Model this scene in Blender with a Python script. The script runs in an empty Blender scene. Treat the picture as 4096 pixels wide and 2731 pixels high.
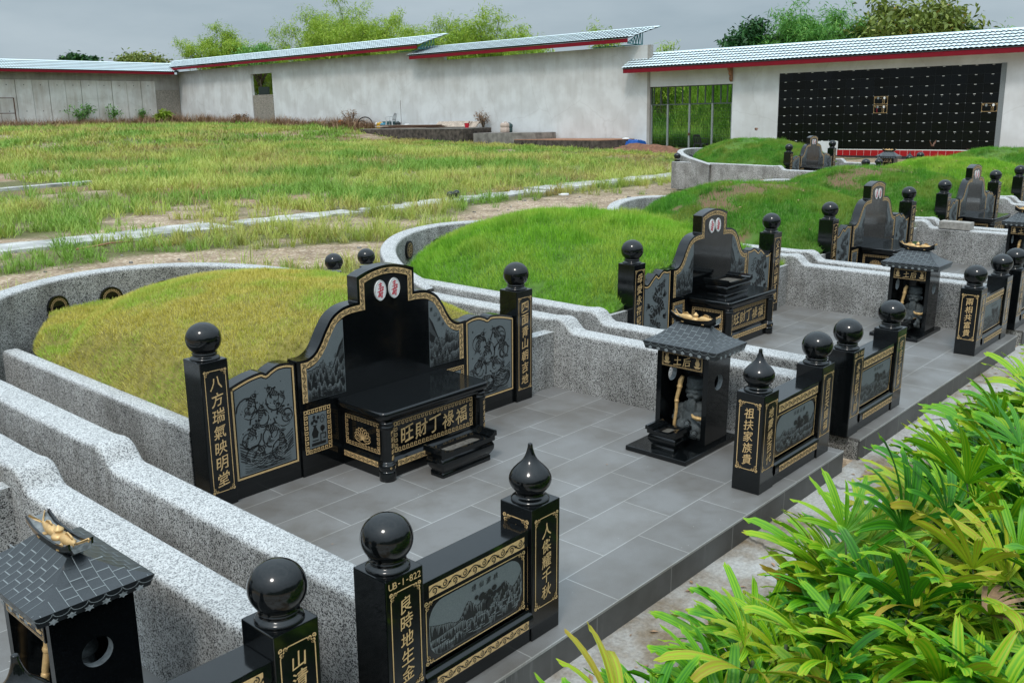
import bpy, math, random
import numpy as np
from math import sin, cos, pi, radians, sqrt, atan2
from mathutils import Vector, Matrix
from mathutils.geometry import tessellate_polygon

SC = bpy.context.scene
COL = SC.collection
rnd = random.Random(7)

# ---------------------------------------------------------------- camera
CAM_H = 2.17
F_PX = 3772.2595
R = np.array([[0.66332851, -0.18753338, 0.72444912],
              [-0.74832034, -0.16175521, 0.64331324],
              [-0.00345929, -0.96884802, -0.24763188]])     # rows: world axes seen from the camera
cam = bpy.data.cameras.new('camera')
cam.sensor_width = 36.0
cam.lens = F_PX / 4096 * 36
cam.clip_start = 0.05
cam.clip_end = 3000
co = bpy.data.objects.new('camera', cam)
COL.objects.link(co)
M = Matrix.Identity(4)
for i in range(3):
    M[i][0] = R[i, 0]; M[i][1] = -R[i, 1]; M[i][2] = -R[i, 2]
M[2][3] = CAM_H
co.matrix_world = M
SC.camera = co

# ---------------------------------------------------------------- sky and sun (bright overcast)
SUN_EL, SUN_AZ = radians(56), radians(205)          # azimuth: the direction the light comes from, from +X towards +Y
W = bpy.data.worlds.new('World')
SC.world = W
W.use_nodes = True
wn, wl = W.node_tree.nodes, W.node_tree.links
bg = wn['Background']
sky = wn.new('ShaderNodeTexSky')
sky.sky_type = 'NISHITA'
sky.sun_disc = False
sky.sun_elevation = SUN_EL
sky.sun_rotation = pi / 2 - SUN_AZ
sky.air_density = 1.0
sky.dust_density = 3.0
sky.ozone_density = 1.5
hs = wn.new('ShaderNodeHueSaturation')
hs.inputs['Saturation'].default_value = 0.42
wl.new(sky.outputs[0], hs.inputs['Color'])
# an even sheet of cloud: flatten the sky's own gradient, with faint soft banks
tc = wn.new('ShaderNodeTexCoord')
mp = wn.new('ShaderNodeMapping'); mp.inputs['Scale'].default_value = (1.2, 1.2, 4.5)
nz = wn.new('ShaderNodeTexNoise'); nz.inputs['Scale'].default_value = 2.6; nz.inputs['Detail'].default_value = 5
nz.inputs['Roughness'].default_value = 0.55
wl.new(tc.outputs['Generated'], mp.inputs[0]); wl.new(mp.outputs[0], nz.inputs['Vector'])
cr = wn.new('ShaderNodeValToRGB')
cr.color_ramp.elements[0].position = 0.32; cr.color_ramp.elements[0].color = (2.6, 3.35, 3.88, 1)
cr.color_ramp.elements[1].position = 0.72; cr.color_ramp.elements[1].color = (3.85, 4.6, 5.1, 1)
wl.new(nz.outputs['Fac'], cr.inputs['Fac'])
mx = wn.new('ShaderNodeMixRGB'); mx.inputs['Fac'].default_value = 0.88
wl.new(hs.outputs[0], mx.inputs['Color1']); wl.new(cr.outputs[0], mx.inputs['Color2'])
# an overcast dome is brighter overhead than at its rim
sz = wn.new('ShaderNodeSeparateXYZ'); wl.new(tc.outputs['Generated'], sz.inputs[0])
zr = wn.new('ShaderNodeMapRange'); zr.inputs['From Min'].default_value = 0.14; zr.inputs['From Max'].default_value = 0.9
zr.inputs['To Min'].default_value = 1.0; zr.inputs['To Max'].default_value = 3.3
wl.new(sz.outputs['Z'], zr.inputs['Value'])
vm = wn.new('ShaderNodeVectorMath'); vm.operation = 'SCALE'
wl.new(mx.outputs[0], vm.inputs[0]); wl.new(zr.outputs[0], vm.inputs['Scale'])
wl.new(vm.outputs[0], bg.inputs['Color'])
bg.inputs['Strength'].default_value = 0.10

sl = bpy.data.lights.new('sun', 'SUN')
sl.energy = 1.0
sl.angle = radians(11)
sl.color = (1.0, 0.95, 0.88)
so = bpy.data.objects.new('sun', sl)
COL.objects.link(so)
sd = Vector((cos(SUN_AZ) * cos(SUN_EL), sin(SUN_AZ) * cos(SUN_EL), sin(SUN_EL)))
so.rotation_euler = sd.to_track_quat('Z', 'Y').to_euler()
SC.view_settings.view_transform = 'Standard'
SC.view_settings.look = 'None'
SC.view_settings.exposure = 0.38
SC.view_settings.gamma = 1.0
SC.render.film_transparent = False

# ---------------------------------------------------------------- materials
MAT = {}
def newmat(name):
    m = bpy.data.materials.new(name); m.use_nodes = True
    MAT[name] = m
    return m, m.node_tree.nodes, m.node_tree.links, m.node_tree.nodes['Principled BSDF']
def plain(name, col, rough=0.6, metal=0.0, spec=0.5, noise=0.0, nscale=20.0, bump=0.0, bscale=60.0):
    m, n, l, b = newmat(name)
    b.inputs['Roughness'].default_value = rough
    b.inputs['Metallic'].default_value = metal
    b.inputs['Specular IOR Level'].default_value = spec
    b.inputs['Base Color'].default_value = (*col, 1)
    t = n.new('ShaderNodeTexCoord')
    if noise > 0:
        x = n.new('ShaderNodeTexNoise'); x.inputs['Scale'].default_value = nscale; x.inputs['Detail'].default_value = 4
        r = n.new('ShaderNodeValToRGB')
        r.color_ramp.elements[0].position = 0.3; r.color_ramp.elements[1].position = 0.7
        r.color_ramp.elements[0].color = (*[c * (1 - noise) for c in col], 1)
        r.color_ramp.elements[1].color = (*[min(1, c * (1 + noise)) for c in col], 1)
        l.new(t.outputs['Object'], x.inputs['Vector']); l.new(x.outputs['Fac'], r.inputs['Fac']); l.new(r.outputs[0], b.inputs['Base Color'])
    if bump > 0:
        x2 = n.new('ShaderNodeTexNoise'); x2.inputs['Scale'].default_value = bscale; x2.inputs['Detail'].default_value = 3
        bp = n.new('ShaderNodeBump'); bp.inputs['Strength'].default_value = bump; bp.inputs['Distance'].default_value = 0.01
        l.new(t.outputs['Object'], x2.inputs['Vector']); l.new(x2.outputs['Fac'], bp.inputs['Height']); l.new(bp.outputs[0], b.inputs['Normal'])
    return m
def ramp(n, a, b, pa=0.0, pb=1.0):
    r = n.new('ShaderNodeValToRGB')
    r.color_ramp.elements[0].position = pa; r.color_ramp.elements[1].position = pb
    r.color_ramp.elements[0].color = (*a, 1) if len(a) == 3 else a
    r.color_ramp.elements[1].color = (*b, 1) if len(b) == 3 else b
    return r
def noise(n, l, vec, scale, detail=4, rough=0.5):
    x = n.new('ShaderNodeTexNoise'); x.inputs['Scale'].default_value = scale; x.inputs['Detail'].default_value = detail
    x.inputs['Roughness'].default_value = rough
    if vec is not None: l.new(vec, x.inputs['Vector'])
    return x
def mixc(n, l, fac, a, b, mode='MIX'):
    x = n.new('ShaderNodeMixRGB'); x.blend_type = mode
    for sock, v in ((x.inputs['Fac'], fac), (x.inputs['Color1'], a), (x.inputs['Color2'], b)):
        if hasattr(v, 'links') or hasattr(v, 'is_linked'): l.new(v, sock)
        elif isinstance(v, (int, float)): sock.default_value = v
        else: sock.default_value = (*v, 1)
    return x.outputs[0]

# polished black granite with fine grey crystals
m, n, l, b = newmat('granite_black')
t = n.new('ShaderNodeTexCoord')
x = noise(n, l, t.outputs['Object'], 420, 2, 0.7)
r = ramp(n, (0.0025, 0.0032, 0.0036), (0.030, 0.036, 0.040), 0.56, 0.84)
l.new(x.outputs['Fac'], r.inputs['Fac']); l.new(r.outputs[0], b.inputs['Base Color'])
x2 = noise(n, l, t.outputs['Object'], 7, 5, 0.6)
r2 = ramp(n, (0.07,) * 3, (0.2,) * 3, 0.35, 0.75)
l.new(x2.outputs['Fac'], r2.inputs['Fac']); l.new(r2.outputs[0], b.inputs['Roughness'])
b.inputs['Specular IOR Level'].default_value = 0.5

plain('granite_honed', (0.016, 0.020, 0.023), 0.30, spec=0.7, noise=0.5, nscale=300)
plain('gold', (0.64, 0.43, 0.20), 0.5, metal=0.1, noise=0.12, nscale=120)
plain('gold_leaf', (0.62, 0.40, 0.17), 0.42, metal=0.25, noise=0.15, nscale=90)
plain('etched_grey', (0.125, 0.145, 0.15), 0.65, noise=0.16, nscale=260)
plain('etched_black', (0.006, 0.007, 0.008), 0.5)
plain('etched_line', (0.21, 0.235, 0.24), 0.7)
plain('porcelain', (0.80, 0.80, 0.79), 0.22)
plain('red_paint', (0.56, 0.008, 0.035), 0.5)
plain('statue_stone', (0.062, 0.073, 0.075), 0.7, noise=0.35, nscale=90, bump=0.4, bscale=160)
plain('cut_stone', (0.20, 0.22, 0.225), 0.85, noise=0.3, nscale=60, bump=0.8, bscale=45)
plain('ash', (0.10, 0.09, 0.075), 0.95, noise=0.45, nscale=70, bump=0.6, bscale=90)
plain('dark_water', (0.01, 0.012, 0.012), 0.05)

# washed pebble plaster: white chips and black chips, dirt on it
m, n, l, b = newmat('pebble_plaster')
t = n.new('ShaderNodeTexCoord')
geo = n.new('ShaderNodeNewGeometry')
wob = noise(n, l, geo.outputs['Position'], 90, 2)
v = n.new('ShaderNodeTexVoronoi'); v.inputs['Scale'].default_value = 215; v.feature = 'F1'
va = n.new('ShaderNodeVectorMath'); va.operation = 'SCALE'; va.inputs['Scale'].default_value = 0.012
l.new(wob.outputs['Color'], va.inputs[0])
vb = n.new('ShaderNodeVectorMath'); vb.operation = 'ADD'
l.new(geo.outputs['Position'], vb.inputs[0]); l.new(va.outputs[0], vb.inputs[1]); l.new(vb.outputs[0], v.inputs['Vector'])
sep = n.new('ShaderNodeSeparateColor'); l.new(v.outputs['Color'], sep.inputs[0])
rc = n.new('ShaderNodeValToRGB'); rc.color_ramp.interpolation = 'CONSTANT'
e = rc.color_ramp.elements
e[0].position = 0; e[0].color = (0.045, 0.045, 0.046, 1)
e[1].position = 0.27; e[1].color = (0.16, 0.16, 0.155, 1)
for p_, c_ in ((0.36, (0.44, 0.435, 0.42)), (0.55, (0.63, 0.63, 0.62)), (0.8, (0.54, 0.54, 0.53))):
    q = e.new(p_); q.color = (*c_, 1)
l.new(sep.outputs[0], rc.inputs['Fac'])
big = noise(n, l, geo.outputs['Position'], 2.3, 6, 0.62)
dr = ramp(n, (0.36, 0.345, 0.32), (0.82, 0.81, 0.79), 0.36, 0.58)
l.new(big.outputs['Fac'], dr.inputs['Fac'])
# rain dirt clings to upright faces; tops painted paler, standing in for sky light
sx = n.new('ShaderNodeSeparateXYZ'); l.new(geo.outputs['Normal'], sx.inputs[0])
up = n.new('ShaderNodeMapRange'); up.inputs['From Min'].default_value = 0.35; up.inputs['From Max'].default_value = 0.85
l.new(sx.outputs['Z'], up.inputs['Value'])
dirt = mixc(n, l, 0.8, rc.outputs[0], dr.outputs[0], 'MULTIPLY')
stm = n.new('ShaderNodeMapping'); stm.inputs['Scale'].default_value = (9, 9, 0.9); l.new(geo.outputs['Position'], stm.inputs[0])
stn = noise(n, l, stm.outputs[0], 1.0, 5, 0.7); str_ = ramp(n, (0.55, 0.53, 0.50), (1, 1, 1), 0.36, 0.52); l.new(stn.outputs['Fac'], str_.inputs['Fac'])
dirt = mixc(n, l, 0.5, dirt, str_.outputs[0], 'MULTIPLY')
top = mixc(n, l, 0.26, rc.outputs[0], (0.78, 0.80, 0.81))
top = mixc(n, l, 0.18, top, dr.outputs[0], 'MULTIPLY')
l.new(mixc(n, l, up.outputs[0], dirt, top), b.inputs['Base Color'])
bp = n.new('ShaderNodeBump'); bp.inputs['Strength'].default_value = 0.5; bp.inputs['Distance'].default_value = 0.004
l.new(sep.outputs[1], bp.inputs['Height']); l.new(bp.outputs[0], b.inputs['Normal'])
b.inputs['Roughness'].default_value = 0.85

# grey floor tiles, 60 x 30 cm, half bond
def tiles(name, mortar, c1, c2, off=(0, 0)):
    m, n, l, b = newmat(name)
    geo = n.new('ShaderNodeNewGeometry')
    mp = n.new('ShaderNodeMapping'); mp.inputs['Location'].default_value = (off[0], off[1], 0)
    l.new(geo.outputs['Position'], mp.inputs[0])
    br = n.new('ShaderNodeTexBrick')
    br.offset = 0.5; br.inputs['Scale'].default_value = 1.0
    br.inputs['Mortar Size'].default_value = 0.0032; br.inputs['Mortar Smooth'].default_value = 0.15
    br.inputs['Brick Width'].default_value = 0.60; br.inputs['Row Height'].default_value = 0.302
    br.inputs['Color1'].default_value = (*c1, 1); br.inputs['Color2'].default_value = (*c2, 1); br.inputs['Mortar'].default_value = (*mortar, 1)
    l.new(mp.outputs[0], br.inputs['Vector'])
    fine = noise(n, l, geo.outputs['Position'], 300, 2, 0.7)
    fr = ramp(n, (0.82,) * 3, (1.12,) * 3, 0.3, 0.7); l.new(fine.outputs['Fac'], fr.inputs['Fac'])
    dirt = noise(n, l, geo.outputs['Position'], 1.7, 6, 0.65)
    d2 = ramp(n, (0.72, 0.68, 0.63), (1.08, 1.09, 1.1), 0.36, 0.60); l.new(dirt.outputs['Fac'], d2.inputs['Fac'])
    c = mixc(n, l, 1.0, br.outputs['Color'], fr.outputs[0], 'MULTIPLY')
    c = mixc(n, l, 0.9, c, d2.outputs[0], 'MULTIPLY')
    gv = n.new('ShaderNodeTexVoronoi'); gv.inputs['Scale'].default_value = 24; l.new(geo.outputs['Position'], gv.inputs['Vector'])
    gs = ramp(n, (1, 1, 1), (0, 0, 0), 0.055, 0.075); l.new(gv.outputs['Distance'], gs.inputs['Fac'])
    gsep = n.new('ShaderNodeSeparateColor'); l.new(gv.outputs['Color'], gsep.inputs[0])
    gk = ramp(n, (0, 0, 0), (0.55, 0.55, 0.55), 0.86, 0.88); l.new(gsep.outputs[0], gk.inputs['Fac'])
    gm = mixc(n, l, 1.0, gs.outputs[0], gk.outputs[0], 'MULTIPLY'); c = mixc(n, l, gm, c, (0.55, 0.53, 0.50))
    l.new(c, b.inputs['Base Color'])
    b.inputs['Roughness'].default_value = 0.5
    rr = ramp(n, (0.36,) * 3, (0.62,) * 3, 0.35, 0.7); l.new(dirt.outputs['Fac'], rr.inputs['Fac']); l.new(rr.outputs[0], b.inputs['Roughness'])
    bp = n.new('ShaderNodeBump'); bp.inputs['Strength'].default_value = 0.12; bp.inputs['Distance'].default_value = 0.002
    l.new(br.outputs['Fac'], bp.inputs['Height']); bp.invert = True; l.new(bp.outputs[0], b.inputs['Normal'])
    return m
tiles('floor_tile', (0.34, 0.34, 0.33), (0.172, 0.168, 0.163), (0.212, 0.207, 0.200), (-3.162 + 0.6, -2.476 + 0.302 * 2))
m, n, l, b = newmat('kerb_tile')
geo = n.new('ShaderNodeNewGeometry'); sp = n.new('ShaderNodeSeparateXYZ'); l.new(geo.outputs['Position'], sp.inputs[0])
md = n.new('ShaderNodeMath'); md.operation = 'FRACT'; dv = n.new('ShaderNodeMath'); dv.operation = 'DIVIDE'; dv.inputs[1].default_value = 0.60
l.new(sp.outputs['X'], dv.inputs[0]); l.new(dv.outputs[0], md.inputs[0])
jt = ramp(n, (1, 1, 1), (0, 0, 0), 0.006, 0.009); l.new(md.outputs[0], jt.inputs['Fac'])
k1 = noise(n, l, geo.outputs['Position'], 2.1, 6, 0.65); kr = ramp(n, (0.050, 0.048, 0.046), (0.105, 0.104, 0.103), 0.34, 0.66); l.new(k1.outputs['Fac'], kr.inputs['Fac'])
mpk = n.new('ShaderNodeMapping'); mpk.inputs['Scale'].default_value = (14, 14, 1.4); l.new(geo.outputs['Position'], mpk.inputs[0])
k2 = noise(n, l, mpk.outputs[0], 1.0, 4, 0.7); ks = ramp(n, (0, 0, 0), (0.6, 0.6, 0.6), 0.62, 0.80); l.new(k2.outputs['Fac'], ks.inputs['Fac'])
kc = mixc(n, l, ks.outputs[0], kr.outputs[0], (0.25, 0.25, 0.24))
l.new(mixc(n, l, jt.outputs[0], kc, (0.24, 0.235, 0.22)), b.inputs['Base Color'])
b.inputs['Roughness'].default_value = 0.55

# worn concrete path
m, n, l, b = newmat('concrete')
geo = n.new('ShaderNodeNewGeometry')
a1 = noise(n, l, geo.outputs['Position'], 1.6, 8, 0.62)
a2 = noise(n, l, geo.outputs['Position'], 55, 4, 0.6)
r1 = ramp(n, (0.20, 0.145, 0.085), (0.46, 0.45, 0.43), 0.38, 0.56)
l.new(a1.outputs['Fac'], r1.inputs['Fac'])
r2 = ramp(n, (0.72,) * 3, (1.15,) * 3, 0.3, 0.7); l.new(a2.outputs['Fac'], r2.inputs['Fac'])
vc = n.new('ShaderNodeTexVoronoi'); vc.feature = 'DISTANCE_TO_EDGE'; vc.inputs['Scale'].default_value = 0.55
wv = n.new('ShaderNodeVectorMath'); wv.operation = 'ADD'
ws = n.new('ShaderNodeVectorMath'); ws.operation = 'SCALE'; ws.inputs['Scale'].default_value = 0.5
l.new(a1.outputs['Color'], ws.inputs[0]); l.new(ws.outputs[0], wv.inputs[0]); l.new(geo.outputs['Position'], wv.inputs[1]); l.new(wv.outputs[0], vc.inputs['Vector'])
rk = ramp(n, (0.25,) * 3, (1,) * 3, 0.004, 0.012); l.new(vc.outputs['Distance'], rk.inputs['Fac'])
c = mixc(n, l, 1.0, r1.outputs[0], r2.outputs[0], 'MULTIPLY'); c = mixc(n, l, 0.8, c, rk.outputs[0], 'MULTIPLY')
l.new(c, b.inputs['Base Color']); b.inputs['Roughness'].default_value = 0.85
bp = n.new('ShaderNodeBump'); bp.inputs['Strength'].default_value = 0.35; bp.inputs['Distance'].default_value = 0.01
l.new(a2.outputs['Fac'], bp.inputs['Height']); l.new(bp.outputs[0], b.inputs['Normal'])

# open ground: gravel, sour clay and thin turf, mixed by the attribute "turf" (where the grass grows) and "clay"
m, n, l, b = newmat('ground')
geo = n.new('ShaderNodeNewGeometry')
at = n.new('ShaderNodeAttribute'); at.attribute_name = 'turf'
ac = n.new('ShaderNodeAttribute'); ac.attribute_name = 'clay'
vo = n.new('ShaderNodeTexVoronoi'); vo.inputs['Scale'].default_value = 30; l.new(geo.outputs['Position'], vo.inputs['Vector'])
so_ = n.new('ShaderNodeSeparateColor'); l.new(vo.outputs['Color'], so_.inputs[0])
gr = n.new('ShaderNodeValToRGB'); ge = gr.color_ramp.elements
ge[0].position = 0; ge[0].color = (0.20, 0.16, 0.12, 1); ge[1].position = 1; ge[1].color = (0.50, 0.47, 0.43, 1)
q = ge.new(0.45); q.color = (0.27, 0.215, 0.165, 1); q = ge.new(0.8); q.color = (0.36, 0.31, 0.26, 1)
l.new(so_.outputs[0], gr.inputs['Fac'])
g2 = noise(n, l, geo.outputs['Position'], 2.2, 6, 0.65)
gd = ramp(n, (0.55, 0.50, 0.43), (1.12, 1.08, 1.03), 0.33, 0.62); l.new(g2.outputs['Fac'], gd.inputs['Fac'])
grav = mixc(n, l, 1.0, gr.outputs[0], gd.outputs[0], 'MULTIPLY')
grav = mixc(n, l, 1.0, grav, (1.35, 1.25, 1.12), 'MULTIPLY')
g3 = noise(n, l, geo.outputs['Position'], 9, 5, 0.7)
tr = ramp(n, (0.075, 0.065, 0.022), (0.16, 0.165, 0.05), 0.3, 0.7); l.new(g3.outputs['Fac'], tr.inputs['Fac'])
cl = ramp(n, (0.24, 0.095, 0.04), (0.36, 0.20, 0.12), 0.3, 0.7); l.new(g3.outputs['Fac'], cl.inputs['Fac'])
c = mixc(n, l, at.outputs['Fac'], grav, tr.outputs[0]); c = mixc(n, l, ac.outputs['Fac'], c, cl.outputs[0])
l.new(c, b.inputs['Base Color']); b.inputs['Roughness'].default_value = 0.95
bp = n.new('ShaderNodeBump'); bp.inputs['Strength'].default_value = 0.7; bp.inputs['Distance'].default_value = 0.03
l.new(so_.outputs[1], bp.inputs['Height']); l.new(bp.outputs[0], b.inputs['Normal'])

# leaves and grass: a ramp over the per-blade attribute "tint", patches by position
def leafmat(name, stops, rough=0.55, patch=None, pscale=1.4, trans=0.25, p0=0.45, p1=0.62):
    m, n, l, b = newmat(name)
    at = n.new('ShaderNodeAttribute'); at.attribute_name = 'tint'
    r = n.new('ShaderNodeValToRGB'); e = r.color_ramp.elements
    e[0].position = stops[0][0]; e[0].color = (*stops[0][1], 1); e[1].position = stops[-1][0]; e[1].color = (*stops[-1][1], 1)
    for p_, c_ in stops[1:-1]:
        q = e.new(p_); q.color = (*c_, 1)
    l.new(at.outputs['Fac'], r.inputs['Fac'])
    c = r.outputs[0]
    if patch:
        geo = n.new('ShaderNodeNewGeometry')
        x = noise(n, l, geo.outputs['Position'], pscale, 5, 0.6)
        rr = ramp(n, (0, 0, 0), (0.85,) * 3, p0, p1); l.new(x.outputs['Fac'], rr.inputs['Fac'])
        c = mixc(n, l, rr.outputs[0], c, patch)
    l.new(c, b.inputs['Base Color'])
    b.inputs['Roughness'].default_value = rough
    b.inputs['Specular IOR Level'].default_value = 0.35
    if trans > 0:
        out = n['Material Output']
        tl = n.new('ShaderNodeBsdfTranslucent'); l.new(c, tl.inputs['Color'])
        ms = n.new('ShaderNodeMixShader'); ms.inputs['Fac'].default_value = trans
        l.new(b.outputs[0], ms.inputs[1]); l.new(tl.outputs[0], ms.inputs[2]); l.new(ms.outputs[0], out.inputs['Surface'])
    return m
plain('far_wood', (0.018, 0.035, 0.012), 1.0, noise=0.5, nscale=0.6)
leafmat('lawn_olive', [(0, (0.44, 0.39, 0.06)), (0.5, (0.62, 0.55, 0.11)), (1, (0.74, 0.64, 0.24))], patch=(0.36, 0.54, 0.07), pscale=2.0)
leafmat('lawn_green', [(0, (0.13, 0.32, 0.02)), (0.5, (0.25, 0.52, 0.03)), (1, (0.42, 0.62, 0.075))], patch=(0.42, 0.54, 0.075), pscale=1.3)
leafmat('lawn_dense', [(0, (0.05, 0.19, 0.016)), (0.5, (0.115, 0.36, 0.024)), (1, (0.25, 0.46, 0.05))], patch=(0.30, 0.36, 0.06), pscale=1.6, trans=.3)
leafmat('field_grass', [(0, (0.36, 0.27, 0.11)), (0.25, (0.50, 0.46, 0.12)), (0.6, (0.41, 0.50, 0.085)), (1, (0.58, 0.60, 0.18))], patch=(0.18, 0.37, 0.045), pscale=0.22, p0=0.47, p1=0.58)
leafmat('dry_grass', [(0, (0.20, 0.10, 0.06)), (1, (0.38, 0.26, 0.15))], trans=0.1)
leafmat('bank_grass', [(0, (0.14, 0.32, 0.03)), (0.5, (0.26, 0.48, 0.05)), (1, (0.46, 0.58, 0.11))], patch=(0.10, 0.28, 0.03), pscale=0.7)
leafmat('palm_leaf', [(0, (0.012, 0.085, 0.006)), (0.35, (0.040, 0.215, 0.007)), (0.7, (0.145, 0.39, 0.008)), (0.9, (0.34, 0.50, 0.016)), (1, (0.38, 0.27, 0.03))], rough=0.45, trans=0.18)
leafmat('bamboo_leaf', [(0, (0.16, 0.29, 0.03)), (0.5, (0.32, 0.47, 0.045)), (1, (0.50, 0.58, 0.10))], trans=0.3)
leafmat('bamboo_leaf_cool', [(0, (0.06, 0.20, 0.04)), (0.5, (0.14, 0.35, 0.06)), (1, (0.27, 0.48, 0.10))], trans=0.3)
leafmat('broad_leaf', [(0, (0.08, 0.11, 0.02)), (0.5, (0.18, 0.24, 0.04)), (0.97, (0.36, 0.38, 0.09)), (1, (0.45, 0.25, 0.03))], trans=0.2)
leafmat('dark_leaf', [(0, (0.012, 0.05, 0.016)), (0.6, (0.03, 0.11, 0.025)), (1, (0.08, 0.19, 0.03))], trans=0.15)
plain('mound_soil_olive', (0.22, 0.19, 0.045), 0.95, noise=0.35, nscale=18)
plain('mound_soil_green', (0.08, 0.17, 0.02), 0.95, noise=0.35, nscale=12)
m, n, l, b = newmat('mound_soil_bare')
x = n.new('ShaderNodeAttribute'); x.attribute_name = 'tint'
r = ramp(n, (0.07, 0.15, 0.018), (0.17, 0.10, 0.055), 0.1, 0.8); l.new(x.outputs['Fac'], r.inputs['Fac']); l.new(r.outputs[0], b.inputs['Base Color'])
b.inputs['Roughness'].default_value = 0.95
plain('dead_leaf', (0.33, 0.20, 0.115), 0.8, noise=0.35, nscale=30)
plain('bark', (0.12, 0.10, 0.07), 0.9, noise=0.3, nscale=14)
plain('palm_stem', (0.06, 0.09, 0.03), 0.7, noise=0.4, nscale=30)

# rendered wall, streaked by rain, darker towards the wall head
def render_wall(name, base, dark, amount=0.55, z0=None, z1=None):
    m, n, l, b = newmat(name)
    t = n.new('ShaderNodeTexCoord')
    mp = n.new('ShaderNodeMapping'); mp.inputs['Scale'].default_value = (1.0, 1.0, 0.10); l.new(t.outputs['Object'], mp.inputs[0])
    st = noise(n, l, mp.outputs[0], 2.6, 7, 0.7)
    bl = noise(n, l, t.outputs['Object'], 0.55, 6, 0.6)
    ad = n.new('ShaderNodeMath'); ad.operation = 'ADD'; l.new(st.outputs['Fac'], ad.inputs[0]); l.new(bl.outputs['Fac'], ad.inputs[1])
    if z0 is not None:                                        # streaks and dark tone grow towards the wall head
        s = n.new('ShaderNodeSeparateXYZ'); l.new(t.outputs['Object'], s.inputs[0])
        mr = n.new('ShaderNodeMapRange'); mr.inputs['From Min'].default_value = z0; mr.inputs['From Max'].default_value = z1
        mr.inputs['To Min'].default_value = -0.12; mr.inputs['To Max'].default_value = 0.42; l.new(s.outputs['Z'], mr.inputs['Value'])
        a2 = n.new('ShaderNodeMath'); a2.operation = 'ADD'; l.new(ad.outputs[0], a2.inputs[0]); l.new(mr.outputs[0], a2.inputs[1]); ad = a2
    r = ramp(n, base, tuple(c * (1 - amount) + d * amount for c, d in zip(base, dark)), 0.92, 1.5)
    hf = n.new('ShaderNodeMath'); hf.operation = 'MULTIPLY'; hf.inputs[1].default_value = 1.0; l.new(ad.outputs[0], hf.inputs[0])
    mr2 = n.new('ShaderNodeMapRange'); mr2.inputs['From Min'].default_value = 0.9; mr2.inputs['From Max'].default_value = 1.5
    l.new(hf.outputs[0], mr2.inputs['Value'])
    r.color_ramp.elements[0].position = 0.0; r.color_ramp.elements[1].position = 1.0
    l.new(mr2.outputs[0], r.inputs['Fac'])
    # hairline cracks and patched lifts
    wc = n.new('ShaderNodeVectorMath'); wc.operation = 'SCALE'; wc.inputs['Scale'].default_value = 0.9; l.new(bl.outputs['Color'], wc.inputs[0])
    wa = n.new('ShaderNodeVectorMath'); wa.operation = 'ADD'; l.new(wc.outputs[0], wa.inputs[0]); l.new(t.outputs['Object'], wa.inputs[1])
    vc = n.new('ShaderNodeTexVoronoi'); vc.feature = 'DISTANCE_TO_EDGE'; vc.inputs['Scale'].default_value = 0.36; l.new(wa.outputs[0], vc.inputs['Vector'])
    ck = ramp(n, (0.93, 0.925, 0.92), (1, 1, 1), 0.003, 0.012); l.new(vc.outputs['Distance'], ck.inputs['Fac'])
    pt = noise(n, l, t.outputs['Object'], 0.9, 3, 0.5); pr = ramp(n, (0.90, 0.89, 0.88), (1.04, 1.04, 1.04), 0.42, 0.60); l.new(pt.outputs['Fac'], pr.inputs['Fac'])
    c = mixc(n, l, 1.0, r.outputs[0], ck.outputs[0], 'MULTIPLY'); c = mixc(n, l, 1.0, c, pr.outputs[0], 'MULTIPLY')
    l.new(c, b.inputs['Base Color'])
    b.inputs['Roughness'].default_value = 0.9
    return m
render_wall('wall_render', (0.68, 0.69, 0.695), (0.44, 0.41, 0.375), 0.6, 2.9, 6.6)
render_wall('wall_paint', (0.70, 0.71, 0.72), (0.45, 0.42, 0.38), 0.35)
render_wall('wall_precast', (0.70, 0.685, 0.65), (0.34, 0.25, 0.17), 0.8)
render_wall('wall_beam', (0.40, 0.38, 0.35), (0.12, 0.10, 0.09), 0.8)
plain('slab_white', (0.44, 0.435, 0.415), 0.9, noise=0.45, nscale=2.2, bump=0.6, bscale=12)
plain('slab_stained', (0.22, 0.205, 0.185), 0.9, noise=0.4, nscale=3)
plain('slab_black', (0.075, 0.06, 0.05), 0.95, noise=0.7, nscale=5)
plain('roof_sheet', (0.66, 0.77, 0.80), 0.5, noise=0.06, nscale=2)
plain('roof_under', (0.10, 0.11, 0.11), 0.8)
plain('fascia_red', (0.20, 0.003, 0.013), 0.6, spec=0.25, noise=0.08, nscale=3)
plain('truss_teal', (0.06, 0.27, 0.30), 0.5)
plain('niche_black', (0.003, 0.004, 0.0045), 0.12, spec=0.22)
plain('niche_joint', (0.03, 0.034, 0.036), 0.4)
plain('white_label', (0.78, 0.78, 0.74), 0.5)
plain('rosette_steel', (0.30, 0.31, 0.31), 0.35, metal=0.5)
plain('red_tile', (0.36, 0.006, 0.012), 0.18)
plain('gate_steel', (0.055, 0.075, 0.06), 0.55)
plain('gate_grey', (0.24, 0.27, 0.26), 0.5)
plain('brick_grey', (0.30, 0.27, 0.23), 0.95, noise=0.3, nscale=12)
plain('plastic_grey', (0.50, 0.52, 0.53), 0.5)
plain('plastic_dark', (0.02, 0.025, 0.025), 0.45)
plain('plastic_yellow', (0.60, 0.34, 0.02), 0.5)
plain('plastic_orange', (0.70, 0.22, 0.01), 0.5)
plain('plastic_blue', (0.05, 0.24, 0.36), 0.5)
plain('sheet_dark', (0.025, 0.04, 0.035), 0.7)
plain('plastic_teal', (0.04, 0.13, 0.14), 0.5)
plain('plastic_green', (0.035, 0.075, 0.075), 0.5)
plain('plastic_tan', (0.55, 0.43, 0.36), 0.55)
plain('plastic_white', (0.75, 0.76, 0.76), 0.4)
plain('plastic_red', (0.55, 0.01, 0.03), 0.4)
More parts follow.
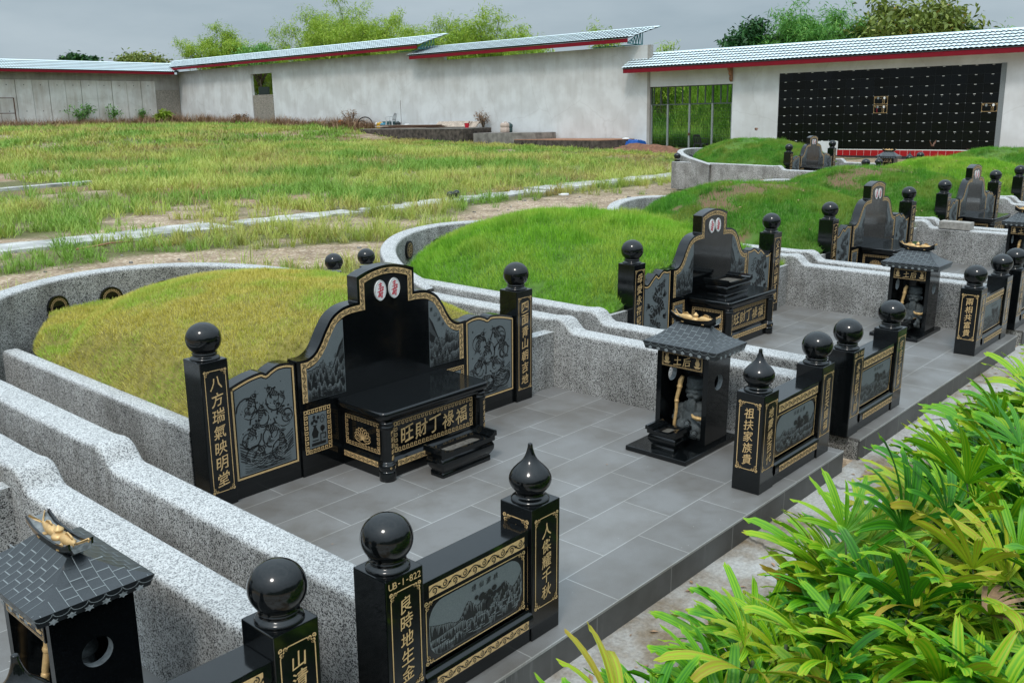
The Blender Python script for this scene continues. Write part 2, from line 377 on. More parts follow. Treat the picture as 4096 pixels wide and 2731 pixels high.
plain('tarp_blue', (0.01, 0.10, 0.42), 0.5)
plain('timber', (0.34, 0.17, 0.10), 0.85, noise=0.3, nscale=8)
plain('timber_pale', (0.46, 0.38, 0.31), 0.9, noise=0.3, nscale=6)
plain('rusty_steel', (0.10, 0.05, 0.03), 0.85, noise=0.4, nscale=20)
plain('rubber_hose', (0.02, 0.02, 0.02), 0.6)
plain('red_soil', (0.20, 0.095, 0.055), 0.95, noise=0.4, nscale=6, bump=0.8, bscale=9)
plain('bird_brown', (0.16, 0.075, 0.045), 0.8, noise=0.4, nscale=60)
plain('brick_loose', (0.33, 0.31, 0.28), 0.9, noise=0.3, nscale=25, bump=0.5, bscale=40)

# ---------------------------------------------------------------- mesh kit
class MB:
    """collects shapes; build() links them as ONE mesh object"""
    def __init__(s, *mats):
        s.v = []; s.f = []; s.mi = []; s.sm = []; s.mats = list(mats); s.cur = 0; s.smooth = False
    def use(s, i, smooth=False): s.cur = i; s.smooth = smooth; return s
    def add(s, vs, fs):
        o = len(s.v); s.v.extend([tuple(p) for p in vs])
        for f in fs:
            s.f.append([o + i for i in f]); s.mi.append(s.cur); s.sm.append(s.smooth)
    def box(s, x0, x1, y0, y1, z0, z1):
        s.add([(x0, y0, z0), (x1, y0, z0), (x1, y1, z0), (x0, y1, z0), (x0, y0, z1), (x1, y0, z1), (x1, y1, z1), (x0, y1, z1)],
              [(0, 3, 2, 1), (4, 5, 6, 7), (0, 1, 5, 4), (1, 2, 6, 5), (2, 3, 7, 6), (3, 0, 4, 7)])
    def frustum(s, a, z0, b, z1):                   # a, b = (x0, x1, y0, y1)
        s.add([(a[0], a[2], z0), (a[1], a[2], z0), (a[1], a[3], z0), (a[0], a[3], z0), (b[0], b[2], z1), (b[1], b[2], z1), (b[1], b[3], z1), (b[0], b[3], z1)],
              [(0, 3, 2, 1), (4, 5, 6, 7), (0, 1, 5, 4), (1, 2, 6, 5), (2, 3, 7, 6), (3, 0, 4, 7)])
    def prism(s, loops, fn, d0, d1, smooth_side=False):
        """loops: [outer, hole, ...] in 2D; fn(u, v, d) -> point; solid between d0 and d1"""
        if not isinstance(loops[0][0], (tuple, list)): loops = [loops]
        flat = [p for lp in loops for p in lp]; nn = len(flat)
        tri = tessellate_polygon([[Vector((p[0], p[1], 0)) for p in lp] for lp in loops])
        vs = [fn(u, v, d0) for u, v in flat] + [fn(u, v, d1) for u, v in flat]
        fs = []
        for t in tri:
            a, b_, c = [Vector(flat[i]) for i in t]
            ccw = (b_ - a).cross(c - a) if False else (b_[0] - a[0]) * (c[1] - a[1]) - (b_[1] - a[1]) * (c[0] - a[0])
            t = tuple(t) if ccw > 0 else tuple(reversed(t))
            fs.append(t); fs.append(tuple(i + nn for i in reversed(t)))
        s.add(vs, fs)
        o = len(s.v) - 2 * nn; k = 0; keep = s.smooth; s.smooth = smooth_side
        for lp in loops:
            m_ = len(lp)
            for i in range(m_):
                j = (i + 1) % m_
                s.f.append([o + k + i, o + k + j, o + k + j + nn, o + k + i + nn]); s.mi.append(s.cur); s.sm.append(smooth_side)
            k += m_
        s.smooth = keep
    def flat(s, loops, fn, d=0.0):
        if not isinstance(loops[0][0], (tuple, list)): loops = [loops]
        flat = [p for lp in loops for p in lp]
        tri = tessellate_polygon([[Vector((p[0], p[1], 0)) for p in lp] for lp in loops])
        s.add([fn(u, v, d) for u, v in flat], [tuple(t) for t in tri])
    def ribbon(s, path, w, fn, d=0.0, closed=False):
        """flat strip along a 2D path; w = full width or list of widths"""
        pts = miter(path, closed); n_ = len(pts)
        ws = w if isinstance(w, (list, tuple)) else [w] * n_
        vs = []
        for (p, nrm), ww in zip(pts, ws):
            vs.append(fn(p[0] + nrm[0] * ww / 2, p[1] + nrm[1] * ww / 2, d)); vs.append(fn(p[0] - nrm[0] * ww / 2, p[1] - nrm[1] * ww / 2, d))
        k = n_ if closed else n_ - 1
        s.add(vs, [(2 * i, 2 * i + 1, 2 * ((i + 1) % n_) + 1, 2 * ((i + 1) % n_)) for i in range(k)])
    def lathe(s, prof, c=(0, 0, 0), seg=28, cap=True):
        vs = []; fs = []; m_ = len(prof)
        for r_, z in prof:
            for k in range(seg):
                a = 2 * pi * k / seg; vs.append((c[0] + r_ * cos(a), c[1] + r_ * sin(a), c[2] + z))
        for i in range(m_ - 1):
            for k in range(seg):
                k2 = (k + 1) % seg; fs.append((i * seg + k, i * seg + k2, (i + 1) * seg + k2, (i + 1) * seg + k))
        if cap:
            fs.append(tuple(reversed(range(seg)))); fs.append(tuple((m_ - 1) * seg + k for k in range(seg)))
        s.add(vs, fs)
    def tube(s, pts, r_, seg=6, closed=False):
        pts = [Vector(p) for p in pts]; n_ = len(pts); vs = []; fs = []
        rs = r_ if isinstance(r_, (list, tuple)) else [r_] * n_
        prev = None
        for i, p in enumerate(pts):
            t = (pts[min(i + 1, n_ - 1)] - pts[max(i - 1, 0)]).normalized()
            if prev is None: a = t.orthogonal().normalized()
            else:
                a = prev - t * prev.dot(t); a = a.normalized() if a.length > 1e-6 else t.orthogonal().normalized()
            prev = a; b_ = t.cross(a)
            for k in range(seg):
                g = 2 * pi * k / seg; vs.append(tuple(p + (a * cos(g) + b_ * sin(g)) * rs[i]))
        for i in range(n_ - 1):
            for k in range(seg):
                k2 = (k + 1) % seg; fs.append((i * seg + k, i * seg + k2, (i + 1) * seg + k2, (i + 1) * seg + k))
        fs.append(tuple(reversed(range(seg)))); fs.append(tuple((n_ - 1) * seg + k for k in range(seg)))
        s.add(vs, fs)
    def ball(s, c, r_, seg=14, rings=9, rot=None):
        rx, ry, rz = r_ if isinstance(r_, (tuple, list)) else (r_, r_, r_)
        vs = []; fs = []
        for i in range(rings + 1):
            th = pi * i / rings
            for k in range(seg):
                a = 2 * pi * k / seg
                p = Vector((rx * sin(th) * cos(a), ry * sin(th) * sin(a), -rz * cos(th)))
                if rot is not None: p = rot @ p
                vs.append((c[0] + p.x, c[1] + p.y, c[2] + p.z))
        for i in range(rings):
            for k in range(seg):
                k2 = (k + 1) % seg; fs.append((i * seg + k, i * seg + k2, (i + 1) * seg + k2, (i + 1) * seg + k))
        s.add(vs, fs)
    def mesh(s, name):
        me = bpy.data.meshes.new(name)
        me.from_pydata(s.v, [], s.f)
        for m_ in s.mats: me.materials.append(MAT[m_])
        me.polygons.foreach_set('material_index', s.mi)
        me.polygons.foreach_set('use_smooth', s.sm)
        me.update()
        return me
    def build(s, name, parent=None, bevel=0.0, loc=None):
        return link(name, s.mesh(name), parent, bevel, loc)

def link(name, me, parent=None, bevel=0.0, loc=None):
    o = bpy.data.objects.new(name, me); COL.objects.link(o)
    if parent is not None: o.parent = parent
    if loc is not None: o.location = loc
    if bevel:
        bm_ = o.modifiers.new('bevel', 'BEVEL'); bm_.width = bevel; bm_.segments = 2; bm_.limit_method = 'ANGLE'; bm_.angle_limit = radians(40)
    return o
CACHE = {}
def cached(key, name, make, parent=None, bevel=0.0, loc=None):
    if key not in CACHE: CACHE[key] = make()
    return link(name, CACHE[key], parent, bevel, loc)
def tag(o, label=None, cat=None, group=None, kind=None):
    if label: o['label'] = label
    if cat: o['category'] = cat
    if group: o['group'] = group
    if kind: o['kind'] = kind
    return o
def thing(name, label, cat, loc=(0, 0, 0), group=None, rotz=0.0):
    o = bpy.data.objects.new(name, None); COL.objects.link(o)
    o.location = loc; o.rotation_euler = (0, 0, rotz); o.empty_display_size = 0.1
    return tag(o, label, cat, group)

def miter(path, closed=False):
    n_ = len(path); out = []
    for i in range(n_):
        p = path[i]
        a = path[i - 1] if (i > 0 or closed) else None
        b_ = path[(i + 1) % n_] if (i < n_ - 1 or closed) else None
        ns = []
        for q0, q1 in ((a, p), (p, b_)):
            if q0 is None or q1 is None: continue
            dx, dy = q1[0] - q0[0], q1[1] - q0[1]; L_ = sqrt(dx * dx + dy * dy) or 1e-9
            ns.append((-dy / L_, dx / L_))
        if len(ns) == 1: out.append((p, ns[0]))
        else:
            mx_, my_ = ns[0][0] + ns[1][0], ns[0][1] + ns[1][1]; L_ = sqrt(mx_ * mx_ + my_ * my_)
            if L_ < 0.3: out.append((p, ns[0])); continue
            mx_, my_ = mx_ / L_, my_ / L_; k = max(0.4, mx_ * ns[0][0] + my_ * ns[0][1])
            out.append((p, (mx_ / k, my_ / k)))
    return out
def smooth_path(pts, sub=6):
    out = []
    n_ = len(pts)
    for i in range(n_ - 1):
        p0, p1, p2, p3 = pts[max(i - 1, 0)], pts[i], pts[i + 1], pts[min(i + 2, n_ - 1)]
        for k in range(sub):
            t = k / sub
            out.append(tuple(0.5 * (2 * p1[j] + (p2[j] - p0[j]) * t + (2 * p0[j] - 5 * p1[j] + 4 * p2[j] - p3[j]) * t * t + (3 * p1[j] - p0[j] - 3 * p2[j] + p3[j]) * t ** 3) for j in range(len(p1))))
    out.append(tuple(pts[-1]))
    return out
class PathMap:
    """maps (s, t) along a 2D path: s = distance along, t = sideways"""
    def __init__(s, path):
        s.m = miter(path); s.d = [0.0]
        for i in range(1, len(path)):
            s.d.append(s.d[-1] + sqrt((path[i][0] - path[i - 1][0]) ** 2 + (path[i][1] - path[i - 1][1]) ** 2))
        s.L = s.d[-1]
    def __call__(s, q, t):
        q = min(max(q, 0.0), s.L); i = 0
        lo, hi = 0, len(s.d) - 2
        while lo < hi:
            mid = (lo + hi + 1) // 2
            if s.d[mid] <= q: lo = mid
            else: hi = mid - 1
        i = lo
        f = (q - s.d[i]) / max(1e-9, s.d[i + 1] - s.d[i])
        (p0, n0), (p1, n1) = s.m[i], s.m[i + 1]
        return (p0[0] + (p1[0] - p0[0]) * f + (n0[0] + (n1[0] - n0[0]) * f) * t, p0[1] + (p1[1] - p0[1]) * f + (n0[1] + (n1[1] - n0[1]) * f) * t)

def front(x=0.0, y=0.0, z=0.0):            # face looking along -Y: u = +X, v = +Z, d outwards
    return lambda u, v, d=0.0: (x + u, y - d, z + v)
def leftface(x=0.0, y=0.0, z=0.0):         # face looking along -X, read from that side: u = -Y, v = +Z
    return lambda u, v, d=0.0: (x - d, y - u, z + v)
def topface(x=0.0, y=0.0, z=0.0):
    return lambda u, v, d=0.0: (x + u, y + v, z + d)

# ---------------------------------------------------------------- lettering (Blender's own font), cut as brush-like characters
GL = {}
def glyph(ch):
    if ch in GL: return GL[ch]
    cu = bpy.data.curves.new('glyph', 'FONT'); cu.body = ch; cu.size = 1.0; cu.fill_mode = 'FRONT'; cu.dimensions = '2D'
    cu.resolution_u = 3
    cu.offset = 0.008 if ord(ch) > 0x2000 else 0.006
    o = bpy.data.objects.new('glyph', cu); COL.objects.link(o)
    me = bpy.data.meshes.new_from_object(o.evaluated_get(bpy.context.evaluated_depsgraph_get()))
    vs = [(p.co.x, p.co.y) for p in me.vertices]; fs = [tuple(p.vertices) for p in me.polygons]
    bpy.data.objects.remove(o); bpy.data.curves.remove(cu); bpy.data.meshes.remove(me)
    if vs:
        xs = [p[0] for p in vs]; ys = [p[1] for p in vs]
        cx_, cy_ = (min(xs) + max(xs)) / 2, (min(ys) + max(ys)) / 2
        if ord(ch) > 0x2000:
            h = max(max(xs) - min(xs), max(ys) - min(ys), 0.72)
            vs = [((x_ - cx_) / h, (y_ - cy_) / h) for x_, y_ in vs]
        else: vs = [((x_ - cx_) / 0.72, (y_ - cy_) / 0.72) for x_, y_ in vs]
    GL[ch] = (vs, fs)
    return GL[ch]
def put_char(mb, ch, fn, u, v, size, d=0.002, brush=True, sx=1.0, slant=0.0):
    vs, fs = glyph(ch)
    out = []
    for x_, y_ in vs:
        if brush:
            y2 = y_ + 0.16 * x_ + 0.03 * sin(7 * x_); x2 = x_ + 0.05 * y_ + 0.02 * sin(9 * y_)
        else: x2, y2 = x_, y_
        out.append(fn(u + x2 * size * sx, v + y2 * size + slant * x2, d))
    mb.add(out, fs)
def column(mb, text, fn, u, v0, v1, size, d=0.002, sx=0.95):
    k = len(text)
    for i, ch in enumerate(text):
        put_char(mb, ch, fn, u, v0 + (v1 - v0) * (i + 0.5) / k, size, d, sx=sx)
def row(mb, text, fn, u0, u1, v, size, d=0.002, brush=True, sx=0.95):
    k = len(text)
    for i, ch in enumerate(text): put_char(mb, ch, fn, u0 + (u1 - u0) * (i + 0.5) / k, v, size, d, brush, sx)

# ---------------------------------------------------------------- engraving kit (2D, laid 1-3 mm proud)
def spiral(cx_, cy_, r0, r1, a0, turns, n_=14, k=1):
    return [(cx_ + (r0 + (r1 - r0) * i / n_) * cos(a0 + k * turns * 2 * pi * i / n_), cy_ + (r0 + (r1 - r0) * i / n_) * sin(a0 + k * turns * 2 * pi * i / n_)) for i in range(n_ + 1)]
def scroll_band(mb, path, w, fn, d, gold, black):
    """gold strip with a black vine of curls along it"""
    mb.use(gold); mb.ribbon(path, w, fn, d)
    P = PathMap(path); lam = w * 2.4; k = max(2, int(round(P.L / lam))); lam = P.L / k
    mb.use(black)
    m_ = k * 10
    vine = [P(P.L * i / m_, 0.30 * w * sin(2 * pi * i / 10)) for i in range(m_ + 1)]
    mb.ribbon(vine, w * 0.10, fn, d + 0.001)
    for i in range(2 * k):
        s_ = (i + 0.5) * lam / 2; sg = 1 if i % 2 == 0 else -1
        sp = spiral(0, 0, 0.30 * w, 0.05 * w, -sg * pi / 2, 1.35, 12, sg)
        mb.ribbon([P(s_ + a, -sg * 0.10 * w + c) for a, c in sp], [w * 0.11 * (1 - 0.5 * j / 12) for j in range(13)], fn, d + 0.001)
        for q in range(3):
            a = (-0.7 + 0.7 * q) + (pi / 2 if sg > 0 else -pi / 2)
            bx, by = s_ + lam * 0.25, -sg * 0.12 * w
            lf = [(0, 0), (0.13, 0.06), (0.30, 0.0), (0.13, -0.06)]
            mb.flat([P(bx + w * (x_ * cos(a) - y_ * sin(a)), by + w * (x_ * sin(a) + y_ * cos(a))) for x_, y_ in lf], fn, d + 0.001)
def greek_frame(mb, u0, u1, v0, v1, a, fn, d):
    """band of key pattern, a = band width, inside the rectangle"""
    def unit(T):
        for x0, x1, y0, y1 in ((0.05, 0.95, 0.0, 0.2), (0.05, 0.22, 0, 1.0), (0.05, 0.75, 0.82, 1.0), (0.58, 0.75, 0.4, 1.0), (0.38, 0.75, 0.4, 0.56)):
            mb.add([T(x0, y0), T(x1, y0), T(x1, y1), T(x0, y1)], [(0, 1, 2, 3)])
    for horiz in (True, False):
        L_ = (u1 - u0 if horiz else v1 - v0) - 2 * a; k = max(2, int(round(L_ / (a * 1.15)))); st = L_ / k
        for side in (0, 1):
            for i in range(k):
                if horiz:
                    uu = u0 + a + i * st
                    unit((lambda x_, y_, uu=uu, side=side: fn(uu + x_ * st, (v0 + y_ * a) if side == 0 else (v1 - y_ * a), d)))
                else:
                    vv = v0 + a + i * st
                    unit((lambda x_, y_, vv=vv, side=side: fn((u0 + y_ * a) if side == 0 else (u1 - y_ * a), vv + x_ * st, d)))
    for cu_, cv_ in ((u0, v0), (u1 - a, v0), (u0, v1 - a), (u1 - a, v1 - a)):
        mb.ribbon([(cu_ + .15 * a, cv_ + .15 * a), (cu_ + .85 * a, cv_ + .15 * a), (cu_ + .85 * a, cv_ + .85 * a), (cu_ + .15 * a, cv_ + .85 * a)], 0.2 * a, fn, d, True)
SHOU = [[(-.28, .38), (.24, .45)], [(-.02, .54), (-.03, .24)], [(-.22, .24), (.20, .30)], [(-.32, .11), (.1, .16), (.37, .20), (.27, .06), (.02, -.03)],
        [(-.44, -.10), (0, -.04), (.44, .02)], [(.04, .22), (-.08, -.06), (-.22, -.28), (-.40, -.42)], [(-.10, -.22), (.34, -.16)], [(.17, -.06), (.16, -.47), (.05, -.41)], [(-.03, -.29), (.05, -.37)],
        [(-.24, -.22), (-.22, -.38), (-.08, -.36), (-.07, -.21), (-.24, -.22)]]
def brush_shou(mb, fn, u, v, w, h, d):
    for k, st in enumerate(SHOU):
        p = smooth_path([(u + a * w, v + b_ * h) for a, b_ in st], 4) if len(st) > 2 else [(u + st[0][0] * w + (st[1][0] - st[0][0]) * w * t, v + st[0][1] * h + (st[1][1] - st[0][1]) * h * t) for t in (0, .3, .7, 1)]
        n_ = len(p); mb.ribbon(p, [w * .10 * (.75 + .4 * sin(pi * i / (n_ - 1))) for i in range(n_)], fn, d + .0001 * k)
def fancy_frame(mb, u0, u1, v0, v1, fn, d, lw=0.005, c=0.03, sides=True):
    """thin gold frame with cloud-scroll corners"""
    for (cu_, su) in ((u0, 1), (u1, -1)):
        for (cv_, sv) in ((v0, 1), (v1, -1)):
            T = lambda p: (cu_ + su * p[0] * c, cv_ + sv * p[1] * c)
            mb.ribbon([T(p) for p in smooth_path([(1.35, 0.12), (1.05, 0.16), (0.95, 0.42), (0.62, 0.40), (0.55, 0.58), (0.40, 0.62), (0.42, 0.95), (0.16, 1.05), (0.12, 1.35)], 3)], lw, fn, d)
            for cx_, cy_, a0, k in ((0.30, 0.72, 0.5, 1), (0.72, 0.30, 1.0, -1), (0.2, 0.2, 2.0, 1)):
                mb.ribbon([T(p) for p in spiral(cx_, cy_, 0.27, 0.06, a0, 1.2, 10, k)], lw, fn, d)
    q = 1.3 * c; e_ = 0.12 * c
    mb.ribbon([(u0 + q, v0 + e_), (u1 - q, v0 + e_)], lw, fn, d); mb.ribbon([(u0 + q, v1 - e_), (u1 - q, v1 - e_)], lw, fn, d)
    mb.ribbon([(u0 + e_, v0 + q), (u0 + e_, v1 - q)], lw, fn, d); mb.ribbon([(u1 - e_, v0 + q), (u1 - e_, v1 - q)], lw, fn, d)

def koi(mb, cx_, cy_, L_, ang, bend, fn, d, black, line):
    def T(s_, t_):                                # s 0 (nose) .. 1 (tail)
        a = ang + bend * (s_ - 0.3)
        px = cx_ - L_ * (s_ - 0.4) * cos(ang + bend * (s_ - 0.4) * 0.5); py = cy_ - L_ * (s_ - 0.4) * sin(ang + bend * (s_ - 0.4) * 0.5)
        return (px - sin(a) * t_ * L_, py + cos(a) * t_ * L_)
    prof = [(0, 0.03), (0.06, 0.10), (0.16, 0.145), (0.30, 0.15), (0.46, 0.12), (0.62, 0.075), (0.74, 0.04)]
    mb.use(black)
    mb.flat([T(s_, w) for s_, w in prof] + [T(s_, -w) for s_, w in reversed(prof)], fn, d)
    mb.flat([T(0.72, 0.03), T(0.88, 0.13), T(1.05, 0.20), T(0.94, 0.05), T(0.98, -0.04), T(1.02, -0.18), T(0.86, -0.12), T(0.72, -0.03)], fn, d)
    for sg in (1, -1):
        mb.flat([T(0.24, sg * 0.13), T(0.36, sg * 0.27), T(0.46, sg * 0.24), T(0.36, sg * 0.13)], fn, d)
        mb.ribbon([T(0.02, sg * 0.03), T(-0.05, sg * 0.10), T(-0.10, sg * 0.09)], 0.022 * L_, fn, d)
    mb.use(line)
    mb.ribbon([T(0.17, -0.12), T(0.22, 0), T(0.17, 0.12)], 0.018 * L_, fn, d + 0.0008)
    mb.ribbon(spiral(*T(0.11, 0.05), 0.03 * L_, 0.022 * L_, 0, 1.0, 7), 0.012 * L_, fn, d + 0.0008)
    for i in range(4):
        s_ = 0.30 + 0.1 * i; w = 0.12 - 0.022 * i
        mb.ribbon([T(s_, -w), T(s_ + 0.04, -w * 0.5), T(s_, 0), T(s_ + 0.04, w * 0.5), T(s_, w)], 0.012 * L_, fn, d + 0.0008)
    for t_ in (-0.1, 0.0, 0.1): mb.ribbon([T(0.76, t_ * 0.3), T(0.98, t_ * 1.3)], 0.010 * L_, fn, d + 0.0008)

def koi_panel(mb, w, h, fn, seed, black, line):
    """carp leaping in waves, drawn in 0..w x 0..h"""
    q = random.Random(seed)
    mb.use(black)
    for k, (bx, sg) in enumerate(((0.0, 1), (1.0, -1))):          # wave crests from the lower corners
        for i in range(8):
            y0 = h * (0.01 + 0.022 * i)
            pth = [(w * (bx + sg * (0.02 + 0.9 * t)), y0 + h * (0.16 * (1 - t) ** 2 * (1 + 0.3 * i / 9)) - h * 0.04 * sin(t * pi) + 0.01 * h * sin(9 * t + i)) for t in [j / 10 for j in range(11)]]
            pth = [(x_, min(max(y_, 0.01 * h), 0.97 * h)) for x_, y_ in pth]
            mb.ribbon(pth, [0.006 * w + 0.010 * w * (1 - j / 10) for j in range(11)], fn, 0.002)
    spots = [(0.26, 0.80, 0.9), (0.66, 0.84, 2.3), (0.42, 0.64, 1.2), (0.78, 0.62, 1.9), (0.24, 0.46, 0.6), (0.62, 0.44, 2.6), (0.40, 0.24, 3.5), (0.76, 0.26, 1.5)]
    for (x_, y_, a) in spots:                                     # curling spray behind each fish
        mb.use(black)
        c0 = (w * (x_ + q.uniform(-.1, .1)), h * (y_ - 0.07))
        mb.ribbon(spiral(*c0, 0.21 * w, 0.03 * w, q.uniform(0, 6), 1.2, 16, q.choice((1, -1))), [0.026 * w * (1 - 0.6 * j / 16) for j in range(17)], fn, 0.0018)
        mb.use(line); mb.ribbon(spiral(c0[0] + .012 * w, c0[1] + .008 * h, 0.19 * w, 0.05 * w, q.uniform(0, 6), 1.0, 14, q.choice((1, -1))), 0.007 * w, fn, 0.0021); mb.use(black)
        mb.ribbon(spiral(c0[0] + .05 * w, c0[1] - .03 * h, 0.15 * w, 0.06 * w, q.uniform(0, 6), 0.7, 10, q.choice((1, -1))), 0.018 * w, fn, 0.0018)
    for (x_, y_, a) in spots: koi(mb, w * x_, h * y_, 0.36 * w, a + q.uniform(-.3, .3), q.uniform(-0.9, 0.9), fn, 0.0025, black, line)
    mb.use(black)
    for i in range(26):
        x_, y_ = w * q.uniform(.06, .94), h * q.uniform(.35, .95); r_ = 0.014 * w * q.uniform(.6, 1.3)
        mb.flat([(x_ + r_ * cos(a), y_ + r_ * sin(a)) for a in [j * pi / 4 for j in range(8)]], fn, 0.002)
    mb.use(line)
    for i in range(20):
        x_, y_ = w * q.uniform(.1, .9), h * q.uniform(.03, .3)
        mb.ribbon([(x_ + .07 * w * t, y_ + .02 * h * t * t) for t in (-1, -.4, .2, .8)], 0.006 * w, fn, 0.003)
def dragon_panel(mb, w, h, fn, seed, black, line):
    """a coiling dragon among clouds"""
    q = random.Random(seed)
    body = smooth_path([(0.72, 0.86), (0.50, 0.80), (0.42, 0.70), (0.66, 0.62), (0.74, 0.52), (0.50, 0.45), (0.30, 0.36), (0.46, 0.26), (0.66, 0.22), (0.58, 0.12), (0.34, 0.10)], 5)
    body = [(x_ * w, y_ * h) for x_, y_ in body]; k = len(body)
    mb.use(black)
    mb.ribbon(body, [w * (0.08 + 0.07 * sin(pi * min(1, 1.35 * i / k))) for i in range(k)], fn, 0.0022)
    P = miter(body)
    for i in range(2, k, 3):                      # dorsal spikes and clouds along it
        p, nn = P[i]; sg = 1 if (i // 6) % 2 else -1
        mb.flat([(p[0] + nn[0] * .06 * w * sg - nn[1] * .03 * w, p[1] + nn[1] * .06 * w * sg + nn[0] * .03 * w), (p[0] + nn[0] * .17 * w * sg, p[1] + nn[1] * .17 * w * sg), (p[0] + nn[0] * .06 * w * sg + nn[1] * .03 * w, p[1] + nn[1] * .06 * w * sg - nn[0] * .03 * w)], fn, 0.002)
    for x_, y_, a in ((0.78, 0.70, 0.5), (0.22, 0.56, 2.6), (0.80, 0.36, -0.4), (0.2, 0.22, 3.4)):     # claws
        for g in (-0.5, 0, 0.5):
            mb.ribbon([(w * x_, h * y_), (w * (x_ + .1 * cos(a + g)), h * y_ + w * .1 * sin(a + g)), (w * (x_ + .17 * cos(a + g + .4)), h * y_ + w * .17 * sin(a + g + .4))], [.05 * w, .035 * w, .01 * w], fn, 0.002)
    koi(mb, w * .74, h * .88, .4 * w, 1.1, .5, fn, 0.0025, black, line)
    for i in range(9):
        mb.use(black)
        mb.ribbon(spiral(w * q.uniform(.12, .88), h * q.uniform(.06, .9), .10 * w, .02 * w, q.uniform(0, 6), 1.2, 10, q.choice((1, -1))), .022 * w, fn, 0.0016)
    mb.use(line)
    for i in range(2, k - 1, 2):
        p, nn = P[i]; mb.ribbon([(p[0] + nn[0] * .07 * w, p[1] + nn[1] * .07 * w), (p[0] - nn[0] * .05 * w, p[1] - nn[1] * .05 * w)], .010 * w, fn, 0.0032)
    for i in range(30):
        x_, y_ = w * q.uniform(.06, .94), h * q.uniform(.3, .95)
        mb.use(black); mb.flat([(x_ + .011 * w * cos(a), y_ + .011 * w * sin(a)) for a in [j * pi / 3 for j in range(6)]], fn, 0.0015)
def landscape(mb, w, h, fn, seed, black, line, inside=None, tree=True):
    """ranges of steep hills, water and a pine, 0..w x 0..h"""
    q = random.Random(seed)
    def clip(x_, y_):
        return inside(x_, y_) if inside else (min(max(x_, 0), w), min(max(y_, 0), h))
    for layer, (base, top, n_) in enumerate(((0.42, 0.80, 5), (0.30, 0.62, 6), (0.10, 0.44, 7))):
        peaks = []
        for i in range(n_ + 1):
            t = i / n_
            peaks.append((t, base + (top - base) * q.uniform(.25, 1.0) * (0.55 + 0.6 * (t if seed % 2 == 0 else 1 - t))))
            if i < n_: peaks.append((t + 0.5 / n_, base + (top - base) * q.uniform(.0, .35)))
        crest = smooth_path([(a * w, b_ * h) for a, b_ in peaks], 4)
        crest = [clip(x_, y_) for x_, y_ in crest]
        low = [clip(x_, h * (base - 0.24)) for x_, y_ in crest]
        mb.use(black)
        vs = [fn(x_, y_, 0.0015 + 0.0004 * layer) for x_, y_ in crest] + [fn(x_, y_, 0.0015 + 0.0004 * layer) for x_, y_ in low]; k = len(crest)
        mb.add(vs, [(i, i + 1, k + i + 1, k + i) for i in range(k - 1)])
        mb.use(line)
        for i in range(0, k - 1):
            for g in range(2):
                x_, y_ = crest[i]; x_ += w * 0.012 * g
                dy = h * q.uniform(.06, .20)
                a, b_ = clip(x_, y_ - .015 * h), clip(x_ + .01 * w * q.uniform(-1, 1), y_ - dy)
                mb.ribbon([a, b_], [.006 * w, .0015 * w], fn, 0.0019 + 0.0004 * layer)
    mb.use(black)
    for i in range(7):
        y_ = h * (0.02 + 0.022 * i); x0 = w * q.uniform(.05, .5)
        mb.ribbon([clip(x0, y_), clip(x0 + w * q.uniform(.2, .45), y_ + .01 * h)], .012 * h, fn, 0.0028)
    if tree:
        tx = 0.36 if seed % 2 else 0.62
        mb.ribbon([clip(w * tx, h * .3), clip(w * (tx - .02), h * .45), clip(w * (tx + .05), h * .60)], .02 * w, fn, 0.003)
        for i in range(16):
            x_, y_ = w * (tx + q.uniform(-.14, .20)), h * (.60 + q.uniform(-.08, .10)); r_ = .028 * w * q.uniform(.7, 1.2)
            mb.flat([clip(x_ + r_ * cos(a), y_ + r_ * .8 * sin(a)) for a in [j * pi / 4 for j in range(8)]], fn, 0.003 + .00005 * i)
    mb.use(line)
    for i in range(26):
        x_, y_ = w * q.uniform(.05, .95), h * q.uniform(.03, .36)
        mb.ribbon([clip(x_, y_), clip(x_ + .05 * w, y_ + .012 * h * q.uniform(-1, 1))], .005 * w, fn, 0.0033)

BALL = [(0.0795, 0.0), (0.0795, 0.006), (0.074, 0.012), (0.0655, 0.017), (0.061, 0.024), (0.0665, 0.028), (0.0665, 0.033), (0.058, 0.038)]
def ball_profile(r_=0.094, zc=0.108):
    a0 = math.asin(min(1, 0.058 / r_))
    return BALL + [(r_ * sin(a), zc - r_ * 0.95 * cos(a)) for a in [a0 + (pi - a0) * i / 18 for i in range(1, 18)]] + [(0.0005, zc + r_ * 0.95)]
ONION = [(0.0795, 0.0), (0.0795, 0.006), (0.074, 0.012), (0.0655, 0.017), (0.060, 0.022), (0.058, 0.034), (0.066, 0.043), (0.080, 0.060), (0.0875, 0.080), (0.087, 0.098), (0.079, 0.118), (0.063, 0.138), (0.044, 0.156),
         (0.030, 0.172), (0.0205, 0.190), (0.0145, 0.208), (0.0105, 0.224), (0.009, 0.238), (0.0005, 0.241)]
def finial(kind, parent, loc):
    def mk():
        mb = MB('granite_black').use(0, True); mb.lathe(smooth_path(ONION, 3) if kind == 'onion' else ball_profile(), seg=40); return mb.mesh('finial')
    return cached(('finial', kind), 'onion_finial' if kind == 'onion' else 'ball_finial', mk, parent, 0, loc)
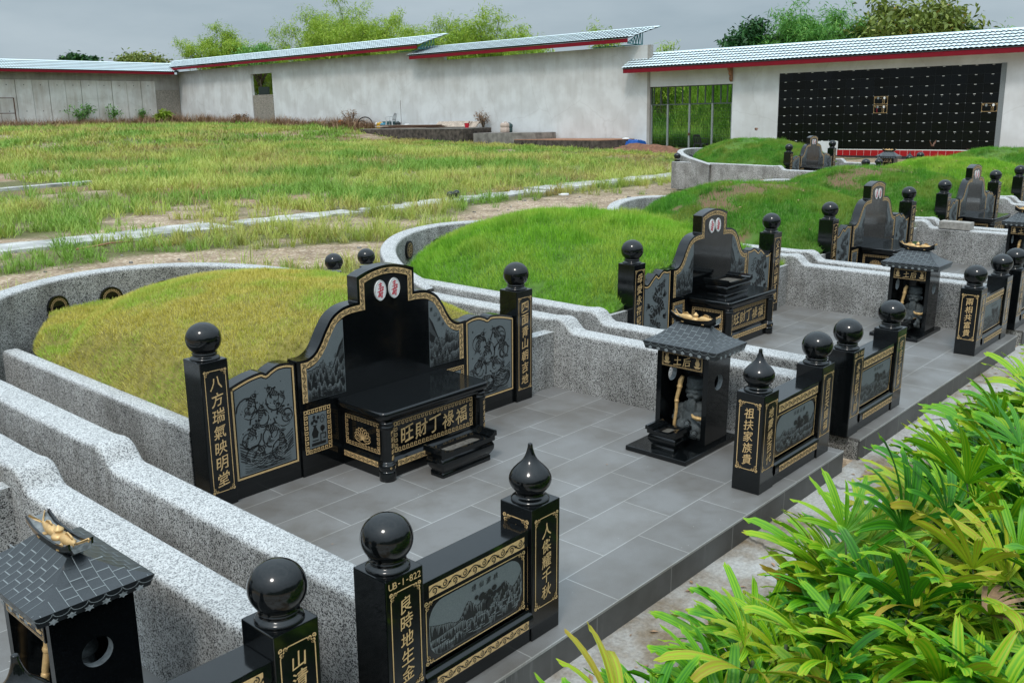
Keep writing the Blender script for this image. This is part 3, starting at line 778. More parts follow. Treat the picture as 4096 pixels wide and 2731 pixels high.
def pillar(parent, x0, x1, y0, y1, h, fin, face=None, side=None, code=None, tsize=0.075):
    p = MB('granite_black'); p.box(x0, x1, y0, y1, 0, h); po = p.build('pillar', parent, 0.004)
    finial(fin, po, ((x0 + x1) / 2, (y0 + y1) / 2, h))
    w = x1 - x0
    if face:
        g = MB('gold'); fn = front(x0, y0, 0)
        top = h - 0.05 if code is None else h - 0.052
        bot = 0.09 if h > .7 else .135
        fancy_frame(g, 0.018, w - 0.016, bot, top, fn, 0.0015, 0.0042, 0.030)
        column(g, face, fn, w / 2 + .002, top - 0.03, bot + 0.03, min(tsize, 0.9 * (top - bot - .06) / len(face)), 0.002)
        if code: row(g, code, fn, 0.014, w - 0.012, h - 0.026, 0.026, 0.002, False, 1.0)
        g.build('inscription', po)
    if side:
        g = MB('gold'); w2 = y1 - y0; fn = leftface(x0, y1, 0)
        fancy_frame(g, 0.02, w2 - 0.02, .135, h - 0.05, fn, 0.0015, 0.0046, 0.034)
        column(g, side, fn, w2 / 2, h - 0.08, .165, min(tsize * 1.15, 0.9 * (h - .245) / len(side)), 0.002)
        g.build('inscription', po)
    return po

# ---------------------------------------------------------------- the pieces of a grave (x across, y into the grave, z up)
S_CURVE = smooth_path([(.234, .990), (.30, .986), (.362, .972), (.432, .932), (.487, .862), (.528, .794), (.571, .742), (.626, .716), (.695, .716)], 4)
def headstone_outline():
    right = [(.231, .994), (.231, 1.144)]
    arc = [(.231 * (1 - 2 * i / 14), 1.144 + .046 * (1 - (1 - 2 * i / 14) ** 2)) for i in range(1, 14)]
    pts = [(-.695, 0.0), (.695, 0.0)] + list(reversed(S_CURVE)) + right[0:2] + arc + [(-.231, 1.144), (-.231, .994)] + [(-x_, z_) for x_, z_ in S_CURVE]
    return pts
def border_path():
    off = [(p[0] - n_[0] * .0365, p[1] - n_[1] * .0365) for p, n_ in miter(S_CURVE)]
    if off[0][1] > S_CURVE[0][1]: off = [(p[0] + n_[0] * .0365, p[1] + n_[1] * .0365) for p, n_ in miter(S_CURVE)]
    off = [p for p in off if .20 < p[0] < .640]
    half = [(.652, .455), (.652, off[-1][1])] + list(reversed(off)) + [(.195, off[0][1]), (.195, 1.113)]
    arc = [(.195 * (1 - 2 * i / 12), 1.113 + .041 * (1 - (1 - 2 * i / 12) ** 2)) for i in range(1, 12)]
    return half + arc + [(-x_, z_) for x_, z_ in reversed(half)], off
def wing_top(x0, x1, style):
    """outline of a wing slab's top from the pillar (x0) to the main slab (x1)"""
    if style == 'koi':
        c = [(0, .654), (.12, .672), (.28, .692), (.42, .702), (.50, .702), (.55, .690), (.60, .702), (.72, .722), (.86, .722), (1, .706)]
    else:
        c = [(0, .655), (.10, .632), (.20, .632), (.32, .672), (.44, .706), (.50, .700), (.55, .684), (.60, .700), (.72, .728), (.86, .716), (1, .722)]
    c = smooth_path(c, 3)
    return [(x0 + (x1 - x0) * t, z_) for t, z_ in c]
def inset(poly, d):
    """pull a counter-clockwise outline in by d"""
    return [(p[0] + n_[0] * d, p[1] + n_[1] * d) for p, n_ in miter(poly, True)]

def headstone(loc, label, ltext, rtext, style, texts=('江山如故', '青山綠水')):
    t = thing('headstone', label, 'headstone', loc, 'headstones of the graves')
    o = cached(('slab',), 'stone_slab', lambda: (lambda mb: (mb.prism(headstone_outline(), front(), 0.0, -.092), mb.mesh('stone_slab'))[1])(MB('granite_black')), t, .004)
    # the centre field is let in, polished deeper
    def mk_border():
        g = MB('gold', 'etched_black'); path, _ = border_path()
        scroll_band(g, path, .036, front(), .0015, 0, 1)
        g.use(1)
        g.ribbon([(-.012 + .024 * i, 1.158 + (.008 if i % 2 else -.008)) for i in range(2)], .01, front(), .003)
        return g.mesh('scroll_border')
    cached(('border',), 'scroll_border', mk_border, t)
    def mk_land(sg, txt):
        path, off = border_path()
        def mk():
            g = MB('etched_grey', 'etched_black', 'etched_line')
            top = [(x_, z_ - .026) for x_, z_ in off if x_ > .352]
            poly = [(.352, .457), (.632, .457), (.632, off[-1][1] - .02)] + list(reversed([p for p in top if p[0] < .63])) + [(.352, top[0][1])]
            poly = [(sg * x_, z_) for x_, z_ in poly]
            g.use(0); g.flat(poly, front(), .0012)
            def zmax(x_): return min([z_ for a, z_ in top if abs(a - abs(x_)) < .03] or [.6]) - .01
            x0 = .356 if sg > 0 else -.628
            fn = front(x0, 0, .459)
            lim = lambda x_, y_: (min(max(x_, 0), .272), min(max(y_, 0), zmax(x0 + min(max(x_, 0), .272)) - .459))
            landscape(g, .272, .36, fn, 4 if sg > 0 else 5, 1, 2, lim, tree=False)
            # a tall dark cliff on the side of the name field
            g.use(1)
            g.flat([(sg * a, b_) for a, b_ in [(.354, .62), (.354, .80), (.39, .75), (.43, .66), (.45, .62)]], front(), .0014)
            g.use(2)
            for i in range(14):
                a = .356 + .006 * i; g.ribbon([(sg * a, .79 - .16 * (i / 14) ** .8), (sg * a, .70 - .08 * i / 14)], .0012, front(), .0016)
            g.use(1)
            for i, ch in enumerate(txt):
                k = i if sg > 0 else 3 - i
                if sg > 0: put_char(g, ch, front(), .375 + .035 * i, .845 - .038 * i, .028, .002)
                else: put_char(g, ch, front(), -.375 - .042 * i, .745 - .045 * i, .028, .002)
            return g.mesh('landscape_panel')
        cached(('land', sg, txt), 'landscape_panel', mk, t)
    mk_land(-1, texts[0]); mk_land(1, texts[1])
    def mk_vase(sg):
        def mk():
            g = MB('gold', 'etched_grey', 'etched_black', 'etched_line'); x0, x1 = (-.671, -.476) if sg < 0 else (.476, .671)
            fn = front()
            g.use(0); greek_frame(g, x0, x1, .133, .408, .026, fn, .0015)
            a0, a1, b0, b1 = x0 + .032, x1 - .032, .165, .376
            g.use(1); g.flat([(a0, b0), (a1, b0), (a1, b1), (a0, b1)], fn, .0012)
            g.use(2); w = a1 - a0
            V = lambda x_, y_: (a0 + x_ * w, b0 + y_ * (b1 - b0))
            g.flat([V(*p) for p in [(.2, .28), (.45, .28), (.52, .42), (.42, .55), (.38, .62), (.46, .66), (.19, .66), (.27, .62), (.23, .55), (.13, .42)]], fn, .002)
            for c0 in ((.3, .80), (.18, .74), (.42, .75), (.3, .9), (.52, .86)):
                g.flat([V(c0[0] + .10 * cos(a) * (1 if i % 2 else .6), c0[1] + .07 * sin(a) * (1 if i % 2 else .6)) for i, a in enumerate([j * pi / 5 for j in range(10)])], fn, .002)
            g.flat([V(*p) for p in [(.1, .05), (.9, .05), (.9, .14), (.1, .14)]], fn, .002)
            g.ribbon([V(.62, .14), V(.62, .36), (V(.9, .36)), V(.9, .22), V(.75, .22)], .05 * w, fn, .002)
            g.ribbon([V(.15, .2), V(.5, .2)], .06 * w, fn, .002)
            g.flat([V(.74 + .13 * cos(a), .52 + .09 * sin(a)) for a in [j * pi / 6 for j in range(12)]], fn, .002)
            g.ribbon([V(.74, .36), V(.74, .5)], .05 * w, fn, .002)
            g.ribbon([V(*p) for p in spiral(.75, .78, .16, .03, 0, 1.4, 12)], .03 * w, fn, .002)
            return g.mesh('vase_panel')
        cached(('vase', sg), 'vase_panel', mk, t)
    mk_vase(-1); mk_vase(1)
    for k, ux in enumerate((-.054, .060)):
        g = MB('porcelain'); el = [(ux + .045 * cos(a), 1.038 + .063 * sin(a)) for a in [2 * pi * i / 32 for i in range(32)]]
        g.prism(el, front(), .008, .0)
        ov = g.build('oval_plaque', t, .002)
        g = MB('red_paint'); brush_shou(g, front(), ux, 1.038, .060, .094, .009); g.build('red_character', ov)
        g = MB('etched_line'); g.ribbon([(ux + .041 * cos(a), 1.038 + .058 * sin(a)) for a in [2 * pi * i / 32 for i in range(32)]], .0016, front(), .0085, True); g.build('rim_line', ov)
    for sg, x0, x1 in ((-1, -1.143, -.699), (1, 1.21, .699)):
        top = wing_top(x0, x1, style)
        def outline():
            lo, hi = (x0, x1) if sg < 0 else (x1, x0)
            tp = top if sg < 0 else list(reversed(top))
            return [(lo, 0.0), (hi, 0.0)] + list(reversed(tp))
        def mk():
            mb = MB('granite_black'); mb.prism(outline(), front(0, .012, 0), 0.0, -.085); return mb.mesh('side_slab')
        ws = cached(('wing', sg, style), 'side_slab', mk, t, .003)
        def mk2():
            g = MB('gold', 'etched_grey', 'etched_black', 'etched_line'); fn = front(0, .012, 0)
            lo, hi = (x0, x1) if sg < 0 else (x1, x0)
            tp = top if sg < 0 else list(reversed(top))
            o2 = [(lo, .095), (hi, .095)] + list(reversed(tp))
            i1 = inset(o2, .020); i2 = inset(o2, .033)
            g.use(0); g.ribbon(i1, .011, fn, .0015, True)
            g.use(1); g.flat(i2, fn, .0010)
            w = hi - lo - .075
            (koi_panel if style == 'koi' else dragon_panel)(g, w, .52, front(lo + .0375, .012, .132), 3 if sg < 0 else 8, 2, 3)
            return g.mesh('carved_panel')
        cached(('wingart', sg, style), 'carved_panel', mk2, ws)
    pillar(t, -1.312, -1.146, -.012, .155, .835, 'ball', ltext, tsize=.078)
    pillar(t, 1.213, 1.388, -.012, .155, .835, 'ball', rtext, tsize=.078)
    return t

def rounded_rect(x0, x1, y0, y1, r_, n_=5):
    out = []
    for cx_, cy_, a0 in ((x1 - r_, y0 + r_, -pi / 2), (x1 - r_, y1 - r_, 0), (x0 + r_, y1 - r_, pi / 2), (x0 + r_, y0 + r_, pi)):
        out += [(cx_ + r_ * cos(a0 + pi / 2 * i / n_), cy_ + r_ * sin(a0 + pi / 2 * i / n_)) for i in range(n_ + 1)]
    return out
def loft(mb, sections):
    """sections: list of (outline2D, z); same number of points"""
    vs = []; fs = []; n_ = len(sections[0][0])
    for o_, z_ in sections: vs += [(p[0], p[1], z_) for p in o_]
    for i in range(len(sections) - 1):
        for k in range(n_):
            k2 = (k + 1) % n_; fs.append((i * n_ + k, i * n_ + k2, (i + 1) * n_ + k2, (i + 1) * n_ + k))
    mb.add(vs, fs)
    tri = tessellate_polygon([[Vector((p[0], p[1], 0)) for p in sections[0][0]]])
    mb.add([(p[0], p[1], sections[0][1]) for p in sections[0][0]], [tuple(t) for t in tri])
    mb.add([(p[0], p[1], sections[-1][1]) for p in sections[-1][0]], [tuple(t) for t in tri])

def altar(loc, label):
    """offering table in front of the headstone; origin on the floor at the headstone's foot; -y is outwards"""
    t = thing('altar_table', label, 'altar', loc, 'altar tables before the headstones')
    yf = -.405
    def top():
        mb = MB('granite_black').use(0, True)
        rr = lambda g: [(x_, y_) for x_, y_ in rounded_rect(-.445 - g, .462 + g, yf - .045 - g, -.002, .05 + g)]
        loft(mb, [(rr(-.022), .362), (rr(-.022), .378), (rr(-.006), .386), (rr(0), .398), (rr(0), .418), (rr(-.003), .425), (rr(-.010), .429)])
        return mb.mesh('table_top')
    cached(('altop',), 'table_top', top, t)
    def body():
        mb = MB('granite_black'); mb.box(-.395, .412, yf + .012, -.002, .145, .362); mb.box(-.395, .412, yf + .005, -.002, 0, .062)
        mb.use(0, True)
        sec = [(-.0, .062), (-.012, .070), (-.016, .088), (-.012, .106), (0.0, .118), (.004, .132), (.004, .145)]
        loft(mb, [([(-.395 + g, yf + .005 + g), (.412 - g, yf + .005 + g), (.412 - g, -.002), (-.395 + g, -.002)], z_) for g, z_ in sec])
        return mb.mesh('table_body')
    bo = cached(('albody',), 'table_body', body, t, .002)
    def leg():
        mb = MB('granite_black').use(0, True)
        mb.lathe(smooth_path([(.050, 0), (.050, .055), (.045, .062), (.052, .075), (.052, .098), (.043, .110), (.041, .13), (.041, .315), (.047, .325), (.047, .335), (.042, .345), (.044, .362)], 2), seg=28)
        return mb.mesh('corner_column')
    for x_, tx in ((-.382, '門招喜氣新'), (.400, '好運承天佑')):
        c = cached(('alleg',), 'corner_column', leg, t, 0, (x_, yf + .008, 0))
        g = MB('gold')
        cyl = lambda u, v, d=0.0: ((.0425) * sin(u / .0415 + .25), -(.0425) * cos(u / .0415 + .25), v)
        column(g, tx, cyl, 0, .315, .125, .030, 0, .8)
        for a in (-.012, .014):
            for j in range(5): g.flat([((a + .006 * cos(2 * pi * j / 5 + q) * (1 if q else .2)), .087 + .007 * sin(2 * pi * j / 5 + q) * (1 if q else .2)) for q in (0, .5, -.5)], lambda u, v, d=0.0: (.0528 * sin(u / .04), -.0528 * cos(u / .04), v), 0)
        g.build('inscription', c)
    def art():
        g = MB('gold', 'etched_black'); fn = front(0, yf + .012, 0)
        greek_frame(g, -.322, .345, .148, .340, .028, fn, .0015)
        row(g, '旺財丁祿福', fn, -.275, .30, .244, .104, .002)
        scroll_band(g, [(-.318, .089), (.338, .089)], .036, front(0, yf - .0115, 0), .0015, 0, 1)
        lf = leftface(-.395, -.002, 0)
        g.use(0); greek_frame(g, .035, .350, .148, .340, .026, lf, .0015)
        for i in range(9):                                       # lotus, petal by petal
            a = pi * (0.02 + 0.96 * i / 8); L_ = .062 + .012 * sin(a)
            c0 = (.1925, .205); tip = (c0[0] + L_ * 1.15 * cos(a), c0[1] + L_ * sin(a))
            nx, ny = -sin(a) * .020, cos(a) * .020; mx_, my_ = c0[0] + .6 * (tip[0] - c0[0]), c0[1] + .6 * (tip[1] - c0[1])
            g.ribbon(smooth_path([c0, (mx_ + nx, my_ + ny), tip, (mx_ - nx, my_ - ny), c0], 3), .0034, lf, .002)
        g.ribbon(smooth_path([(.13, .20), (.16, .183), (.1925, .178), (.225, .183), (.255, .20)], 3), .0034, lf, .002)
        scroll_band(g, [(.03, .089), (.345, .089)], .034, leftface(-.4105, -.002, 0), .0015, 0, 1)
        return g.mesh('gilded_panel')
    cached(('alart',), 'gilded_panel', art, bo)
    return t

def incense_trough(loc, label, w=.46, d_=.155, h=.19, rotz=0.0, cat='incense trough', group='incense troughs', water=True):
    t = thing('incense_trough', label, cat, loc, group, rotz)
    hw, hd = w / 2, d_ / 2
    mb = MB('granite_black').use(0, False)
    rr = lambda g, r_=.012: rounded_rect(-hw + g, hw - g, -hd + g, hd - g, r_, 3)
    mb.use(0, True)
    k = h / .19
    loft(mb, [(rr(.016), 0), (rr(.016), .030 * k), (rr(.022), .036 * k), (rr(.012), .050 * k), (rr(.0), .075 * k), (rr(-.002), .10 * k), (rr(.008), .125 * k), (rr(.012), .13 * k)])
    mb.build('trough_body', t)
    r_ = MB('granite_black')
    hole = [(x_, y_) for x_, y_ in reversed(rounded_rect(-hw + .065, hw - .065, -hd + .022, hd - .022, (hd - .024) * (1.0 if water else .3), 6))]
    r_.prism([rounded_rect(-hw - .004, hw + .004, -hd - .004, hd + .004, .008, 3), hole], topface(), .13 * k, .158 * k)
    for sg in (-1, 1):                                            # upturned lugs at both ends
        pr = [(hw + .014, .158 * k), (hw - .040, .158 * k), (hw - .046, .164 * k), (hw - .020, .172 * k), (hw - .004, .190 * k), (hw + .012, .190 * k)]
        r_.prism([(sg * x_, z_) for x_, z_ in pr], lambda u, v, dd: (u, dd, v), -hd - .006, hd + .006)
    r_.build('rim', t, .002)
    f = MB('ash'); f.flat(rounded_rect(-hw + .06, hw - .06, -hd + .018, hd - .018, .02, 4), topface(0, 0, .136 * k)); f.build('ash_bed', t)
    return t

def fence(loc, x0, x1, p0, p1, h, label, name='grave_fence', seed=2, title='境仙源桃', shape='oval'):
    """low screen of two pillars and a carved panel. p0, p1: dicts for pillar()"""
    t = thing(name, label, 'stone fence', loc, 'carved front fences of the graves')
    po0 = pillar(t, p0['x'][0], p0['x'][1], 0, .172, h, p0['fin'], p0.get('face'), p0.get('side'), p0.get('code'))
    pillar(t, p1['x'][0], p1['x'][1], 0, .172, h, p1['fin'], p1.get('face'), p1.get('side'), p1.get('code'))
    a, b_ = p0['x'][1], p1['x'][0]; w = b_ - a
    mb = MB('granite_black')
    mb.box(a, b_, .012, .160, .432, .503); mb.box(a, b_, .022, .150, .150, .434); mb.box(a, b_, .008, .160, 0, .062)
    mb.use(0, True)
    sec = [(.008, .062), (-.004, .068), (-.009, .084), (-.009, .112), (-.004, .130), (.010, .138), (.012, .150)]
    mb.add([(a, y_, z_) for y_, z_ in sec] + [(b_, y_, z_) for y_, z_ in sec], [(i, len(sec) + i, len(sec) + i + 1, i + 1) for i in range(len(sec) - 1)])
    mb.add([(a, .150, .062), (b_, .150, .062), (b_, .150, .152), (a, .150, .152)], [(0, 1, 2, 3)])
    pn = mb.build('panel', t, .003)
    def art():
        g = MB('gold', 'etched_grey', 'etched_black', 'etched_line'); m_ = w - .07
        scroll_band(g, [(0, .460), (m_, .460)], .046, front(0, .012, 0), .0015, 0, 2)
        scroll_band(g, [(.012, .098), (m_ + .004, .098)], .038, front(0, -.009, 0), .0015, 0, 2)
        fn = front(0, .022, 0)
        g.use(0); fancy_frame(g, -.012, m_ + .012, .160, .416, fn, .0018, .0045, .034)
        fx0, fx1, fz0, fz1 = .006, m_ - .006, .176, .402
        rad = .075 if shape == 'oval' else .012
        g.use(1); g.flat(rounded_rect(fx0, fx1, fz0, fz1, rad, 6), fn, .0010)
        fw, fh = fx1 - fx0, fz1 - fz0
        def lim(x_, y_):
            x_ = min(max(x_, .002), fw - .002); y_ = min(max(y_, .002), fh - .002)
            cx_, cy_ = min(max(x_, rad), fw - rad), min(max(y_, rad), fh - rad)
            dx, dy = x_ - cx_, y_ - cy_; q = sqrt(dx * dx + dy * dy)
            if q > rad - .002: x_, y_ = cx_ + dx * (rad - .002) / q, cy_ + dy * (rad - .002) / q
            return x_, y_
        landscape(g, fw, fh, front(fx0, .022, fz0), seed, 2, 3, lim)
        g.use(2); row(g, title, fn, fx0 + fw * .42, fx0 + fw * .74, fz1 - .028, .026, .002)
        return g.mesh('carved_panel')
    key = ('fenceart', round(w, 3), seed, title, shape)
    o = cached(key, 'carved_panel', art, pn, 0, (a + .035, 0, 0))
    return t

def fish(mb, c, L_, yaw, flip=1):
    """a stout carp, body along its yaw, tail up"""
    q = Matrix.Rotation(yaw, 3, 'Z')
    P = lambda x_, y_, z_: tuple(Vector(c) + q @ Vector((x_ * L_, y_ * L_, z_ * L_)))
    secs = [(.50, .03, .14), (.44, .10, .16), (.30, .16, .18), (.12, .17, .19), (-.08, .13, .20), (-.24, .07, .23), (-.32, .045, .27)]
    n_ = 10; vs = []; fs = []
    for x_, r_, z_ in secs:
        for k in range(n_):
            a = 2 * pi * k / n_; vs.append(P(x_, r_ * .8 * cos(a), z_ + r_ * 1.15 * sin(a)))
    for i in range(len(secs) - 1):
        for k in range(n_):
            k2 = (k + 1) % n_; fs.append((i * n_ + k, i * n_ + k2, (i + 1) * n_ + k2, (i + 1) * n_ + k))
    fs.append(tuple(range(n_)))
    mb.add(vs, fs)
    for sg in (1, -1):                                            # tail lobes, fins, dorsal
        tl = [(-.28, 0, .27), (-.42, .06 * sg, .36), (-.62, .20 * sg, .50), (-.66, .22 * sg, .42), (-.56, .14 * sg, .30), (-.36, .03 * sg, .24)]
        mb.add([P(*p) for p in tl] + [P(p[0], p[1] - .03 * sg, p[2] - .03) for p in tl], [(0, 1, 2, 3, 4, 5), (6, 11, 10, 9, 8, 7)] + [(i, (i + 1) % 6, 6 + (i + 1) % 6, 6 + i) for i in range(6)])
        fn_ = [(.22, .13 * sg, .12), (.10, .32 * sg, .02), (-.02, .30 * sg, .04), (.06, .14 * sg, .12)]
        mb.add([P(*p) for p in fn_] + [P(p[0], p[1], p[2] + .03) for p in fn_], [(0, 1, 2, 3), (7, 6, 5, 4)] + [(i, (i + 1) % 4, 4 + (i + 1) % 4, 4 + i) for i in range(4)])
    ds = [(.24, 0, .36), (.12, 0, .48), (-.06, 0, .44), (-.16, 0, .32), (.05, 0, .30)]
    mb.add([P(p[0], .02, p[2]) for p in ds] + [P(p[0], -.02, p[2]) for p in ds], [(0, 1, 2, 3, 4), (9, 8, 7, 6, 5)] + [(i, (i + 1) % 5, 5 + (i + 1) % 5, 5 + i) for i in range(5)])

def shrine(loc, label, plaque='土后', label_statue=None, label_trough=None, statue_in=True, pitch=1.0):
    """little earth-god house of black granite, open towards -x; origin at the plinth's front right corner on the floor"""
    t = thing('earth_god_shrine', label, 'shrine', loc, 'earth god shrines')
    # local frame: x 0 = front edge of the plinth, y 0 = its right edge
    pl = MB('granite_black'); pl.box(0, .645, 0, .445, 0, .032); pl.build('plinth', t, .004)
    X0, X1, Y0, Y1, Z0, Z1 = .272, .548, .030, .402, .032, .630
    circ = lambda cx_, cz_, r_: [(cx_ + r_ * cos(a), cz_ + r_ * sin(a)) for a in [-2 * pi * i / 28 for i in range(28)]]
    b = MB('granite_black', 'cut_stone')
    cx_, cz_ = (X0 + X1) / 2, .440
    for y0 in (Y0, Y1 - .034):
        b.use(0); b.prism([[(X0, Z0), (X1, Z0), (X1, Z1), (X0, Z1)], circ(cx_, cz_, .052)], lambda u, v, d: (u, d, v), y0, y0 + .034)
        b.use(1)                                                   # sawn edge of the round hole
        k = circ(cx_, cz_, .0518)
        b.add([(p[0], y0 + .001, p[1]) for p in k] + [(p[0], y0 + .033, p[1]) for p in k], [(i, (i + 1) % 28, 28 + (i + 1) % 28, 28 + i) for i in range(28)])
    b.use(0); b.box(X1 - .03, X1 - .001, Y0 + .034, Y1 - .034, Z0, Z1)
    b.box(X0 + .001, X0 + .03, Y0 + .034, Y1 - .034, Z0, Z0 + .045)
    b.build('walls', t)
    g = MB('granite_black'); g.box(X0 - .004, X0 + .03, Y0 + .034, Y1 - .034, .520, Z1); pq = g.build('name_board', t, .002)
    g = MB('gold'); fn = leftface(X0 - .004, Y1 - .036, 0); wq = (Y1 - .036) - (Y0 + .036)
    greek_frame(g, .004, wq - .004, .526, .618, .010, fn, .0012)
    row(g, plaque, fn, wq * .28, wq * .72, .571, .058, .0015)
    for sx in (.13, .87):                                           # pineapple emblem
        c0 = wq * sx
        g.flat([(c0 + .016 * cos(a), .574 + .020 * sin(a)) for a in [j * pi / 6 for j in range(12)]], fn, .0015)
        for j in (-1, 0, 1): g.flat([(c0 + .004 * j - .004, .590), (c0 + .012 * j, .612), (c0 + .004 * j + .004, .590)], fn, .0015)
        g.flat([(c0 - .026, .556), (c0 + .026, .556), (c0 + .014, .543), (c0 - .014, .543)], fn, .0015)
    g.build('inscription', pq)
    # hipped roof, ridge along y
    def roof():
        mb = MB('granite_honed', 'etched_line', 'cut_stone')
        ex0, ex1, ey0, ey1 = X0 - .072, X1 + .034, -.062, .470
        xc = (X0 + X1) / 2 - .012; ry0, ry1 = .092, .345
        prof = [(0.0, .0), (.28, .019), (.55, .042), (.80, .074), (1.0, .103)]
        vs = []; ze = .682
        for f_, dz in prof:
            x0 = ex0 + (xc - .022 - ex0) * f_; x1 = ex1 + (xc + .022 - ex1) * f_; y0 = ey0 + (ry0 - ey0) * f_; y1 = ey1 + (ry1 - ey1) * f_
            vs += [(x0, y0, ze + dz), (x1, y0, ze + dz), (x1, y1, ze + dz), (x0, y1, ze + dz)]
        fs = []
        for i in range(len(prof) - 1):
            for k in range(4):
                k2 = (k + 1) % 4; fs.append((4 * i + k, 4 * i + k2, 4 * i + 4 + k2, 4 * i + 4 + k))
        top = 4 * (len(prof) - 1); fs.append((top, top + 1, top + 2, top + 3))
        mb.add(vs, fs)
        lo = (ex0 + .012, ex1 - .012, ey0 + .012, ey1 - .012)
        mb.frustum(lo, .632, (ex0, ex1, ey0, ey1), .6818)
        # engraved tile lines on the four slopes
        mb.use(1)
        def slope(side):
            def T(s_, f_, d=.0012):
                for i in range(len(prof) - 1):
                    if prof[i][0] <= f_ <= prof[i + 1][0] + 1e-9:
                        dz = prof[i][1] + (prof[i + 1][1] - prof[i][1]) * (f_ - prof[i][0]) / (prof[i + 1][0] - prof[i][0]); break
                x0 = ex0 + (xc - .022 - ex0) * f_; x1 = ex1 + (xc + .022 - ex1) * f_; y0 = ey0 + (ry0 - ey0) * f_; y1 = ey1 + (ry1 - ey1) * f_
                return {'-x': (x0, s_, ze + dz + d), '+x': (x1, s_, ze + dz + d), '-y': (s_, y0, ze + dz + d), '+y': (s_, y1, ze + dz + d)}[side], (y0, y1, x0, x1)
            return T
        for side in ('-x', '+x', '-y', '+y'):
            T = slope(side); a, b_ = (ey0, ey1) if side[1] == 'x' else (ex0, ex1)
            n_ = 13 if side[1] == 'x' else 9
            for i in range(n_):
                s_ = a + (b_ - a) * (i + .5) / n_
                fmax = 0
                for f_ in [j / 20 for j in range(21)]:
                    _, (y0, y1, x0, x1) = T(s_, f_)
                    if (y0 + .006 < s_ < y1 - .006) if side[1] == 'x' else (x0 + .006 < s_ < x1 - .006): fmax = f_
                fs_ = [fmax * j / 5 for j in range(6)]
                for q in range(5):
                    for dd in (0,):
                        p0, _ = T(s_ - .0011, fs_[q]); p1, _ = T(s_ + .0011, fs_[q]); p2, _ = T(s_ + .0011, fs_[q + 1]); p3, _ = T(s_ - .0011, fs_[q + 1])
                        mb.add([p0, p1, p2, p3], [(0, 1, 2, 3)])
                st = (b_ - a) / n_
                for q in range(1, 4):
                    f_ = (q + (.5 if i % 2 else 0) - .3) / 4.0
                    if f_ < fmax - .03:
                        p0, _ = T(s_, f_); p1, _ = T(s_ + st, f_); p2, _ = T(s_ + st, f_ + .018); p3, _ = T(s_, f_ + .018)
                        mb.add([p0, p1, p2, p3], [(0, 1, 2, 3)])
        # eaves board: scallops and sawn-out stars
        for side, fnn, L_ in (('-x', leftface(ex0 + .006, ey1, 0), ey1 - ey0), ('-y', front(ex0, ey0 + .006, 0), ex1 - ex0), ('+x', lambda u, v, d=0.0: (ex1 - .006 + d, ey0 + u, v), ey1 - ey0), ('+y', lambda u, v, d=0.0: (ex1 - u, ey1 - .006 + d, v), ex1 - ex0)):
            n_ = 9 if L_ > .5 else 7; st = L_ / n_
            for i in range(n_):
                c0 = st * (i + .5)
                mb.use(1); mb.ribbon([(c0 + st * .48 * cos(a), .680 - .020 * sin(a)) for a in [pi * j / 8 for j in range(9)]], .0022, fnn, .0075)
                mb.use(2); sx_ = st * i + (st * .5 if True else 0)
                if i < n_ - 0:
                    st_pts = [(sx_ + st * .5 + (.017 if j % 2 else .010) * cos(a), .647 + (.014 if j % 2 else .008) * sin(a)) for j, a in enumerate([2 * pi * j / 12 for j in range(12)])]
                    if sx_ + st * .5 < L_ - .02: mb.flat(st_pts, fnn, .0078)
        return mb.mesh('roof')
    ro = cached(('shrineroof',), 'roof', roof, t, 0)
    ro.scale = (1, 1, pitch); ro.location = (0, 0, .682 * (1 - pitch))
    def boat():
        mb = MB('granite_black', 'cut_stone'); xc = (X0 + X1) / 2; yc = (Y0 + Y1) / 2
        st = [(-.162, .030, .046), (-.148, .020, .036), (-.115, .008, .018), (-.06, .001, .008), (0, .0, .006), (.06, .001, .008), (.115, .008, .018), (.148, .020, .036), (.162, .030, .046)]
        vs = []; 
        for y_, zb, zt in st:
            hw = .036
            zt = zt + .018
            vs += [(xc - hw * .7, yc + y_, .784 + zb), (xc + hw * .7, yc + y_, .784 + zb), (xc + hw, yc + y_, .784 + zt), (xc - hw, yc + y_, .784 + zt)]
        k = len(st); fs = []; 
        for i in range(k - 1):
            for j in range(4):
                j2 = (j + 1) % 4; fs.append((4 * i + j, 4 * i + j2, 4 * i + 4 + j2, 4 * i + 4 + j))
        mb.use(0); mb.add(vs, [f for n0, f in enumerate(fs) if n0 % 4 != 2])
        mb.use(1); mb.add(vs, [f for n0, f in enumerate(fs) if n0 % 4 == 2])
        mb.add(vs, [(0, 3, 2, 1), (4 * k - 4, 4 * k - 3, 4 * k - 2, 4 * k - 1)])
        for sg in (-1, 1):                                          # gunwales
            rail = [(y_, .784 + zt + .018) for y_, zb, zt in st]
            vs = []
            for y_, z_ in rail: vs += [(xc + sg * .030, yc + y_, z_ - .012), (xc + sg * .0385, yc + y_, z_ - .014), (xc + sg * .0415, yc + y_, z_ + .013), (xc + sg * .034, yc + y_, z_ + .013)]
            mb.use(0); mb.add(vs, [(4 * i + j, 4 * i + (j + 1) % 4, 4 * i + 4 + (j + 1) % 4, 4 * i + 4 + j) for i in range(k - 1) for j in range(4)] + [(0, 1, 2, 3), (4 * k - 1, 4 * k - 2, 4 * k - 3, 4 * k - 4)])
        mb.use(0); mb.box(xc - .021, xc + .021, yc - .120, yc + .120, .770, .787)
        mb.use(1); mb.box(xc - .020, xc + .020, yc - .1215, yc - .1205, .771, .787)
        return mb.mesh('ridge_boat')
    bt = cached(('boat',), 'ridge_boat', boat, ro)
    def fsh():
        mb = MB('gold_leaf').use(0, True); fish(mb, (0, 0, 0), .132, 0); return mb.mesh('gilded_fish')
    xc = (X0 + X1) / 2; yc = (Y0 + Y1) / 2
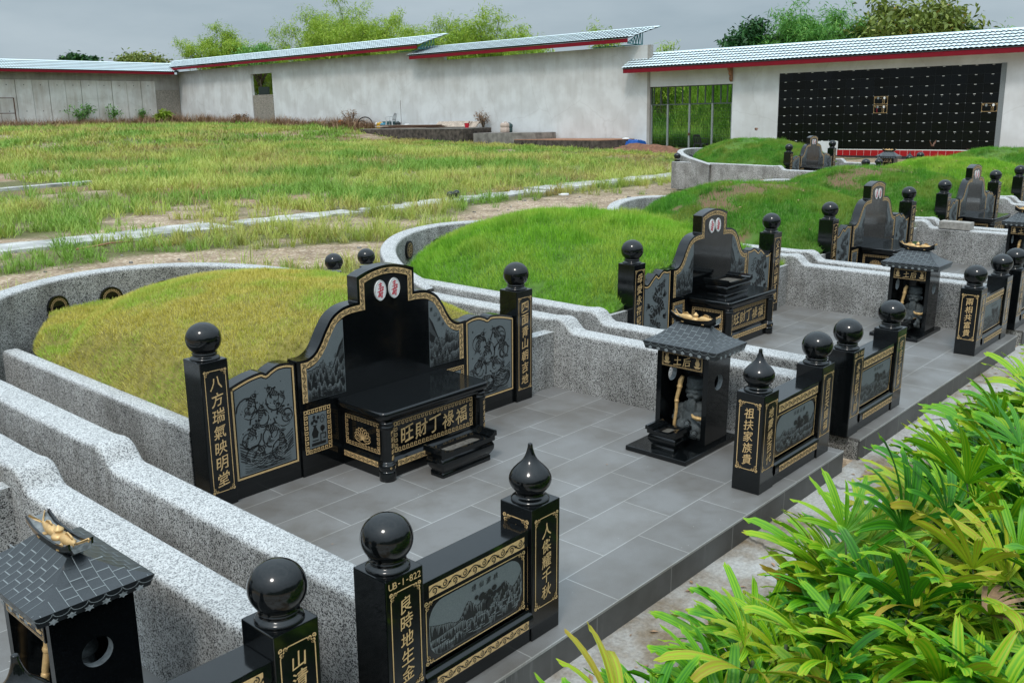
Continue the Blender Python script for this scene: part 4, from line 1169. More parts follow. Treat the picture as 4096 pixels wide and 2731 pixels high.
    for sg in (1, -1):
        f = cached(('fish',), 'gilded_fish', fsh, bt, 0, (xc, yc + sg * .080, .796)); f.rotation_euler = (0, 0, -sg * pi / 2)
    def gourd():
        mb = MB('gold_leaf').use(0, True); mb.lathe(smooth_path([(.014, 0), (.024, .008), (.026, .018), (.020, .028), (.011, .034), (.015, .040), (.016, .047), (.010, .055), (.004, .062), (.0005, .066)], 3), seg=18); return mb.mesh('gilded_gourd')
    cached(('gourd',), 'gilded_gourd', gourd, bt, 0, (xc, yc, .800))
    base = Vector(loc)
    if statue_in: deity(tuple(base + Vector((X0 + .150, (Y0 + Y1) / 2 - .018, Z0))), label_statue)
    if label_trough: incense_trough(tuple(base + Vector((.135, .215, .032))), label_trough, .205, .165, .150, radians(90), 'incense trough', 'incense troughs', False)
    return t

def deity(loc, label):
    """seated bearded earth god, facing -x; about 0.40 m"""
    t = thing('earth_god_statue', label, 'statue', loc, 'earth god statues')
    def body():
        mb = MB('statue_stone')
        B = mb.ball; Rx = lambda ax, a: Matrix.Rotation(a, 3, ax)
        B((.0, 0, .115), (.070, .080, .085))                       # trunk
        B((.005, 0, .175), (.052, .078, .050))                     # shoulders
        B((-.030, 0, .085), (.055, .088, .048))                    # lap
        for sg in (1, -1):
            B((-.062, sg * .045, .072), (.034, .034, .040))        # knees
            B((-.066, sg * .046, .036), (.028, .034, .044))        # shins under the robe
            B((-.084, sg * .046, .010), (.034, .022, .014))        # shoes
            B((-.012, sg * .086, .145), (.036, .030, .052), rot=Rx('X', sg * .25))     # upper arms, wide sleeves
            B((-.052, sg * .078, .118), (.036, .026, .026))        # forearms
            B((-.078, sg * .068, .130), (.017, .014, .018))        # hands
            B((.0, sg * .052, .268), (.010, .008, .020))           # ears
        B((-.002, 0, .222), (.026, .026, .030))                    # neck
        B((-.006, 0, .268), (.045, .043, .052))                    # head
        B((-.030, .020, .254), (.020, .017, .016)); B((-.030, -.020, .254), (.020, .017, .016))   # cheeks
        B((-.052, 0, .262), (.012, .010, .013))                    # nose
        B((-.040, 0, .283), (.014, .036, .007))                    # brow
        B((-.036, 0, .232), (.018, .020, .014))                    # chin
        mb.lathe([(.03, .298), (.050, .300), (.052, .318), (.047, .322), (.049, .345), (.046, .360), (.02, .364)], (0, 0, 0), 20)   # cap
        B((-.046, 0, .325), (.010, .014, .016))
        for i in range(3):                                         # beard in three locks
            B((-.046 + .003 * abs(i - 1), (i - 1) * .016, .196 - .004 * abs(i - 1)), (.015, .013, .044))
        B((-.050, 0, .165), (.011, .012, .030))
        me = mb.mesh('body'); tmp = bpy.data.objects.new('body', me); COL.objects.link(tmp)
        rm = tmp.modifiers.new('r', 'REMESH'); rm.mode = 'VOXEL'; rm.voxel_size = .0042
        sm = tmp.modifiers.new('s', 'SMOOTH'); sm.factor = .5; sm.iterations = 2
        out = bpy.data.meshes.new_from_object(tmp.evaluated_get(bpy.context.evaluated_depsgraph_get()))
        bpy.data.objects.remove(tmp)
        out.name = 'body'
        out.polygons.foreach_set('use_smooth', [True] * len(out.polygons))
        return out
    t.scale = (1.1, 1.24, 1.12)
    cached(('deity',), 'body', body, t)
    def staff():
        mb = MB('gold_leaf').use(0, True)
        mb.tube([(-.098, .070, 0), (-.094, .070, .10), (-.086, .066, .17), (-.082, .068, .24), (-.072, .060, .30), (-.064, .058, .345), (-.060, .048, .372)], [.008, .009, .009, .011, .012, .015, .010], 8)
        mb.ball((-.070, .060, .31), .016, 10, 6); mb.ball((-.084, .067, .225), .0135, 10, 6)
        return mb.mesh('staff')
    cached(('staff',), 'staff', staff, t)
    def ingot():
        mb = MB('gold_leaf').use(0, True)
        mb.ball((-.086, -.062, .150), (.016, .022, .011), 12, 7)
        for i in range(12): pass
        mb.tube([(-.086, -.098, .166), (-.086, -.088, .152), (-.086, -.062, .145), (-.086, -.036, .152), (-.086, -.026, .166)], [.004, .010, .013, .010, .004], 8)
        return mb.mesh('gold_ingot')
    cached(('ingot',), 'gold_ingot', ingot, t)
    def med():
        g = MB('etched_black', 'etched_line')
        for y_, z_, x_ in ((.048, .060, -.0945), (-.048, .060, -.0945), (.0, .105, -.0855)):
            fn = leftface(x_, y_, z_)
            g.use(0); g.prism([(.019 * cos(a), .019 * sin(a)) for a in [2 * pi * j / 18 for j in range(18)]], fn, .003, -.012)
            g.use(1); g.ribbon([(.016 * cos(a), .016 * sin(a)) for a in [2 * pi * j / 18 for j in range(18)]], .002, fn, .0035, True)
            put_char(g, '壽', fn, 0, 0, .022, .0035)
        return g.mesh('robe_medallions')
    cached(('med',), 'robe_medallions', med, t)
    return t

# ---------------------------------------------------------------- numpy meshes for grass and leaves
def vnoise(x, y, seed=0):
    xi = np.floor(x).astype(np.int64); yi = np.floor(y).astype(np.int64); xf = x - xi; yf = y - yi
    def h(a, b_):
        n_ = (a * 374761393 + b_ * 668265263 + seed * 1442695041) & 0xFFFFFFFF
        n_ = ((n_ ^ (n_ >> 13)) * 1274126177) & 0xFFFFFFFF
        return ((n_ ^ (n_ >> 16)) & 0xFFFF) / 65535.0
    u = xf * xf * (3 - 2 * xf); v = yf * yf * (3 - 2 * yf)
    return (h(xi, yi) * (1 - u) + h(xi + 1, yi) * u) * (1 - v) + (h(xi, yi + 1) * (1 - u) + h(xi + 1, yi + 1) * u) * v
def fbm(x, y, seed=0, o=4):
    s = 0; a = 0.5; t = 0
    for i in range(o): s = s + a * vnoise(x * 2 ** i, y * 2 ** i, seed + i); t += a; a *= .55
    return s / t
def sstep(a, b_, x): t = np.clip((x - a) / (b_ - a), 0, 1); return t * t * (3 - 2 * t)
NR = np.random.default_rng(5)

def npmesh(name, co_, faces, tint, mat, nper=3, smooth=False):
    """co_: (N,3); faces: (F,nper) of ints; tint: per vertex"""
    me = bpy.data.meshes.new(name)
    me.vertices.add(len(co_)); me.vertices.foreach_set('co', co_.astype(np.float32).ravel())
    me.loops.add(faces.size); me.loops.foreach_set('vertex_index', faces.astype(np.int32).ravel())
    me.polygons.add(len(faces)); me.polygons.foreach_set('loop_start', np.arange(0, faces.size, nper, dtype=np.int32))
    if tint is not None:
        a = me.attributes.new('tint', 'FLOAT', 'POINT'); a.data.foreach_set('value', tint.astype(np.float32))
    if mat: me.materials.append(MAT[mat])
    if smooth: me.polygons.foreach_set('use_smooth', np.ones(len(faces), dtype=bool))
    me.update(); me.validate()
    return me
def blades(base, nrm, h, w, lean, tint, two=False, bend=0.35):
    """one leaf blade per base point: a triangle, or a bent quad + tip"""
    n_ = len(base); az = NR.uniform(0, 2 * pi, n_)
    d = np.stack([np.cos(az), np.sin(az), np.zeros(n_)], 1); sd_ = np.stack([-np.sin(az), np.cos(az), np.zeros(n_)], 1)
    up = nrm + d * lean[:, None]; up /= np.linalg.norm(up, axis=1)[:, None]
    h = h[:, None]; w = w[:, None]
    if not two:
        co_ = np.stack([base - sd_ * w / 2, base + sd_ * w / 2, base + up * h], 1).reshape(-1, 3)
        return co_, np.arange(3 * n_).reshape(-1, 3), np.repeat(tint, 3)
    mid = base + up * h * .55; tip = mid + (up + d * bend * (1 + lean[:, None]) - np.array([0, 0, .25]) * lean[:, None]) * h * .5
    co_ = np.stack([base - sd_ * w / 2, base + sd_ * w / 2, mid + sd_ * w * .42, mid - sd_ * w * .42, tip], 1).reshape(-1, 3)
    i = np.arange(n_)[:, None] * 5
    f = np.concatenate([i + np.array([[0, 1, 2]]), i + np.array([[0, 2, 3]]), i + np.array([[3, 2, 4]])], 0)
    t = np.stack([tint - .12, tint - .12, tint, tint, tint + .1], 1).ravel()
    return co_, f, np.clip(t, 0, 1)

# ---------------------------------------------------------------- grave enclosure walls
def side_height(y):
    return .455 + .078 * float(sstep(4.27, 4.385, np.array(y))) + .014 * math.exp(-((y - 4.43) / .06) ** 2)
def wall_section(mb, frames):
    """frames: list of (left point xy, right point xy, top z); rounded shoulders"""
    r_ = .030; vs = []; k = None
    for (l_, q, z_) in frames:
        l_ = Vector((*l_, 0)); q = Vector((*q, 0)); ax = (q - l_).normalized(); L_ = (q - l_).length
        sec = [(0, -.16), (0, z_ - r_)] + [(r_ - r_ * cos(a), z_ - r_ + r_ * sin(a)) for a in (pi / 6, pi / 3, pi / 2)] + [(L_ - r_ + r_ * sin(a), z_ - r_ + r_ * cos(a)) for a in (0, pi / 6, pi / 3)] + [(L_, z_ - r_), (L_, -.16)]
        k = len(sec)
        vs += [tuple(l_ + ax * u + Vector((0, 0, w))) for u, w in sec]
    fs = []
    for i in range(len(frames) - 1):
        for j in range(k - 1): fs.append((i * k + j, i * k + j + 1, (i + 1) * k + j + 1, (i + 1) * k + j))
    fs.append(tuple(range(k))); fs.append(tuple(reversed(range((len(frames) - 1) * k, len(frames) * k))))
    mb.add(vs, fs)
ARC_C, ARC_A, ARC_B, ARC_X = 6.20, 1.80, 1.74, -.20
def arc_top(th): return .50 + .29 * max(0.0, sin(th)) ** .8
def enclosure(loc, label, sides=(-1, 1), arc=True, inner=False, discs=(), ychar=None, balls=(-1, 1)):
    t = thing('grave_enclosure_wall', label, 'enclosure wall', loc, 'pebble plaster enclosure walls')
    ys = [2.405, 3.2, 4.0, 4.2, 4.24, 4.27, 4.30, 4.33, 4.36, 4.40, 4.44, 4.48, 4.55, 4.7, 5.5, 6.4, 7.36]
    for sg in sides:
        def mk(sg=sg):
            mb = MB('pebble_plaster').use(0, True)
            wall_section(mb, [((-1.900 if sg < 0 else 1.713, y_), (-1.715 if sg < 0 else 1.900, y_), side_height(y_)) for y_ in ys])
            return mb.mesh('side_wall')
        sw = cached(('side', sg), 'side_wall', mk, t)
        if sg in balls:
            def mkb():
                mb = MB('granite_black'); 
                mb.prism([(.072 * cos(a), .072 * sin(a)) for a in [pi / 8 + 2 * pi * j / 8 for j in range(8)]], topface(), 0, .045)
                mb.use(0, True); mb.lathe([(r_, z_ + .045) for r_, z_ in ball_profile(.088, .092)[4:]], seg=32); return mb.mesh('ball_finial')
            cached(('backball',), 'ball_finial', mkb, sw, 0, (1.805 * sg, 7.26, .53))
        if not (inner and sg < 0):                                  # short return wall behind the headstone's pillar
            def mks(sg=sg):
                mb = MB('pebble_plaster'); mb.box(-1.716 if sg < 0 else 1.387, -1.311 if sg < 0 else 1.714, 4.45, 4.55, -.15, .44); return mb.mesh('return_wall')
            cached(('stub', sg), 'return_wall', mks, t)
        if inner:
            def mki(sg=sg):
                mb = MB('pebble_plaster').use(0, True)
                wall_section(mb, [((-1.318 if sg < 0 else 1.195, y_), (-1.195 if sg < 0 else 1.318, y_), .437) for y_ in (4.556, 5.2, 6.0, 6.6, 7.10)])
                return mb.mesh('inner_wall')
            cached(('inner', sg), 'inner_wall', mki, t)
    if arc:
        def mka():
            mb = MB('pebble_plaster').use(0, True); fr = []
            for i in range(49):
                th = pi - pi * i / 48
                fr.append(((ARC_X + ARC_A * cos(th), ARC_C + ARC_B * sin(th)), (ARC_X + (ARC_A - .17) * cos(th), ARC_C + (ARC_B - .17) * sin(th)), arc_top(th)))
            wall_section(mb, fr); return mb.mesh('back_arc')
        ar = cached(('arc',), 'back_arc', mka, t)
        for deg, z_, ch in discs:
            th = radians(deg); c = Vector((ARC_X + (ARC_A - .172) * cos(th), ARC_C + (ARC_B - .172) * sin(th), z_))
            nx, ny = -cos(th) / ARC_A, -sin(th) / ARC_B; L_ = sqrt(nx * nx + ny * ny); nx, ny = nx / L_, ny / L_
            fn = lambda u, v, d=0.0, c=c, nx=nx, ny=ny: (c.x - ny * u + nx * d, c.y + nx * u + ny * d, c.z + v)
            mb = MB('granite_black', 'gold')
            mb.prism([(.098 * cos(a), .098 * sin(a)) for a in [2 * pi * j / 32 for j in range(32)]], fn, .022, -.02)
            mb.use(1)
            P = lambda r_, a: (r_ * cos(a), r_ * sin(a))
            for k in range(22):
                a0 = 2 * pi * k / 22; st = 2 * pi / 22
                for s0, s1, r0, r1 in ((.05, .95, .060, .0635), (.05, .2, .060, .078), (.05, .75, .0745, .078), (.6, .75, .067, .078)):
                    mb.add([fn(*P(r0, a0 + s0 * st), .024), fn(*P(r0, a0 + s1 * st), .024), fn(*P(r1, a0 + s1 * st), .024), fn(*P(r1, a0 + s0 * st), .024)], [(0, 1, 2, 3)])
            if ch: put_char(mb, ch, fn, 0, 0, .092, .024)
            mb.build('round_plaque', ar)
    return t
def platform(loc, x0=-1.905, x1=1.845):
    def mk():
        mb = MB('pebble_plaster', 'kerb_tile', 'floor_tile')
        mb.use(0); mb.box(x0 + .003, x1 - .003, 2.186, 4.50, -.16, -.0125)
        mb.use(2); mb.box(x0, x1, 2.172, 4.50, -.0120, 0.0)
        mb.use(1); mb.box(x0, x1, 2.174, 2.1855, -.16, -.0125)
        return mb.mesh('tiled_floor')
    return tag(cached(('floor',), 'tiled_floor', mk, None, 0, loc), kind='structure')

# ---------------------------------------------------------------- grave mounds
def mound_fn(kind):
    if kind == 'olive': Xw, ze, Ht, lim, pw = 1.26, .48, .48, 1.205, .62
    else: Xw, ze, Ht, lim, pw = 1.80, .455, {'low': .56, 'tall': .60}[kind], 1.735, .85
    def hgt(x, y):
        ry = np.where(y > 5.6, (y - 5.6) / 1.78, (y - 5.6) / 2.2) if kind == 'olive' else np.where(y > 6.0, (y - 6.0) / 1.95, (y - 6.0) / 2.35)
        rho = (np.abs(x) / Xw) ** 2.1 + ry ** 2
        z_ = ze + Ht * np.clip(1 - rho, 0, 1) ** pw
        z_ = z_ + (.05 if kind == 'olive' else .13) * (fbm(x * 1.9 + 3, y * 1.9, 3) - .5) * np.clip(1 - rho, 0.1, 1)
        # the earth is heaped against the back of the stones and starts at their upper edge
        ax = np.abs(x)
        rim = np.interp(ax, [0, .23, .36, .43, .53, .63, .70, 1.10, 1.16, 1.24, 1.45, 1.8], [.93, .93, .93, .89, .76, .69, .685, .66, .60, .50, .46, .44])
        lim_z = rim + np.clip(y - 4.50, 0, 9) * 1.15
        z_ = np.minimum(z_, lim_z)
        # a gentle foot: the turf starts level with the walls that hold it
        edge_d = np.clip(lim - ax, 0, 9)
        if kind == 'olive': edge_d = np.minimum(edge_d, np.clip(1 - ((ax / 1.235) ** 3 + (np.clip(y - 5.9, 0, 9) / 1.80) ** 3), 0, 1) * .55 + np.where((ax < .8), .2, 0))
        else: edge_d = np.minimum(edge_d, np.clip(1 - ((ax / 1.76) ** 3 + (np.clip(y - 5.9, 0, 9) / 1.50) ** 3), 0, 1) * .55)
        foot = (.415 if kind == 'olive' else .475) + edge_d * (1.7 if kind == 'olive' else 2.6)
        z_ = np.minimum(z_, foot)
        if kind == 'olive': z_ = np.maximum(z_, np.minimum(foot, .565 * sstep(6.2, 7.0, y)))
        return z_
    def inside(x, y):
        a = (np.abs(x) < lim) & (y > 4.49) & ((y < 5.2) | (((x - ARC_X) / (ARC_A - .172)) ** 2 + ((y - ARC_C) / (ARC_B - .172)) ** 2 < 1))
        sx_, sb_ = (1.235, 1.80) if kind == 'olive' else (1.76, 1.50)
        a &= (np.abs(x) / sx_) ** 3 + (np.clip(y - 5.9, 0, 9) / sb_) ** 3 < 1
        return a
    return hgt, inside, lim
def mound(loc, label, kind, grass, soil, dead=0):
    hgt, inside, lim = mound_fn(kind)
    def mk():
        nx, ny = 60, 56; xs = np.linspace(-lim, lim, nx); ts = np.linspace(0, 1, ny)
        X = np.repeat(xs[:, None], ny, 1)
        yend = np.where(True, ARC_C + (ARC_B - .172) * np.sqrt(np.clip(1 - ((X - ARC_X) / (ARC_A - .172)) ** 2, .0, 1)), 0)
        sx_, sb_ = (1.235, 1.80) if kind == 'olive' else (1.76, 1.50)
        yend = np.minimum(yend, 5.9 + sb_ * np.clip(1 - (np.abs(X) / sx_) ** 3, 0, 1) ** (1 / 3))
        Y = 4.488 + (yend - 4.488) * ts[None, :]
        Z = hgt(X, Y) - .008
        co_ = np.stack([X, Y, Z], 2).reshape(-1, 3)
        i, j = np.meshgrid(np.arange(nx - 1), np.arange(ny - 1), indexing='ij'); a = i * ny + j
        f = np.stack([a, a + ny, a + ny + 1, a + 1], 2).reshape(-1, 4)
        # skirt down to the ground so that the mound is a body and not a sheet
        rim = np.concatenate([np.arange(0, nx) * ny, (nx - 1) * ny + np.arange(1, ny), np.arange(nx - 2, -1, -1) * ny + ny - 1, np.arange(ny - 2, 0, -1)])
        low = co_[rim].copy(); low[:, 2] = -.15; o_ = len(co_); k = len(rim)
        sk = np.stack([rim, np.roll(rim, -1), o_ + (np.arange(k) + 1) % k, o_ + np.arange(k)], 1)
        allc = np.concatenate([co_, low]); return npmesh('soil', allc, np.concatenate([f, sk]), sstep(.58, .68, fbm(allc[:, 0] * 1.3 + 11, allc[:, 1] * 1.3 + 5, 21)), soil, 4, True)
    t = cached(('soil', kind, soil), 'grave_mound', mk, None, 0, loc)
    tag(t, label, 'grave mound', 'grass covered grave mounds')
    def mkg():
        dens = 13000 if kind == 'olive' else 9000
        area = 2 * lim * 3.3; n_ = int(area * dens)
        x = NR.uniform(-lim - .02, lim + .02, n_); y = NR.uniform(4.475, 7.8, n_); k = inside(x, y)
        bare = fbm(x * 1.3 + 11, y * 1.3 + 5, 21) + .22 * (fbm(x * 7, y * 7, 23) - .5)
        if kind == 'tall': k &= (NR.uniform(0, 1, n_) > sstep(.60, .70, bare) * .86)
        x, y = x[k], y[k]; n_ = len(x); z_ = hgt(x, y); e = .02
        nr = np.stack([-(hgt(x + e, y) - z_) / e, -(hgt(x, y + e) - z_) / e, np.ones(n_)], 1); nr /= np.linalg.norm(nr, axis=1)[:, None]
        nr = nr * .55 + np.array([0, 0, .45])
        lush = fbm(x * 2.1, y * 2.1, 9)
        if kind == 'olive': h = NR.uniform(.018, .036, n_) * (0.7 + .6 * lush)
        else: h = NR.uniform(.036, .075, n_) * (0.6 + .8 * lush)
        tuft = fbm(x * 5.5 + 1, y * 5.5, 13); h = h * (1 + (.35 if kind == 'olive' else .9) * sstep(.62, .74, tuft))
        edge = np.clip((lim - np.abs(x)) / .10, 0, 1)
        h = h * (1 + .35 * (1 - edge))
        w = NR.uniform(.0042, .0068, n_)
        tint = np.clip(.10 + .62 * lush - .25 * sstep(.60, .72, tuft) + .25 * (fbm(x * 9, y * 9, 15) - .5) + NR.normal(0, .19, n_), 0, 1)
        c, f, t_ = blades(np.stack([x, y, z_ - .012], 1), nr, h, w, NR.uniform(.05, .85, n_), tint)
        return npmesh('grass', c, f, t_, grass)
    g = cached(('moundgrass', kind), 'grass', mkg, t)
    if MAT[grass] not in list(g.data.materials):
        g.material_slots[0].link = 'OBJECT'; g.material_slots[0].material = MAT[grass]
    tag(g, kind='stuff')
    if dead:
        def mkd():
            mb = MB('dead_leaf'); q = random.Random(dead)
            for i in range(70):
                x_, y_ = q.uniform(-lim * .95, lim * .95), q.uniform(4.7, 7.2)
                if not bool(inside(np.array(x_), np.array(y_))): continue
                z_ = float(hgt(np.array(x_), np.array(y_))) + q.uniform(.03, .055); a = q.uniform(0, 6.3); L_ = q.uniform(.018, .042)
                c_, s_ = cos(a) * L_, sin(a) * L_
                mb.add([(x_ - c_, y_ - s_, z_), (x_ - s_ * .45, y_ + c_ * .45, z_ + .012), (x_ + c_, y_ + s_, z_ + .006), (x_ + s_ * .45, y_ - c_ * .45, z_ + .010)], [(0, 1, 2, 3)])
            return mb.mesh('fallen_leaves')
        tag(cached(('dead', kind, dead), 'fallen_leaves', mkd, t), kind='stuff')
    return t

# ---------------------------------------------------------------- lady palms
def palm_fan(base, dirv, L_, nb, spread, q, out):
    """one fan leaf: pleated blades fanning out from the end of the leaf stalk"""
    d = Vector(dirv).normalized(); side = d.cross(Vector((0, 0, 1)))
    side = side.normalized() if side.length > .05 else Vector((1, 0, 0)); upn = side.cross(d)
    tb = q.choice((.12, .30, .42, .55, .62, .68, .72, .76))
    yel = q.random() < .10
    for k in range(nb):
        a = (k - (nb - 1) / 2) * spread / max(1, nb - 1) + q.uniform(-.06, .06)
        bd = (d * cos(a) + side * sin(a)).normalized(); bs = (side * cos(a) - d * sin(a)).normalized()
        l_ = L_ * (1 - .22 * abs(k - (nb - 1) / 2) / nb * 2) * q.uniform(.85, 1.12)
        w = l_ * q.uniform(.082, .130); droop = q.uniform(.0, .42); tw = q.uniform(-.9, .9)
        t0 = tb + q.uniform(-.1, .14); ns = 8; nc = 7
        brown = q.random() < .12
        grid = []
        for i in range(ns + 1):
            f_ = i / ns
            wid = w * (.22 + .78 * min(1, f_ / .38)) * (1 - .40 * max(0, (f_ - .6) / .4) ** 1.6)
            c = Vector(base) + bd * (l_ * f_) + upn * (l_ * .14 * sin(f_ * 2.2)) - Vector((0, 0, 1)) * (l_ * droop * f_ ** 2.4 * .55)
            s2 = (bs * cos(tw * f_) + upn * sin(tw * f_)); n2 = upn
            for j in range(nc):
                u = j / (nc - 1) * 2 - 1
                zz = wid * (.16 * abs(u)) + wid * .045 * (1 if j % 2 else -1)
                rag = (q.uniform(-.05, .03) * l_ if i == ns else 0)
                p = c + s2 * (u * wid * .5) + n2 * zz + bd * (rag - (abs(u) ** 2 * .05 * l_ if i == ns else 0))
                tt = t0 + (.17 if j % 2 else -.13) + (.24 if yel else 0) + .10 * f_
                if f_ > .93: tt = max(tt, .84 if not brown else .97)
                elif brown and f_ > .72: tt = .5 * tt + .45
                grid.append((p, min(1, max(0, tt))))
        o = len(out[0])
        out[0].extend([tuple(g[0]) for g in grid]); out[2].extend([g[1] for g in grid])
        for i in range(ns):
            for j in range(nc - 1): out[1].append((o + i * nc + j, o + i * nc + j + 1, o + (i + 1) * nc + j + 1, o + (i + 1) * nc + j))
def lady_palm(loc, seed, hmax, nf, label, group=True):
    q = random.Random(seed)
    t = thing('lady_palm', label, 'plant', loc, 'lady palm bushes along the kerb')
    out = ([], [], []); st = MB('palm_stem').use(0, True)
    stems = []
    for i in range(max(4, nf // 3)):
        a = q.uniform(0, 6.3); r_ = q.uniform(.02, .16); h = hmax * q.uniform(.35, .85)
        p0 = Vector((r_ * cos(a), r_ * sin(a), -.02)); p1 = Vector((r_ * 1.8 * cos(a), r_ * 1.8 * sin(a), h))
        st.tube([p0, (p0 + p1) / 2 + Vector((.01, .01, 0)), p1], [.010, .009, .007], 6); stems.append((p0, p1, a))
    for i in range(nf):
        p0, p1, a = stems[i % len(stems)]
        f_ = q.uniform(.35, 1.0); b0 = p0 + (p1 - p0) * f_
        az = a + q.uniform(-1.6, 1.6) if f_ < .85 else q.uniform(0, 6.3); el = q.uniform(.35, 1.35) if f_ > .6 else q.uniform(.15, .8)
        d = Vector((cos(az) * cos(el), sin(az) * cos(el), sin(el)))
        pl = hmax * q.uniform(.18, .42); b1 = b0 + d * pl
        st.tube([b0, b0 + d * pl * .5 + Vector((0, 0, .015)), b1], [.0045, .0038, .003], 5)
        d2 = (d * .85 + Vector((cos(az), sin(az), .15)) * .35).normalized()
        palm_fan(b1, d2, q.uniform(.27, .43), q.randint(6, 10), q.uniform(1.5, 3.1), q, out)
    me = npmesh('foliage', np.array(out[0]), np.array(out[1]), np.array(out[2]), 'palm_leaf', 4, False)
    link('foliage', me, t); st.build('stems', t)
    return t

# ---------------------------------------------------------------- trees behind the walls
def leaf_cloud(name, pts, L_, wfrac, mat, seed, droop=.5, nper=1):
    q = np.random.default_rng(seed); p = np.asarray(pts); n_ = len(p)
    az = q.uniform(0, 2 * pi, n_); el = q.normal(-droop * .6, .55, n_)
    d = np.stack([np.cos(az) * np.cos(el), np.sin(az) * np.cos(el), np.sin(el)], 1)
    s = np.cross(d, np.stack([q.normal(0, .5, n_), q.normal(0, .5, n_), np.ones(n_)], 1)); s /= np.linalg.norm(s, axis=1)[:, None]
    l_ = L_ * q.uniform(.6, 1.3, n_)[:, None]; w = l_ * wfrac
    co_ = np.stack([p, p + d * l_ * .45 + s * w / 2, p + d * l_ - np.array([0, 0, 1]) * l_ * .12, p + d * l_ * .45 - s * w / 2], 1).reshape(-1, 3)
    f = np.arange(4 * n_).reshape(-1, 4)
    t = np.repeat(np.clip(q.normal(.5, .22, n_), 0, 1), 4)
    return npmesh(name, co_, f, t, mat, 4)
def bamboo(loc, h, rad, n_culm, seed, label, mat='bamboo_leaf', dens=1.0, leaf=.30):
    """a clump of arching culms with feathery sprays"""
    q = random.Random(seed); t = thing('bamboo_clump', label, 'bamboo', loc, 'bamboo clumps beyond the wall')
    st = MB('bark').use(0, True); pts = []
    for i in range(n_culm):
        a = q.uniform(0, 6.3); r_ = rad * sqrt(q.random()); hh = h * q.uniform(.62, 1.05) * (1 - .25 * r_ / rad)
        path = [Vector((.25 * r_ * cos(a), .25 * r_ * sin(a), 0)), Vector((.5 * r_ * cos(a), .5 * r_ * sin(a), hh * .5)), Vector((.85 * r_ * cos(a), .85 * r_ * sin(a), hh * .85)), Vector((1.15 * r_ * cos(a), 1.15 * r_ * sin(a), hh * q.uniform(.9, 1.02)))]
        path = smooth_path([tuple(p) for p in path], 5); st.tube(path, [.045 * (1 - .8 * j / len(path)) for j in range(len(path))], 5)
        for j in range(5, len(path)):
            for b_ in range(q.randint(2, 4)):
                az = q.uniform(0, 6.3); L_ = q.uniform(.4, 1.35) * h / 7 * (1.15 - .5 * j / len(path)); ba = Vector(path[j]); el_ = q.uniform(.1, 1.3)
                for k in range(int(30 * dens)):
                    f_ = q.random() ** .7; pp = ba + Vector((cos(az), sin(az), el_)) * L_ * f_ + Vector((q.gauss(0, .15), q.gauss(0, .15), q.gauss(0, .16) - .35 * L_ * f_ * f_))
                    pts.append(tuple(pp))
    link('crown', leaf_cloud('crown', pts, leaf, .17, mat, seed, .45), t); st.build('trunk', t)
    return t
def broad_tree(loc, h, rad, seed, label, mat, nclump=60, perclump=90, leaf=.22, wfrac=.5, flat=.7, name='broadleaf_tree', group='trees beyond the wall', open_=.0):
    q = random.Random(seed); t = thing(name, label, 'tree', loc, group)
    st = MB('bark').use(0, True); pts = []
    st.tube(smooth_path([(0, 0, 0), (.1, .05, h * .3), (0, 0, h * .55), (.05, .05, h * .8)], 4), [.16 * (1 - .75 * i / 12) for i in range(13)], 7)
    for i in range(nclump):
        a = q.uniform(0, 6.3); e = math.acos(q.uniform(-.45, 1)); rr = q.uniform(.55, 1.0) ** .6
        c = Vector((rad * rr * sin(e) * cos(a), rad * rr * sin(e) * sin(a), h - rad * flat + rad * flat * rr * cos(e)))
        c *= 1; c.z += q.gauss(0, .08 * rad)
        if i % 2 == 0: st.tube([(0, 0, h * q.uniform(.45, .7)), tuple(c * .6 + Vector((0, 0, h * .25))), tuple(c)], [.05, .03, .012], 5)
        s_ = rad * q.uniform(.13, .24)
        for k in range(perclump): pts.append((c.x + q.gauss(0, s_), c.y + q.gauss(0, s_), c.z + q.gauss(0, s_ * .6)))
    link('crown', leaf_cloud('crown', pts, leaf, wfrac, mat, seed, .6), t); st.build('trunk', t)
    return t

# ================================================================ THE PLACE
# ---------------------------------------------------------------- ground: one sheet to the horizon
def ground_z(X, Y):
    z = -.155 + np.zeros_like(X)
    z = z + (-.03) * sstep(9, 15, Y)
    rise = np.interp(Y, [0, 16, 26, 31, 36, 41, 44.5, 47, 57, 63, 69, 80, 200], [0, 0, .04, .07, .10, .17, .48, .62, .68, .64, .56, .5, .2])
    z = z + rise * sstep(12, 30, X + .35 * (Y - 40))
    z = z + .10 * (fbm(X * .22, Y * .22, 31) - .5) * sstep(9, 24, Y)
    z = z + .025 * (fbm(X * 1.6, Y * 1.6, 37, 3) - .5) * sstep(7.9, 8.6, Y)
    return z
def turf(X, Y):
    n_ = fbm(X * .42, Y * .75, 51); n2 = fbm(X * .16 + 7, Y * .30 + 3, 57)
    near = sstep(.43, .56, n_) * sstep(8.2, 9.5, Y) * (.22 + .95 * sstep(4, -4, X - 8 - 1.2 * (Y - 9.5)))
    mid = sstep(.36, .52, n_ * .6 + n2 * .4 + .10 * sstep(17, 24, Y)) 
    far = .95 - .8 * sstep(.57, .66, n2)
    strip = np.exp(-((Y - 16.1) / .9) ** 2)
    t = np.where(Y < 15.2, near + .55 * strip * (.4 + n_), np.where(Y < 25, mid, 0)); k = sstep(21, 27, Y)
    t = t * (1 - k) + np.where(Y > 21, far, 0) * k
    return np.clip(t, 0, 1) * sstep(7.9, 8.4, Y)
